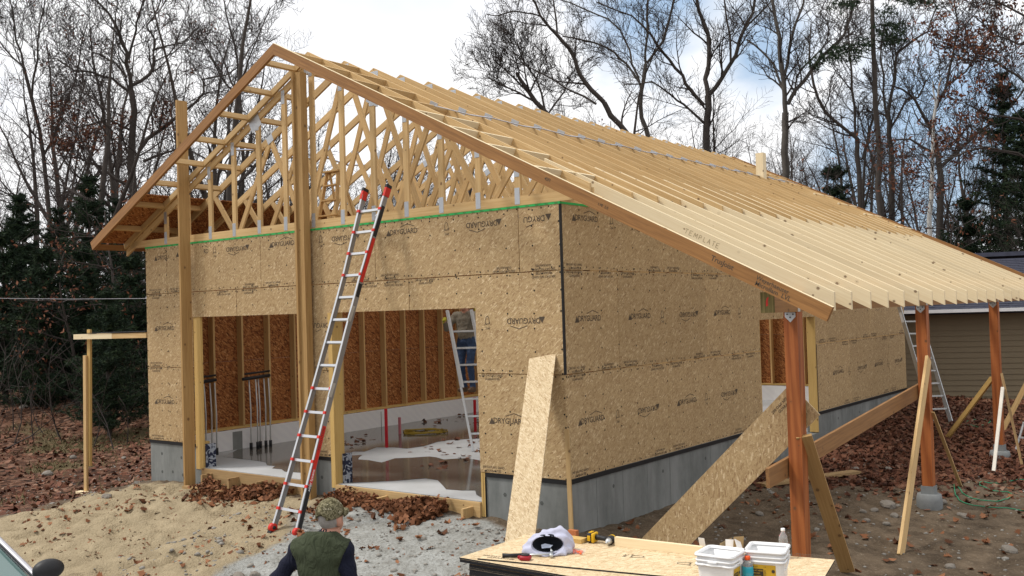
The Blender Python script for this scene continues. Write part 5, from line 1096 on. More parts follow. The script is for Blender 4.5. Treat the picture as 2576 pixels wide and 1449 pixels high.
hose('coiled green hose on the leaves below the tan house', ((2378, 1050), (2420, 1053), (2470, 1056), (2490, 1050), (2450, 1048), (2430, 1052), (2475, 1062), (2492, 1068)))
# cable crossing the left background
tag(tube('overhead_cable', [at(1, 3, -60, 748) + Vector((0, 0, 0)), at(1, 3, 0, 750.5), at(1, 3, 180, 752.5), at(1, 3, 366, 751), at(1, 3, 560, 748)], .007, flat('pale_cable', (.3, .3, .32), .5), None, 5), 'thin pale cable crossing in front of the dark evergreens at left', 'cable')

# ------------------------------------------------------------------ stones
stone = flat('fieldstone', (.19, .17, .145), .9, var=.35, sc=6)
def rockmesh(seed):
    bm = bmesh.new(); bmesh.ops.create_icosphere(bm, subdivisions=2, radius=1); rs = random.Random(seed); o = Vector((rs.random() * 50, rs.random() * 50, 0))
    for v_ in bm.verts: v_.co *= 1 + .35 * noise.noise(v_.co * 1.1 + o); v_.co.z *= .55; v_.co.y *= .8
    me = bpy.data.meshes.new('stone'); bm.to_mesh(me); bm.free(); me.materials.append(stone); return me
RK = [rockmesh(i) for i in range(5)]; ri = random.Random(17)
def rock(px, py, s, label, group='stones lying on the dirt'):
    v = at(2, -.85, px, py); v = at(2, gz(v.x, v.y), px, py); o = bpy.data.objects.new('stone', RK[ri.randrange(5)]); link(o); o.location = (v.x, v.y, gzs(v.x, v.y) + s * .2); o.scale = (s, s, s); o.rotation_euler = (ri.uniform(-.2, .2), ri.uniform(-.2, .2), ri.uniform(0, 6)); tag(o, label, 'stone', group)
for px, py, s, l in ((2235, 1275, .16, 'large grey stone in the pile between the near post and the pier'), (2200, 1285, .07, 'grey stone left of the large stone in the pile'), (2250, 1300, .09, 'flat stone in front of the large stone in the pile'), (2180, 1310, .08, 'yellowish stone near the brown board brace'), (2230, 1320, .07, 'stone at the front of the small stone pile'), (2150, 1178, .09, 'stone at the near rim of the leaf litter'), (2235, 1178, .08, 'flat stone at the leaf litter beside the pier'), (2170, 1290, .07, 'small stone beside the brown board brace'),
                     (2370, 1270, .09, 'stone right of the second pier'), (2430, 1305, .09, 'flat stone right of the long pale brace'), (2415, 1300, .06, 'small stone beside the flat stone'), (2060, 1215, .08, 'stone behind the near porch post'), (1910, 1290, .08, 'stone on the dark dirt under the wide board brace'), (1720, 1275, .06, 'stone at the foot of the side foundation'),
                     (267, 858 + 400, .12, 'rounded pale stone beside the concrete at the left corner'), (120, 1195, .17, 'white stone left of the staging arm leg'), (185, 1158, .13, 'tan stone behind the staging arm leg'), (390, 1152 + 60, .08, 'stone at the left foundation corner'), (310, 1155, .1, 'stone on the leaves left of the garage wall'), (345, 1210, .09, 'grey stone near the left corner of the concrete'),
                     (2390, 1430, .08, 'stone at the bottom edge near the brown brace'), (2540, 1395, .12, 'stone at the lower right corner of the photo'), (600, 1440, .11, 'pale flat stone on the gravel at the lower left of the man'), (640, 1435, .09, 'grey stone beside the man in the cap'), (60, 1010, .2, 'pale rock on the slope at the far left')):
    rock(px, py, s * .8, l)
def pebbles(n_, region, smin, smax, seed):
    rr = np.random.default_rng(seed); parts = []; bm = bmesh.new(); bmesh.ops.create_icosphere(bm, subdivisions=1, radius=1); bv = np.array([v_.co[:] for v_ in bm.verts]); bf = np.array([[v_.index for v_ in f_.verts] for f_ in bm.faces]); bm.free(); V, F = [], []
    for i in range(n_):
        px, pyy = region(rr); s = rr.uniform(smin, smax) * (1 if rr.random() < .85 else 1.8); v = bv * (1 + .25 * rr.normal(0, 1, (len(bv), 1)) * .6) * np.array([1, .8, .55]) * s; a = rr.uniform(0, 6.28); ca, sa_ = math.cos(a), math.sin(a); v = np.stack([v[:, 0] * ca - v[:, 1] * sa_, v[:, 0] * sa_ + v[:, 1] * ca, v[:, 2]], 1) + np.array([px, pyy, gzs(px, pyy) + s * .15]); V.append(v); F.append(bf + len(bv) * i)
    return np.concatenate(V), np.concatenate(F)
tonepeb = flat('pebble', (.24, .225, .20), .9, var=.5, sc=3)
v_, f_ = pebbles(2600, lambda rr: ((rr.uniform(-4.5, 1.4), rr.uniform(-6.5, -.35)) if rr.random() < .5 else ((rr.uniform(.1, 6.), rr.uniform(-1.5, 8)) if rr.random() < .6 else (rr.uniform(-14, -8.6), rr.uniform(-4, 3)))), .010, .028, 4)
tag(fastmesh('pebbles', v_, f_, 3, tonepeb), 'loose small stones scattered over the dirt and gravel', 'pebbles', kind='stuff')

# ------------------------------------------------------------------ fallen oak leaves
lx = np.array([0, .06, .14, .22, .32, .42, .50, .60, .70, .80, .90, 1.0]) - .5; lw = np.array([.01, .02, .14, .30, .13, .38, .15, .36, .13, .24, .10, .0])
LV_ = np.concatenate([np.stack([lx, lw, lx * 0], 1), np.stack([lx, -lw, lx * 0], 1)]); nlf = len(lx); LF_ = []
for i in range(nlf - 1): LF_ += [(nlf + i, nlf + i + 1, i + 1), (nlf + i, i + 1, i)]
LF_ = np.array(LF_)
slx = np.array([0, .2, .45, .75, 1.0]) - .5; slw = np.array([.02, .28, .34, .24, 0]); LV2 = np.concatenate([np.stack([slx, slw, slx * 0], 1), np.stack([slx, -slw, slx * 0], 1)]); LF2 = np.array([t for i in range(4) for t in ((5 + i, 5 + i + 1, i + 1), (5 + i, i + 1, i))])
M['leaf'] = tonemat('fallen_oak_leaf', ((0, (.04, .014, .008)), (.35, (.105, .038, .020)), (.7, (.18, .076, .044)), (.92, (.22, .12, .075)), (1, (.32, .22, .16))), .75)
M['leafp'] = tonemat('dry_oak_leaf', ((0, (.07, .028, .013)), (.5, (.18, .070, .030)), (1, (.30, .14, .07))), .75)
def leaves(name, pos, size, tilt, mat, seed, label, simple=False, flatz=None, lift=.012, piled=None):
    rr = np.random.default_rng(seed); n_ = len(pos); base, fc = (LV2, LF2) if simple else (LV_, LF_); s = size * rr.uniform(.65, 1.25, n_); V = np.repeat(base[None], n_, 0) * s[:, None, None]
    curl = rr.normal(0, 1.2, n_); bend = rr.normal(0, .9, n_); V[:, :, 2] = curl[:, None] * V[:, :, 1] ** 2 / s[:, None] * 1.6 + bend[:, None] * V[:, :, 0] ** 2 / s[:, None]
    q_ = rr.normal(0, 1, (n_, 3)); nv = np.stack([q_[:, 0] * tilt, q_[:, 1] * tilt, np.ones(n_)], 1); nv /= np.linalg.norm(nv, axis=1, keepdims=True); a = rr.normal(0, 1, (n_, 3)); a -= (a * nv).sum(1, keepdims=True) * nv; a /= np.linalg.norm(a, axis=1, keepdims=True); b = np.cross(nv, a)
    zz = np.array([gzs(p_[0], p_[1]) for p_ in pos]) if flatz is None else np.full(n_, flatz); zz = zz + lift * rr.uniform(.3, 1.5, n_)
    if piled is not None: zz = zz + piled
    W = V[:, :, 0:1] * a[:, None] + V[:, :, 1:2] * b[:, None] + V[:, :, 2:3] * nv[:, None] + np.stack([pos[:, 0], pos[:, 1], zz], 1)[:, None]
    k_ = base.shape[0]; F = (fc[None] + (np.arange(n_) * k_)[:, None, None]).reshape(-1, 3); t = np.repeat(rr.beta(1.6, 1.8, n_), k_)[:, None]
    return tag(fastmesh(name, W.reshape(-1, 3), F, 3, mat, attr=np.concatenate([t, t, t, t * 0 + 1], 1)), label, 'leaves', kind='stuff')
rr = np.random.default_rng(21)
def scatter(n_, x0, x1, y0, y1, dens):
    P = np.stack([rr.uniform(x0, x1, n_ * 4), rr.uniform(y0, y1, n_ * 4)], 1); return P[rr.uniform(0, 1, len(P)) < dens(P[:, 0], P[:, 1])][:n_]
lit_d = lambda a, b: soil(a, b)[2]
clear = lambda a, b: ~((a > XL) & (a < .02) & (b > -.02) & (b < LEN))
leaves('leaf_litter', scatter(17000, .05, 6.5, 3.5, 17, lambda a, b: lit_d(a, b) * np.exp(-np.maximum(b - 7, 0) * .05) * clear(a, b)), .105, .42, M['leaf'], 31, 'thick brown oak leaf litter under the porch roof')
leaves('leaf_litter', scatter(9000, -24, -8.6, -6, 16, lambda a, b: (.18 + .82 * lit_d(a, b)) * clear(a, b) * np.exp(-np.maximum(-a - 13, 0) * .06) * (a < -8.65) * (1 - .9 * soil(a, b)[0])), .14, .40, M['leaf'], 32, 'brown leaf litter covering the ground left of the garage', simple=True)
leaves('scattered_leaves', scatter(620, .1, 7, -3, 7.5, lambda a, b: clear(a, b) * .7 + .3 * (fbm(a, b, 1.2, 2, 4) > .6)), .12, .25, M['leafp'], 33, 'loose brown leaves scattered over the dirt beside the garage')
leaves('scattered_leaves', scatter(340, -9.5, 1.6, -6.5, -.4, lambda a, b: (fbm(a, b, .9, 2, 14) > .5) * .9 + .12), .115, .25, M['leafp'], 34, 'loose brown leaves scattered on the sand and gravel in front')
leaves('leaf_crumbs', scatter(1500, -9.5, 1.6, -6.5, -.3, lambda a, b: (fbm(a, b, 1.6, 3, 54) > .48) * .9 + .06), .045, .5, M['leafp'], 57, 'crumbs of leaf and bark pressed into the sand and gravel', simple=True, lift=.006)
leaves('scattered_leaves', scatter(420, -9.3, -3, -6, -.5, lambda a, b: (fbm(a, b, .8, 2, 64) > .52) * .95), .09, .4, M['leafp'], 58, 'brown leaves half buried in the rutted sand', lift=.006)
bl = [(at(2, -1.0, a, b)) for a, b in ((930, 1338), (1055, 1340), (930, 1388), (1200, 1420), (1115, 1435), (1195, 1340), (1235, 1330), (1160, 1400), (1145, 1300), (1090, 1290), (640, 1345), (620, 1390), (1010, 1360), (1290, 1310))]; bl = np.array([(v_.x, v_.y) for v_ in bl])
leaves('scattered_leaves', bl, .17, .12, M['leafp'], 39, 'big brown oak leaves lying singly on the grey gravel', lift=.02)
def pile(n_, x0, x1, y0, seed, zbase, hgt, label):
    r2 = np.random.default_rng(seed); px = r2.uniform(x0, x1, n_); v = np.abs(r2.normal(0, 1, n_)); pyy = y0 - .05 - .33 * v * (.8 + .3 * np.sin(px * 3)); k_ = np.clip(1 - (y0 - pyy) / .75, 0, 1) * (.7 + .3 * np.sin(px * 4.1 + seed)); up = r2.uniform(0, 1, n_) * hgt * k_
    return leaves('leaf_pile', np.stack([px, pyy], 1), .088, .8, M['leafp'], seed, label, piled=up, lift=.01)
pile(2000, -3.75, -1.75, -.05, 41, -.6, .20, 'heap of dry brown leaves against the board of the right door'); pile(1450, -6.75, -4.75, -.05, 42, -.6, .19, 'heap of dry brown leaves against the board of the left door')
wet = []
for _ in range(6000):
    a, b = rr.uniform(-8.2, -.4), .3 + 12 * rr.uniform(0, 1) ** 1.5
    if fbm(np.array([a]), np.array([b]), .8, 2, 30)[0] > .56: wet.append((a, b))
    if len(wet) > 520: break
leaves('wet_leaves', np.array(wet), .12, .12, M['leaf'], 43, 'wet brown leaves lying on the garage floor', flatz=-.362, lift=.004)
# dry grass and weeds beyond the left wall
rr = np.random.default_rng(77); n_ = 6500; P = scatter(n_, -22, -9, -1, 14, lambda a, b: soil(a, b)[3]); n_ = len(P)
Pz = np.array([gzs(a, b) for a, b in P]); a = rr.uniform(0, 6.28, n_); hgt = rr.uniform(.05, .17, n_); dx, dy = np.cos(a), np.sin(a); tipx, tipy = rr.normal(0, .09, n_), rr.normal(0, .09, n_)
V = np.stack([np.stack([P[:, 0] - dx * .012, P[:, 1] - dy * .012, Pz], 1), np.stack([P[:, 0] + dx * .012, P[:, 1] + dy * .012, Pz], 1), np.stack([P[:, 0] + tipx, P[:, 1] + tipy, Pz + hgt], 1)], 1).reshape(-1, 3); t = np.repeat(rr.uniform(0, 1, n_), 3)[:, None]
M['grass'] = tonemat('dry_grass', ((0, (.05, .055, .02)), (.5, (.11, .09, .04)), (1, (.22, .17, .09))))
tag(fastmesh('dry_grass', V, np.arange(n_ * 3).reshape(-1, 3), 3, M['grass'], attr=np.concatenate([t, t, t, t * 0 + 1], 1)), 'patchy green and straw coloured grass left of the garage', 'grass', kind='stuff')
# underbrush along the edge of the wood
rr = np.random.default_rng(88); pol = []
for _ in range(900):
    px = rr.uniform(-200, 2700); D = rr.uniform(24, 60) if px < 500 else rr.uniform(30, 62); x_, y_ = ground_at(px, D); 
    if -10 < x_ < 6 and -1 < y_ < 17: continue
    grow(rr, np.array([x_, y_, gz(x_, y_)]), np.array([rr.normal(0, .35), rr.normal(0, .35), 1.]), rr.uniform(.9, 3.2), .02, 1, pol, .6, .1, 1.2, None, .010)
tag(tubes('underbrush', pol, M['twig']), 'tangle of bare thin shrubs along the edge of the wood', 'underbrush', kind='stuff')
# ------------------------------------------------------------------ stack of sheets and what lies on it
ZS = .10; B0 = Vector((1.46, -2.79, ZS)); C0 = Vector((3.915, -2.287, ZS)); ux = (C0 - B0).normalized(); uy = Vector((ux.y, -ux.x, 0)); A0 = Vector((1.575, -3.603, ZS)); WS, LS = .83, (C0 - B0).length
me_s = None; rs = random.Random(2)
for k in range(26):
    low = k > 3; off = ux * (.085 if low else 0) + ux * rs.uniform(-.003, .003) + uy * (rs.uniform(-.002, .002) + (.004 if low else 0)); zt_ = ZS - k * .0118 - (.008 if low else 0) - (.02 if k > 13 else 0)
    if me_s is None:
        o = prism('strand_board_sheet', [(0, 0), (LS, 0), (LS, -WS), (0, -WS)], .0115, M['osb_pale'], None, B0 + Vector((0, 0, 0)), ux, (0, 0, 1), M['edge_black']); me_s = o.data; fr = o.matrix_world.copy(); fr = o.matrix_local.copy()
        tag(o, 'top sheet of the black edged board stack holding the white buckets', 'board sheet')
    else:
        o = bpy.data.objects.new('strand_board_sheet', me_s); link(o); m_ = fr.copy(); m_.translation = B0 + off; m_.translation.z = zt_; o.matrix_local = m_
        tag(o, ('%s sheet from the top of the black edged board stack' % ('second', 'third', 'fourth', 'fifth', 'sixth', 'seventh', 'eighth', 'ninth', 'tenth')[k - 1]) if k < 10 else 'black edged sheet in the lower part of the board stack', 'board sheet', 'sheets in the board stack')
for i in range(3): tag(board('bunk_timber', B0 + ux * (.3 + i * .95) + uy * .02 + Vector((0, 0, -.72)), B0 + ux * (.3 + i * .95) + uy * (WS) + Vector((0, 0, -.72)), .6, .58, M['spruce_old']), ('left', 'middle', 'right')[i] + ' thick timber bearer under the board stack', 'timber')
def onS(x_, y_, dz=0.): v = at(2, ZS + dz, x_, y_); return v
stick('guarantee_print', ME_200, onS(1262, 1403) + Vector((0, 0, .0012)), ux, (0, 0, 1)); stick('guarantee_print', ME_hand, onS(1600, 1400) + Vector((0, 0, .0012)), -uy, (0, 0, 1)); stick('guarantee_print', ME_200, onS(2040, 1398) + Vector((0, 0, .0012)), -ux, (0, 0, 1)); stick('guarantee_print', ME_hand, onS(1725, 1418) + Vector((0, 0, .0012)), uy, (0, 0, 1))
topS = [o for o in COL.objects if o.name == 'strand_board_sheet'][0]; bpy.context.view_layer.update()
for o in [o for o in COL.objects if o.parent is None and (o.name.startswith('guarantee_print') or o.name.startswith('panel_logo'))]:
    mw = o.matrix_local.copy(); o.parent = topS; o.matrix_local = topS.matrix_local.inverted() @ mw
# buckets
def sq_ring(hw_, r_, z_, n=6):
    pts = []
    for cx_, cy_, a0 in ((1, 1, 0), (-1, 1, 90), (-1, -1, 180), (1, -1, 270)):
        for i in range(n + 1): a = R(a0 + 90 * i / n); pts.append(((hw_ - r_) * cx_ + r_ * math.cos(a), (hw_ - r_) * cy_ + r_ * math.sin(a), z_))
    return pts
def loft(name, rings, mat, parent, close0=True, close1=False, smooth=True):
    n = len(rings[0]); vs = [p_ for r_ in rings for p_ in r_]; fs = [(i * n + j, i * n + (j + 1) % n, (i + 1) * n + (j + 1) % n, (i + 1) * n + j) for i in range(len(rings) - 1) for j in range(n)]
    if close0: fs.append(tuple(range(n))[::-1])
    if close1: fs.append(tuple((len(rings) - 1) * n + j for j in range(n)))
    o = mesh(name, vs, fs, mat, parent, smooth); return o
lab_y = flat('yellow_label', (.62, .38, .03), .5); lab_k = flat('dark_label', (.05, .04, .03), .5)
def bucket(label, loc, rz, handle_down):
    t = thing('screw_bucket', label, 'bucket', loc, rot=(0, 0, rz)); w_ = M['white']
    loft('body', [sq_ring(.108, .03, 0), sq_ring(.112, .032, .01), sq_ring(.127, .034, .225), sq_ring(.127, .034, .2255), sq_ring(.122, .030, .225), sq_ring(.110, .03, .012)], w_, t, True, True)
    for z0, e in ((.165, .010), (.192, .008), (.226, .012)): loft('rim', [sq_ring(.120 + e * .5, .034, z0 - .001), sq_ring(.126 + e, .036, z0), sq_ring(.126 + e, .036, z0 + .012), sq_ring(.1265, .034, z0 + .0145)], w_, t, False, False)
    loft('rim_lip', [sq_ring(.136, .036, .2385), sq_ring(.136, .036, .243), sq_ring(.120, .030, .243), sq_ring(.119, .030, .225)], w_, t, False, False)
    pts = []
    for i in range(13): a = math.pi * i / 12; pts.append((.142 * math.cos(a), -.150 * math.sin(a) * (.75 if handle_down else 1), .185 - (.14 * math.sin(a) if handle_down else .01 * math.sin(a))))
    tube('handle', pts, .0045, w_, t, 6); box('handle_boss', (.130, -.018, .172), (.146, .018, .200), w_, t); box('handle_boss', (-.146, -.018, .172), (-.130, .018, .200), w_, t)
    box('bail_grip', (-.03, -.155, .192), (.03, -.141, .2), w_, t) if not handle_down else None
    return t
def blabel(t, face, x0=-.055, x1=.060):
    z0, z1 = .030, .152; fx = {'f': ((1, 0, 0), (0, -1, 0)), 'r': ((0, 1, 0), (1, 0, 0))}[face]
    def pt(u, z_): r_ = .112 + .015 * z_ / .225 + .0018; return (u, -r_, z_) if face == 'f' else (r_, u, z_)
    o = mesh('label', [pt(x0, z0), pt(x1, z0), pt(x1, z1), pt(x0, z1)], [(0, 1, 2, 3)], lab_y, t); n_ = Vector(fx[1]); 
    d_ = .0012; mesh('label_panel', [tuple(Vector(pt(a, b)) + n_ * d_) for a, b in ((x0 + .005, z0 + .025), (x0 + .075, z0 + .025), (x0 + .075, z1 - .028), (x0 + .005, z1 - .028))], [(0, 1, 2, 3)], lab_k, t)
    for s_, sz, u, z_, m_ in (('FLAT HEAD', .0125, x0 + .040, .112, lab_y), ('WOOD', .0125, x0 + .032, .094, lab_y), ('SCREWS', .0125, x0 + .037, .076, lab_y), ('8 x 3"', .013, x0 + .025, .137, lab_k), ('1 LB', .009, x0 + .085, .138, lab_k), ('GRIP', .009, x1 - .018, .070, lab_k)):
        stick('label_lettering', flatmesh('label_lettering', [textdata(s_, sz, 1.)], m_), Vector(pt(u, z_)) + n_ * .0022, fx[0], fx[1], t)
    g_ = textdata('GOLD', .016, 1.); stick('label_lettering', flatmesh('label_lettering', [moved(g_, 0, 0, 1, -math.pi / 2)], lab_k), Vector(pt(x0 + .085, .095)) + n_ * .0022, fx[0], fx[1], t)
    hx = [(.012 * math.cos(R(60 * i + 30)), .012 * math.sin(R(60 * i + 30)), 0) for i in range(6)]; stick('label_emblem', flatmesh('label_emblem', [(hx, [(0, 1, 2, 3, 4, 5)])], lab_k), Vector(pt(x1 - .016, .112)) + n_ * .0022, fx[0], fx[1], t)
b1 = at(2, .34, 1812, 1387); b2 = at(2, .34, 1930, 1377)
face = math.atan2(-(CAM - b1).x, (CAM - b1).y) + math.pi
r1 = R(4); r2 = R(14)
k1 = bucket('left white square bucket without its lid on the board stack', (b1.x, b1.y, ZS + .001), r1, False); k2 = bucket('right white square bucket with the yellow screw label facing front', (b2.x, b2.y, ZS + .001), r2, True)
blabel(k1, 'r', -.085, .03); blabel(k2, 'f', -.085, .070)
# bottles
blue = Mt('blue_drink', .08, 0, .6); M['bluedrink'] = blue.col((.03, .36, .48)); clearp = Mt('clear_plastic', .1, 0, .5); clearp.b.inputs['Transmission Weight'].default_value = .8; M['clearp'] = clearp.col((.75, .78, .80))
bt = at(2, .31, 1880, 1399); bott = thing('drink_bottle', 'bottle of blue sports drink with orange cap between the buckets', 'bottle', (bt.x, bt.y, ZS + .001))
D_ = (bt - CAM).dot(_f)
lathe('liquid', [(.034, .002), (.038, .01), (.038, .06), (.034, .075), (.034, .085), (.038, .1), (.038, .12), (.036, .135), (.0355, .145)], M['bluedrink'], bott, 24); lathe('neck', [(.0355, .1455), (.034, .158), (.022, .175), (.0165, .180), (.0165, .188)], M['clearp'], bott, 20); lathe('cap', [(.0185, .186), (.019, .190), (.019, .208), (.017, .210)], flat('orange_cap', (.75, .10, .02), .4), bott, 20)
lathe('label_band', [(.0385, .022), (.0388, .03), (.0388, .075), (.0385, .083)], M['bluedrink'], bott, 24)
lh = (CAM - bt); lh.z = 0; lh.normalize(); stick('label_lettering', flatmesh('label_lettering', [textdata('G2', .045, 1.)], M['white']), Vector((0, 0, .05)) + lh * .0395, Vector((-lh.y, lh.x, 0)), lh, bott)
wt = onS(1972, 1404); wb = thing('water_bottle', 'clear water bottle with red label behind the right bucket', 'bottle', (wt.x, wt.y, ZS + .001)); lathe('body', [(.03, .0), (.033, .01), (.033, .14), (.03, .16), (.015, .19), (.013, .2)], M['clearp'], wb, 20); lathe('label_band', [(.0336, .03), (.0338, .031), (.0338, .09), (.0336, .091)], M['red'], wb, 20); lathe('cap', [(.015, .198), (.0155, .202), (.0155, .216), (.014, .218)], M['white'], wb, 16)
# lumber on the stack
a_, b_ = onS(1549, 1372), onS(1768, 1398); lone('short planed stud lying on the board stack behind the left bucket', 'stud', 'stud_offcut', a_ + Vector((0, 0, .035)), b_ + Vector((0, 0, .035)), .035, .068, M['spruce_pale'])
c_ = onS(1446, 1362); d_ = onS(1470, 1366); lone('small wood offcut behind the grey sweatshirt', 'block', 'wood_offcut', c_ + Vector((-.05, -.01, .018)), d_ + Vector((0, 0, .018)), .09, .034, M['treated'])
rb_ = onS(1440, 1352); tag(box('brick_block', (rb_.x - .03, rb_.y - .02, ZS + .001), (rb_.x + .05, rb_.y + .02, ZS + .062), flat('orange_brick', (.38, .13, .05), .8)), 'orange block behind the grey sweatshirt', 'block')
cb = onS(1785, 1388); cbx = thing('cardboard_box', 'torn white and tan carton behind the left bucket', 'carton', (cb.x, cb.y, ZS)); card = flat('tan_cardboard', (.38, .28, .15), .8)
for i, (dx, dy, w_, hh, t_, m_) in enumerate(((-.05, 0, .05, .11, .3, M['white']), (.16, .05, .09, .10, -.15, M['white']), (.19, .09, .08, .13, .25, card), (.24, .05, .05, .12, -.4, M['white']), (.08, .12, .22, .07, 0, card))): 
    o = mesh('flap', *boxdata((-w_ / 2, -.001, 0), (w_ / 2, .001, hh)), m_, cbx); o.location = (dx, dy, 0); o.rotation_euler = (t_, 0, .4 * i)
# impact driver lying on its side
dp = onS(1506, 1366); DR = thing('impact_driver', 'black and yellow cordless driver lying on the board stack beside the stud', 'power tool', (dp.x, dp.y, ZS + .0), rot=(0, 0, .12)); yel = flat('tool_yellow', (.62, .36, .01), .45); rub = M['rubber']
def rbox(name, lo, hi, mat, parent, r_=.008):
    vs, fs = boxdata(lo, hi); o = mesh(name, vs, fs, mat, parent); bm = bmesh.new(); bm.from_mesh(o.data); bmesh.ops.bevel(bm, geom=bm.edges[:], offset=r_, segments=2, affect='EDGES', profile=.5); bm.to_mesh(o.data); bm.free(); o.data.polygons.foreach_set('use_smooth', [True] * len(o.data.polygons)); return o
rbox('battery', (-.085, -.045, .004), (-.045, .045, .082), rub, DR, .012); rbox('battery_panel', (-.078, -.0485, .018), (-.052, -.040, .062), yel, DR, .003); rbox('battery_base', (-.045, -.045, .006), (-.022, .045, .080), yel, DR, .006); rbox('battery_top', (-.075, -.03, .081), (-.05, .03, .086), yel, DR, .002)
tube('grip', [(-.025, 0, .046), (.01, 0, .045), (.05, 0, .040), (.085, 0, .036)], [.024, .019, .018, .022], rub, DR, 12); tube('motor_housing', [(.10, .075, .036), (.105, .03, .036), (.11, -.02, .036), (.112, -.045, .035)], [.026, .033, .034, .026], rub, DR, 16); tube('gear_case', [(.112, -.044, .035), (.114, -.07, .034), (.115, -.085, .034)], [.027, .022, .012], M['galv'], DR, 16); tube('body_stripe', [(.1035, .045, .036), (.106, .02, .036)], [.0325, .0345], yel, DR, 16); tube('bit_holder', [(.115, -.084, .034), (.116, -.105, .034)], .008, M['galv'], DR, 8)
# sweatshirt
hc = onS(1380, 1392); hood = flat('pale_lilac_fleece', (.44, .45, .56), .95, var=.1, sc=25); dark = flat('black_lining', (.008, .010, .014), .95)
fw = (CAM - hc); fw.z = 0; fw.normalize(); rz = math.atan2(fw.y, fw.x) + math.pi / 2       # local -Y points at the camera
HD_ = thing('sweatshirt', 'crumpled pale lilac sweatshirt with black lining on the board stack', 'sweatshirt', (hc.x, hc.y, ZS), rot=(0, 0, rz))
pr = [('e', (.0, .03, .07), (.155, .12, .085), 0), ('e', (.10, .05, .09), (.085, .11, .085), 0), ('c', (-.02, .06, .14), (.085, .03, .175), .035, .018, 0), ('c', (.085, .03, .172), (.14, .04, .08), .028, .04, 0), ('e', (-.12, .0, .04), (.07, .06, .05), 0), ('c', (-.17, -.05, .025), (-.02, -.10, .018), .022, .020, 0), ('c', (-.02, -.10, .018), (.12, -.07, .020), .022, .026, 0), ('c', (.15, -.02, .03), (.17, .05, .05), .035, .035, 0), ('c', (-.18, -.02, .02), (-.10, .02, .05), .02, .03, 0)]
def cutc(X, Y, Z, f):
    f = f + .006 * np.sin(X * 55 + Y * 30) * np.sin(Z * 48 + X * 20) + .004 * np.sin(Y * 80 + Z * 60); cav = (np.sqrt(((X + .005) / .128) ** 2 + ((Y + .08) / .135) ** 2 + ((Z - .078) / .068) ** 2) - 1) * .065; f = np.maximum(f, -cav); return np.maximum(f, -Z + .001)
blobmesh('fleece', pr, (-.24, -.16, -.01), (.24, .2, .23), .0055, [hood], HD_, .03, cutc)
blobmesh('lining', [('e', (-.005, .0, .078), (.132, .062, .071), 0)], (-.15, -.1, 0), (.15, .1, .17), .007, [dark], HD_, .02, lambda X, Y, Z, f: np.maximum(np.maximum(f, -(np.sqrt(((X + .005) / .123) ** 2 + ((Y + .08) / .13) ** 2 + ((Z - .078) / .065) ** 2) - 1) * .05), -Z + .002))
prism('inner_label', [(-.03, 0), (.035, .005), (.055, .025), (-.005, .04), (-.035, .03)], .002, flat('pale_blue_cloth', (.42, .47, .58), .9), HD_, (-.02, -.035, .048), (1, 0, .0), (0, -.75, .65))
# hammer, tape measure, ear plug bag
h0, h1 = onS(1264, 1403), onS(1392, 1401); HM = thing('hammer', 'hammer with black grip lying in front of the sweatshirt', 'hammer', h0); dv = h1 - h0; dv.z = 0; L = dv.length; dv.normalize(); pv = Vector((-dv.y, dv.x, 0))
tube('grip', [(0, 0, .017), tuple(dv * .06 + Vector((0, 0, .017))), tuple(dv * .16 + Vector((0, 0, .018)))], [.017, .013, .015], rub, HM, 12); tube('shaft', [tuple(dv * .15 + Vector((0, 0, .018))), tuple(dv * (L - .02) + Vector((0, 0, .022)))], .0075, M['galv'], HM, 10)
tube('head', [tuple(dv * (L - .015) - pv * .055 + Vector((0, 0, .022))), tuple(dv * (L - .015) - pv * .04 + Vector((0, 0, .022))), tuple(dv * (L - .015) + Vector((0, 0, .023))), tuple(dv * (L - .01) + pv * .03 + Vector((0, 0, .03)))], [.015, .0155, .011, .012], M['galv'], HM, 14); tube('claw', [tuple(dv * (L - .01) + pv * .03 + Vector((0, 0, .03))), tuple(dv * (L - .02) + pv * .075 + Vector((0, 0, .045)))], [.012, .004], M['galv'], HM, 8)
tp = onS(1322, 1409); TP = thing('tape_measure', 'red and black tape measure lying by the hammer grip', 'tape measure', (tp.x, tp.y, ZS + .001), rot=(0, 0, .35)); rbox('case', (-.042, -.035, 0), (.042, .035, .034), flat('dark_red_plastic', (.30, .01, .02), .35), TP, .012); rbox('case_top', (-.030, -.022, .033), (.030, .026, .046), rub, TP, .008); rbox('belt_clip', (-.06, -.012, .006), (-.040, .012, .03), flat('clip_red', (.30, .01, .02), .35), TP, .004)
bg_ = onS(1448, 1391); EB = thing('ear_plug_bag', 'small clear bag of orange ear plugs right of the sweatshirt', 'bag', (bg_.x, bg_.y, ZS + .001), rot=(0, 0, .25)); orr = flat('orange_foam', (.85, .16, .06), .8); rr_ = random.Random(6)
for i in range(24): a = rr_.uniform(0, 6.28); p_ = Vector((rr_.uniform(-.05, .05), rr_.uniform(-.02, .02), .006 + .006 * (i % 2))); tube('ear_plug', [p_, p_ + Vector((math.cos(a) * .024, math.sin(a) * .024, .002))], [.010, .008], orr, EB, 7)
bagm = Mt('clear_bag', .15, 0, .6); bagm.b.inputs['Alpha'].default_value = .16; bagm.col((.85, .85, .88)); vs, fs = [], []
for i in range(9):
    for j in range(7): u, v_ = i / 8 * 2 - 1, j / 6 * 2 - 1; vs.append((u * .068, v_ * .048 + .01, .004 + .022 * (1 - u * u) * (1 - v_ * v_) + .004 * math.sin(i * 2.1 + j * 1.7) + (.02 if j == 6 else 0)))
for i in range(8):
    for j in range(6): k_ = i * 7 + j; fs.append((k_, k_ + 7, k_ + 8, k_ + 1))
mesh('plastic_film', vs, fs, bagm.m, EB, True)

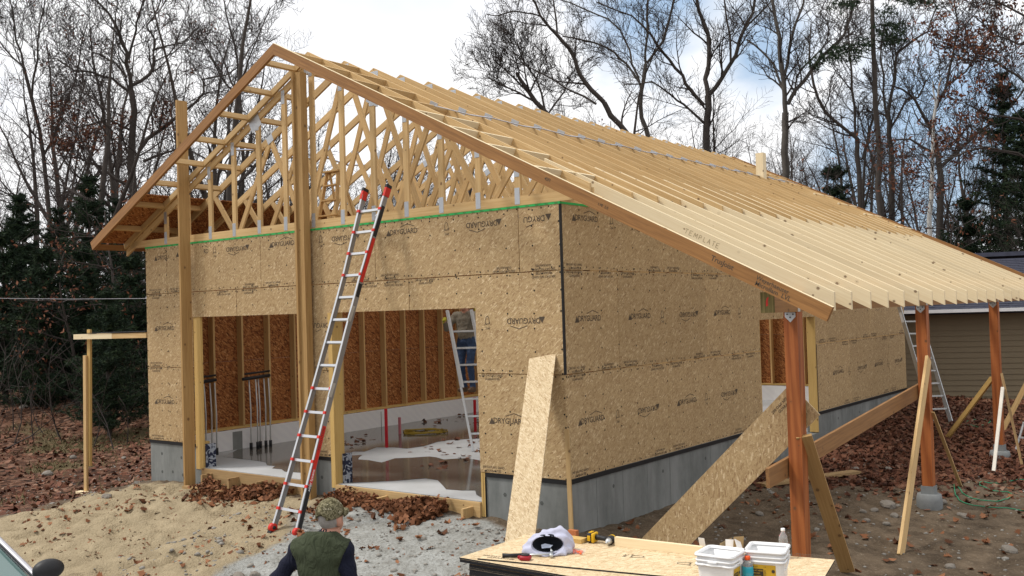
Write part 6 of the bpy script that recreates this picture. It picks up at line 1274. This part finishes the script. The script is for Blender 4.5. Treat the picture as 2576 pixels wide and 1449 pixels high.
# ------------------------------------------------------------------ people
skin = flat('skin', (.46, .235, .165), .6, var=.12, sc=12); hair = flat('grey_hair', (.30, .28, .26), .9, var=.3, sc=60); navy = flat('navy_sweater', (.007, .009, .022), .95, var=.2, sc=30); olive = flat('olive_vest_cloth', (.042, .052, .028), .95, var=.2, sc=22); jeans = flat('blue_jeans', (.035, .06, .12), .9, var=.25, sc=30); shoe = flat('brown_boot', (.10, .06, .035), .7); eyew = flat('eye_white', (.7, .68, .65), .3); beige = flat('beige_shirt', (.20, .175, .135), .9, var=.15, sc=20)
q = Mt('digital_camouflage', .9, 0, .1); v = q.obj(); q1 = q.n('ShaderNodeVectorMath', {0: v, 1: (.006, .006, .006)}, operation='SNAP').outputs[0]; na = q.noise(q1, 15, 4, .75)
camo = q.col(q.ramp(na, ((0, (.035, .03, .015)), (.40, (.085, .075, .04)), (.48, (.20, .18, .11)), (.54, (.07, .062, .034)), (.62, (.33, .30, .21))), 'CONSTANT'))
for m_ in (navy, olive, jeans, beige):
    t_ = m_.node_tree; nn = t_.nodes.new('ShaderNodeTexNoise'); tcn = t_.nodes.new('ShaderNodeTexCoord'); mpn = t_.nodes.new('ShaderNodeMapping'); mpn.inputs['Scale'].default_value = (1.2, 1.2, .55); mpn.inputs['Rotation'].default_value = (0, .5, 0)
    t_.links.new(tcn.outputs['Object'], mpn.inputs[0]); t_.links.new(mpn.outputs[0], nn.inputs[0]); nn.inputs['Scale'].default_value = 13; nn.inputs['Detail'].default_value = 3; nn.inputs['Distortion'].default_value = 1.4
    bn = t_.nodes.new('ShaderNodeBump'); bn.inputs['Strength'].default_value = .9; bn.inputs['Distance'].default_value = .035; t_.links.new(nn.outputs[0], bn.inputs['Height']); t_.links.new(bn.outputs[0], t_.nodes['Principled BSDF'].inputs['Normal'])
def rotpt(p, piv, yaw, pitch, roll=0.):
    v_ = Vector(p) - Vector(piv); v_ = Matrix.Rotation(yaw, 3, 'Z') @ (Matrix.Rotation(pitch, 3, 'X') @ (Matrix.Rotation(roll, 3, 'Y') @ v_)); return tuple(v_ + Vector(piv))
def hand_prims(wrist, d, palm_n, side, l, curl=.5, s=1.):
    "palm and five fingers; d = towards the fingers, palm_n = the way the palm faces"
    d = Vector(d).normalized(); n_ = Vector(palm_n); n_ = (n_ - d * n_.dot(d)).normalized(); x_ = d.cross(n_).normalized() * side; W = Vector(wrist); pr = []
    pr.append(('c', W, W + d * .05 * s, .024 * s, .026 * s, l)); 
    for i, (o_, L) in enumerate(((-.030, .066), (-.010, .076), (.010, .072), (.028, .058))):
        k_ = W + d * (.085 - .004 * abs(i - 1)) * s + x_ * o_ * s; pr.append(('c', W + d * .03 * s + x_ * o_ * .6 * s, k_, .014 * s, .0115 * s, l)); a = curl; c1 = k_; 
        for seg, fr_ in enumerate((.45, .32, .23)): dd = (d * math.cos(a) + n_ * math.sin(a)); c2_ = c1 + dd * L * fr_ * s; pr.append(('c', c1, c2_, (.0105 - .001 * seg) * s, (.0095 - .001 * seg) * s, l)); c1 = c2_; a += curl * .9
    t0_ = W + d * .025 * s - x_ * .025 * s; t1 = t0_ + (d * .6 - x_ * .7 + n_ * .3).normalized() * .04 * s; t2 = t1 + (d * .8 - x_ * .1 + n_ * .5).normalized() * .03 * s; pr += [('c', t0_, t1, .015 * s, .012 * s, l), ('c', t1, t2, .0115 * s, .009 * s, l)]
    return pr
def person(label, loc, rz, J, mats, clothes, head_yaw=0., head_pitch=0., head='cap', hd=None, extra=None, build=1.):
    """J joints; labels: 0 skin 1 top 2 trousers 3 boots 4 hair"""
    P = thing('person', label, 'person', loc, rot=(0, 0, rz)); pr = []; bw = build
    for s in 'LR':
        pr += [('c', J['hip' + s], J['knee' + s], .098 * bw, .068, 2), ('c', J['knee' + s], J['ank' + s], .066, .05, 2), ('c', Vector(J['ank' + s]) + Vector((0, -.02, -.05)), J['toe' + s], .05, .04, 3), ('c', J['ank' + s], Vector(J['ank' + s]) + Vector((0, -.01, -.05)), .05, .052, 3),
               ('c', J['sh' + s], J['el' + s], .067 * bw, .056, 1), ('c', J['el' + s], J['wr' + s], .054, .038, 1), ('c', J['wr' + s], Vector(J['wr' + s]) + (Vector(J['wr' + s]) - Vector(J['el' + s])).normalized() * .03, .027, .026, 0)]
    pr += [('e', J['pel'], (.175 * bw, .135 * bw, .14), 2), ('e', J['belly'], (.172 * bw, .145 * bw, .19), 1), ('e', J['chest'], (.192 * bw, .135 * bw, .20), 1), ('c', J['shL'], J['shR'], .070, .070, 1), ('c', Vector(J['neck']) - Vector((0, .01, .08)), J['neck'], .068, .060, 0)]
    hp = Vector(J['neck']) + Vector((0, .0, .0)); hh = lambda x_, y_, z_: rotpt((hp.x + x_, hp.y + y_, hp.z + z_), hp, head_yaw, head_pitch)
    pr += [('c', hp, hh(0, .01, .07), .058, .058, 0)]
    hpr = [('c', (0, .0, -.05), (0, .01, .08), .060, .056, 0), ('e', (0, .015, .145), (.077, .098, .105), 0), ('e', (0, .055, .075), (.055, .058, .058), 0), ('c', (0, .108, .125), (0, .122, .098), .010, .014, 0), ('e', (.080, .008, .105), (.012, .022, .034), 0), ('e', (-.080, .008, .105), (.012, .022, .034), 0), ('e', (0, .098, .066), (.022, .012, .007), 0), ('c', (-.04, .092, .143), (.04, .092, .143), .011, .011, 0), ('e', (0, .085, .035), (.022, .022, .018), 0)]
    body = blobmesh('body', pr, (-.62, -.5, -.05), (.62, .62, 1.62), .0165, mats, P, .035, lambda X, Y, Z, f: f + .006 * np.sin(Z * 42 + X * 33) * np.sin(X * 27 - Z * 19 + Y * 20) * (Z > .15))
    # head: its own fine solid joined into the same mesh
    V, F, L = blob(hpr, (-.12, -.12, -.13), (.12, .17, .27), .0075, .018); V = np.array([hh(*p_) for p_ in V]); me2 = bpy.data.meshes.new('h'); me2.from_pydata([tuple(v_) for v_ in V], [], [tuple(int(i) for i in f_) for f_ in F]); 
    for m_ in mats: me2.materials.append(m_)
    inv = np.array([rotpt(tuple(v_), hp, 0, 0) for v_ in V[:1]])
    loc0 = np.array([(Matrix.Rotation(head_yaw, 3, 'Z') @ Matrix.Rotation(head_pitch, 3, 'X')).inverted() @ (Vector(v_) - hp) for v_ in V]); hairv = ((loc0[:, 2] > .075) & (loc0[:, 1] < .035 - np.abs(loc0[:, 0]) * .0) & ~((np.abs(loc0[:, 0]) > .076) & (loc0[:, 1] > -.015))) | (loc0[:, 2] > .20)
    me2.polygons.foreach_set('material_index', np.where(hairv[F[:, 0]], 4, 0).astype(np.int32)); me2.polygons.foreach_set('use_smooth', [True] * len(F))
    bm = bmesh.new(); bm.from_mesh(me2); bmesh.ops.recalc_face_normals(bm, faces=bm.faces); bm.to_mesh(me2); bm.free()
    bm = bmesh.new(); bm.from_mesh(body.data); bm.from_mesh(me2)
    for s, sg in (('L', -1), ('R', 1)):
        wv = (Vector(J['wr' + s]) - Vector(J['el' + s])).normalized(); hpz = hand_prims(Vector(J['wr' + s]) + wv * .01, J.get('hd' + s, wv), J.get('pn' + s, (-sg, 0, 0)), sg, 0, J.get('curl' + s, .45), 1.05); c_ = np.array(Vector(J['wr' + s])); V, F, L = blob(hpz, c_ - .20, c_ + .20, .0052, .006); m3 = bpy.data.meshes.new('hn'); m3.from_pydata([tuple(v_) for v_ in V], [], [tuple(int(i) for i in f_) for f_ in F])
        for m_ in mats: m3.materials.append(m_)
        m3.polygons.foreach_set('material_index', np.full(len(F), J.get('hm' + s, 0), np.int32)); m3.polygons.foreach_set('use_smooth', [True] * len(F)); b3 = bmesh.new(); b3.from_mesh(m3); bmesh.ops.recalc_face_normals(b3, faces=b3.faces); b3.to_mesh(m3); b3.free(); bm.from_mesh(m3)
    bm.to_mesh(body.data); bm.free(); body.data.update()
    for sx in (-1, 1):
        e_ = lathe('eye', [(.0, -.012), (.009, -.008), (.012, 0), (.009, .008), (.0, .012)], eyew, P, 12, hh(sx * .032, .088, .125))
    if head == 'cap':
        R3 = Matrix.Rotation(head_yaw, 4, 'Z') @ Matrix.Rotation(head_pitch, 4, 'X'); cp = []
        def cutcap(X, Y, Z, f):
            f = f + .0015 * np.sin(X * 60) * np.sin(Y * 70 + Z * 40); inner = (np.sqrt((X / .080) ** 2 + ((Y - .015) / .101) ** 2 + ((Z - .150) / .108) ** 2) - 1) * .08; f = np.maximum(f, -inner); f = np.maximum(f, (.142 + .10 * (Y - .0) * .35) - Z)
            hole_ = np.sqrt((X / .042) ** 2 + ((Z - .147) / .026) ** 2) - 1; return np.where((Y < -.03), np.maximum(f, -hole_ * .03), f)
        c_ = blobmesh('cap', [('e', (0, .012, .152), (.092, .112, .118), 0)], (-.12, -.14, .1), (.12, .16, .3), .006, [camo], P, .02, cutcap); c_.matrix_local = Matrix.Translation(hp) @ R3
        vs, fs = [], []; nb = 14
        for i in range(nb + 1):
            a = math.pi * i / nb; 
            for r_, dz in ((.0, .0), (.5, .004), (1., -.006)): vs.append((math.cos(a) * (.078 + .004 * r_), .055 + math.sin(a) * (.052 + .078 * r_), .156 + dz - .022 * abs(math.cos(a)) ** 2 * r_))
        for i in range(nb):
            for j in range(2): k_ = i * 3 + j; fs.append((k_, k_ + 3, k_ + 4, k_ + 1))
        br_ = mesh('cap_brim', vs, fs, camo, P, True); br_.matrix_local = Matrix.Translation(hp) @ R3; md = br_.modifiers.new('t', 'SOLIDIFY'); md.thickness = .004
        st_ = box('cap_strap', (-.045, -.106, .128), (.045, -.100, .138), camo, P); ml = st_.matrix_local.copy(); st_.matrix_local = Matrix.Translation(hp) @ R3 @ ml
        lathe('cap_button', [(.0, 0), (.006, .001), (.005, .005), (0, .006)], camo, P, 10, tuple((Matrix.Translation(hp) @ R3) @ Vector((0, .012, .269))))
        tx = stick('cap_lettering', flatmesh('cap_lettering', [textdata('SMP', .018, 1.05)], flat('cap_thread', (.42, .40, .33), .8)), (0, 0, 0), (1, 0, 0), (0, -1, 0), P); tx.matrix_local = Matrix.Translation(hp) @ R3 @ Matrix.Translation((-.012, -.103, .178)) @ tx.matrix_local
    if clothes == 'vest':
        def cutv(X, Y, Z, f):
            f = f + .010 * np.sin(Z * 16 + X * 13 + 1) * np.sin(X * 26 + Z * 7) + .006 * np.sin(Z * 38 + X * 31) * np.sin(X * 19 - Z * 11); arm = .148 + .055 * np.clip((Z - 1.27) / .13, 0, 1) ** 1.5 + .20 * np.clip((1.17 - Z) / .12, 0, 1) ** 1.5; f = np.maximum(f, np.abs(X) - arm); f = np.maximum(f, .78 - Z); f = np.maximum(f, Z - 1.495 + .9 * np.maximum(Y, 0)); return f
        vp = [('e', J['pel'], (.20 * bw, .165 * bw, .20), 0), ('e', J['belly'], (.197 * bw, .170 * bw, .22), 0), ('e', J['chest'], (.208 * bw, .155 * bw, .215), 0), ('c', J['shL'], J['shR'], .083, .083, 0), ('c', (.015, .0, 1.36), (.050, .035, 1.465), .092, .080, 0)]
        blobmesh('vest', vp, (-.32, -.3, .7), (.32, .32, 1.6), .0105, [olive], P, .05, cutv)
    return P
mats1 = [skin, navy, jeans, shoe, hair]
J1 = dict(hipL=(-.10, 0, .90), hipR=(.10, 0, .90), kneeL=(-.12, .02, .49), kneeR=(.12, .02, .49), ankL=(-.13, -.01, .10), ankR=(.13, -.01, .10), toeL=(-.15, .15, .045), toeR=(.15, .15, .045), pel=(0, 0, .94), belly=(0, .03, 1.12), chest=(0, 0, 1.29), shL=(-.155, 0, 1.37), shR=(.155, 0, 1.37),
          elL=(-.335, -.05, 1.13), wrL=(-.19, .10, .99), elR=(.225, -.05, 1.10), wrR=(.20, .14, .92), neck=(.055, .045, 1.445), pnL=(1, .2, 0), pnR=(-1, 0, 0), curlL=.7, curlR=.6)
hx_ = far(806, 1282, 7.15); mx_, my_ = hx_.x, hx_.y; mz = gzs(mx_, my_)
hz_need = far(838, 1243, 7.15).z; sc_m = (hz_need - mz) / 1.745
away = Vector((mx_, my_, 0)) - CAM; rzm = math.atan2(away.y, away.x) - math.pi / 2
man = person('man in a camouflage cap and olive vest seen from behind', (mx_, my_, mz), rzm - .30, J1, mats1, 'vest', -.40, .10, 'cap', build=.88); man.scale = (sc_m,) * 3
print('MAN', mx_, my_, mz, sc_m)
# the man on the ladder
glove = flat('yellow_black_glove', (.30, .27, .02), .8, var=.8, sc=30)
fz = far(1178, 986, 18.0); mats2 = [skin, beige, jeans, shoe, hair, glove]
J2 = dict(hipL=(-.10, 0, .90), hipR=(.10, 0, .90), kneeL=(-.11, .10, .52), kneeR=(.11, .04, .50), ankL=(-.10, .0, .10), ankR=(.10, -.04, .10), toeL=(-.11, .15, .045), toeR=(.11, .12, .045), pel=(0, 0, .94), belly=(0, .03, 1.12), chest=(0, .03, 1.29), shL=(-.19, .04, 1.40), shR=(.19, .04, 1.40),
          elL=(-.36, .22, 1.24), wrL=(-.44, .36, 1.42), elR=(.30, .20, 1.18), wrR=(.22, .42, 1.30), neck=(0, .05, 1.475), pnL=(1, .2, 0), pnR=(-1, .2, 0), curlL=.9, curlR=.8, hmL=5, hmR=5)
toC = CAM - fz; rz2 = math.atan2(toC.y, toC.x) - math.pi / 2 - .5
m2 = person('worker in a beige shirt and jeans standing on the grey ladder indoors', (fz.x, fz.y, fz.z), rz2, J2, mats2, None, 0, .0, 'none'); m2.scale = (1, 1, 1)

# ------------------------------------------------------------------ parked car at the lower left corner
fh = Vector((_f.x, _f.y, 0)).normalized(); rh = Vector((_r.x, _r.y, 0)).normalized(); hd_ = (rh * .79 - fh * .61).normalized(); left_ = Vector((-hd_.y, hd_.x, 0))
pt0 = far(0, 1330, 8.9); pt1 = pt0 + hd_ * .64; 
CARZ = pt0.z - 1.50; CR = thing('parked_car', 'silver car with a black door mirror at the lower left corner', 'car'); 
# local: x forward, y left, z up; origin below the top of the left windscreen pillar
CR.matrix_local = Matrix(((hd_.x, left_.x, 0, pt0.x), (hd_.y, left_.y, 0, pt0.y), (0, 0, 1, CARZ), (0, 0, 0, 1)))
paint = flat('silver_paint', (.56, .55, .58), .28, .5, .6, .03); q = Mt('car_glass', .04, 0, .7); q.b.inputs['Transmission Weight'].default_value = .0; glass = q.col((.10, .17, .16)); q.b.inputs['Coat Weight'].default_value = .6
prof = [(-3.0, .55), (-3.05, .85), (-2.9, 1.05), (-2.55, 1.10), (-2.2, 1.42), (-1.6, 1.52), (-.6, 1.55), (0., 1.50), (.35, 1.27), (.72, 1.02), (1.0, .99), (1.5, .92), (1.72, .75), (1.78, .5), (1.7, .28), (-2.9, .28)]
def bodyw(x_, z_): return (.88 - .10 * max(0, abs(x_ + .6) - 1.6) ** 1.2) - max(0, z_ - .92) * .28
def inset(side_): return [(x_, side_ * bodyw(x_, z_) - .80, z_) for x_, z_ in prof]
low_ = [(-3.0, .55), (-3.05, .85), (-2.9, 1.05), (-2.55, 1.08), (-.9, 1.0), (.72, 1.0), (1.0, .99), (1.5, .92), (1.72, .75), (1.78, .5), (1.7, .28), (-2.9, .28)]
vs = [(x_, bodyw(x_, z_) - .80, z_) for x_, z_ in low_] + [(x_, -bodyw(x_, z_) - .80, z_) for x_, z_ in low_]; n_ = len(low_); fs = [tuple(range(n_)), tuple(range(2 * n_ - 1, n_ - 1, -1))] + [(i, n_ + i, n_ + (i + 1) % n_, (i + 1) % n_) for i in range(n_)]
o = mesh('body', vs, fs, paint, CR); bm = bmesh.new(); bm.from_mesh(o.data); bmesh.ops.recalc_face_normals(bm, faces=bm.faces); bmesh.ops.bevel(bm, geom=bm.edges[:], offset=.05, segments=3, affect='EDGES', profile=.6); bm.to_mesh(o.data); bm.free(); o.data.polygons.foreach_set('use_smooth', [True] * len(o.data.polygons))
yl = lambda x_, z_, s: s * (bodyw(x_, z_) - .02) - .80
def panel(name, pts, mat): return mesh(name, pts, [tuple(range(len(pts)))], mat, CR)
roof = [(-2.2, 1.42), (-1.6, 1.52), (-.6, 1.55), (0, 1.50)]
vs = []; 
for x_, z_ in roof: 
    for s in (-1, -.5, 0, .5, 1): vs.append((x_, s * (bodyw(x_, z_) - .02) - .80, z_ + .03 * (1 - s * s)))
fs = [(i * 5 + j, i * 5 + j + 1, i * 5 + 6 + j, i * 5 + 5 + j) for i in range(3) for j in range(4)]; mesh('roof', vs, fs, paint, CR, True)
vs, fs = [], []
for i in range(7):
    t = i / 6; x_ = .0 + .98 * t; z_ = 1.50 - .52 * t - .06 * t * (t - 1) * -1
    for j in range(9): s = j / 4 - 1; vs.append((x_ + .07 * (1 - s * s), s * (bodyw(x_, z_) - .055) - .80, z_ + .03 * (1 - s * s)))
for i in range(6):
    for j in range(8): k_ = i * 9 + j; fs.append((k_, k_ + 1, k_ + 10, k_ + 9))
mesh('windscreen', vs, fs, glass, CR, True)
for s in (-1, 1):
    pl_ = [(-.25, yl(-.25, 1.52, s), 1.525)] + [(.98 * t, yl(.98 * t, 1.5 - .52 * t, s) + 0, 1.505 - .52 * t) for t in (0, .25, .5, .75, 1.)]; tube('windscreen_pillar', pl_, .032, paint, CR, 8); tube('pillar_seal', [(p_[0] - .0, p_[1] - s * .028, p_[2] + .012) for p_ in pl_[1:]], .010, rub, CR, 6)
    panel('side_window', [(.70, yl(.7, 1.05, s), 1.04), (.05, yl(.05, 1.45, s), 1.44), (-.55, yl(-.55, 1.49, s), 1.49), (-.60, yl(-.6, 1.04, s), 1.04)], glass); panel('side_window', [(-.68, yl(-.68, 1.04, s), 1.04), (-.66, yl(-.66, 1.48, s), 1.48), (-1.6, yl(-1.6, 1.45, s), 1.45), (-2.0, yl(-2.0, 1.30, s), 1.30), (-2.2, yl(-2.2, 1.08, s), 1.08)], glass)
    tube('door_pillar', [(-.64, yl(-.64, 1.0, s), 1.0), (-.61, yl(-.61, 1.53, s), 1.53)], .03, rub, CR, 6); tube('rear_pillar', [(-2.5, yl(-2.5, 1.05, s), 1.06), (-2.15, yl(-2.15, 1.42, s), 1.42)], .05, paint, CR, 8)
    mk = [('e', (.0, 0, .0), (.075, .125, .085), 0), ('e', (.03, .02, -.005), (.05, .10, .07), 0)]
    mo = blobmesh('door_mirror', mk, (-.12, -.16, -.12), (.12, .16, .12), .009, [rub], CR, .03, lambda X, Y, Z, f: np.maximum(f, -X - .035)); mo.location = (.52, s * 1.085 - .80, 1.09)
    if s > 0: bpy.context.view_layer.update(); ml_ = CR.matrix_local.inverted() @ far(119, 1432, 8.25); mo.location = ml_; print('MIRROR', ml_); tube('mirror_arm', [(.50, s * .86 - .80, 1.02), (.50, s * .98 - .80, 1.07)], .022, rub, CR, 8)
    for x_ in (1.05, -2.1):
        wh = part('wheel', CR, (x_, s * .80 - .80, .32)); wh.rotation_euler = (math.pi / 2, 0, 0); lathe('tyre', [(.2, -.1), (.30, -.11), (.325, -.08), (.325, .08), (.30, .11), (.2, .1)], rub, wh, 28); lathe('rim', [(.0, -.105), (.06, -.108), (.19, -.09), (.2, -.1), (.2, .1), (.19, .09), (.06, .108), (.0, .105)], M['galv'], wh, 20)
    rbox('headlight', (1.58, s * .62 - .80 - .14, .62), (1.74, s * .62 - .80 + .14, .76), M['white'], CR, .03)
panel('rear_window', [(-2.56, -.80 - .7, 1.1), (-2.56, -.80 + .7, 1.1), (-2.22, -.80 + .62, 1.42), (-2.22, -.80 - .62, 1.42)], glass)
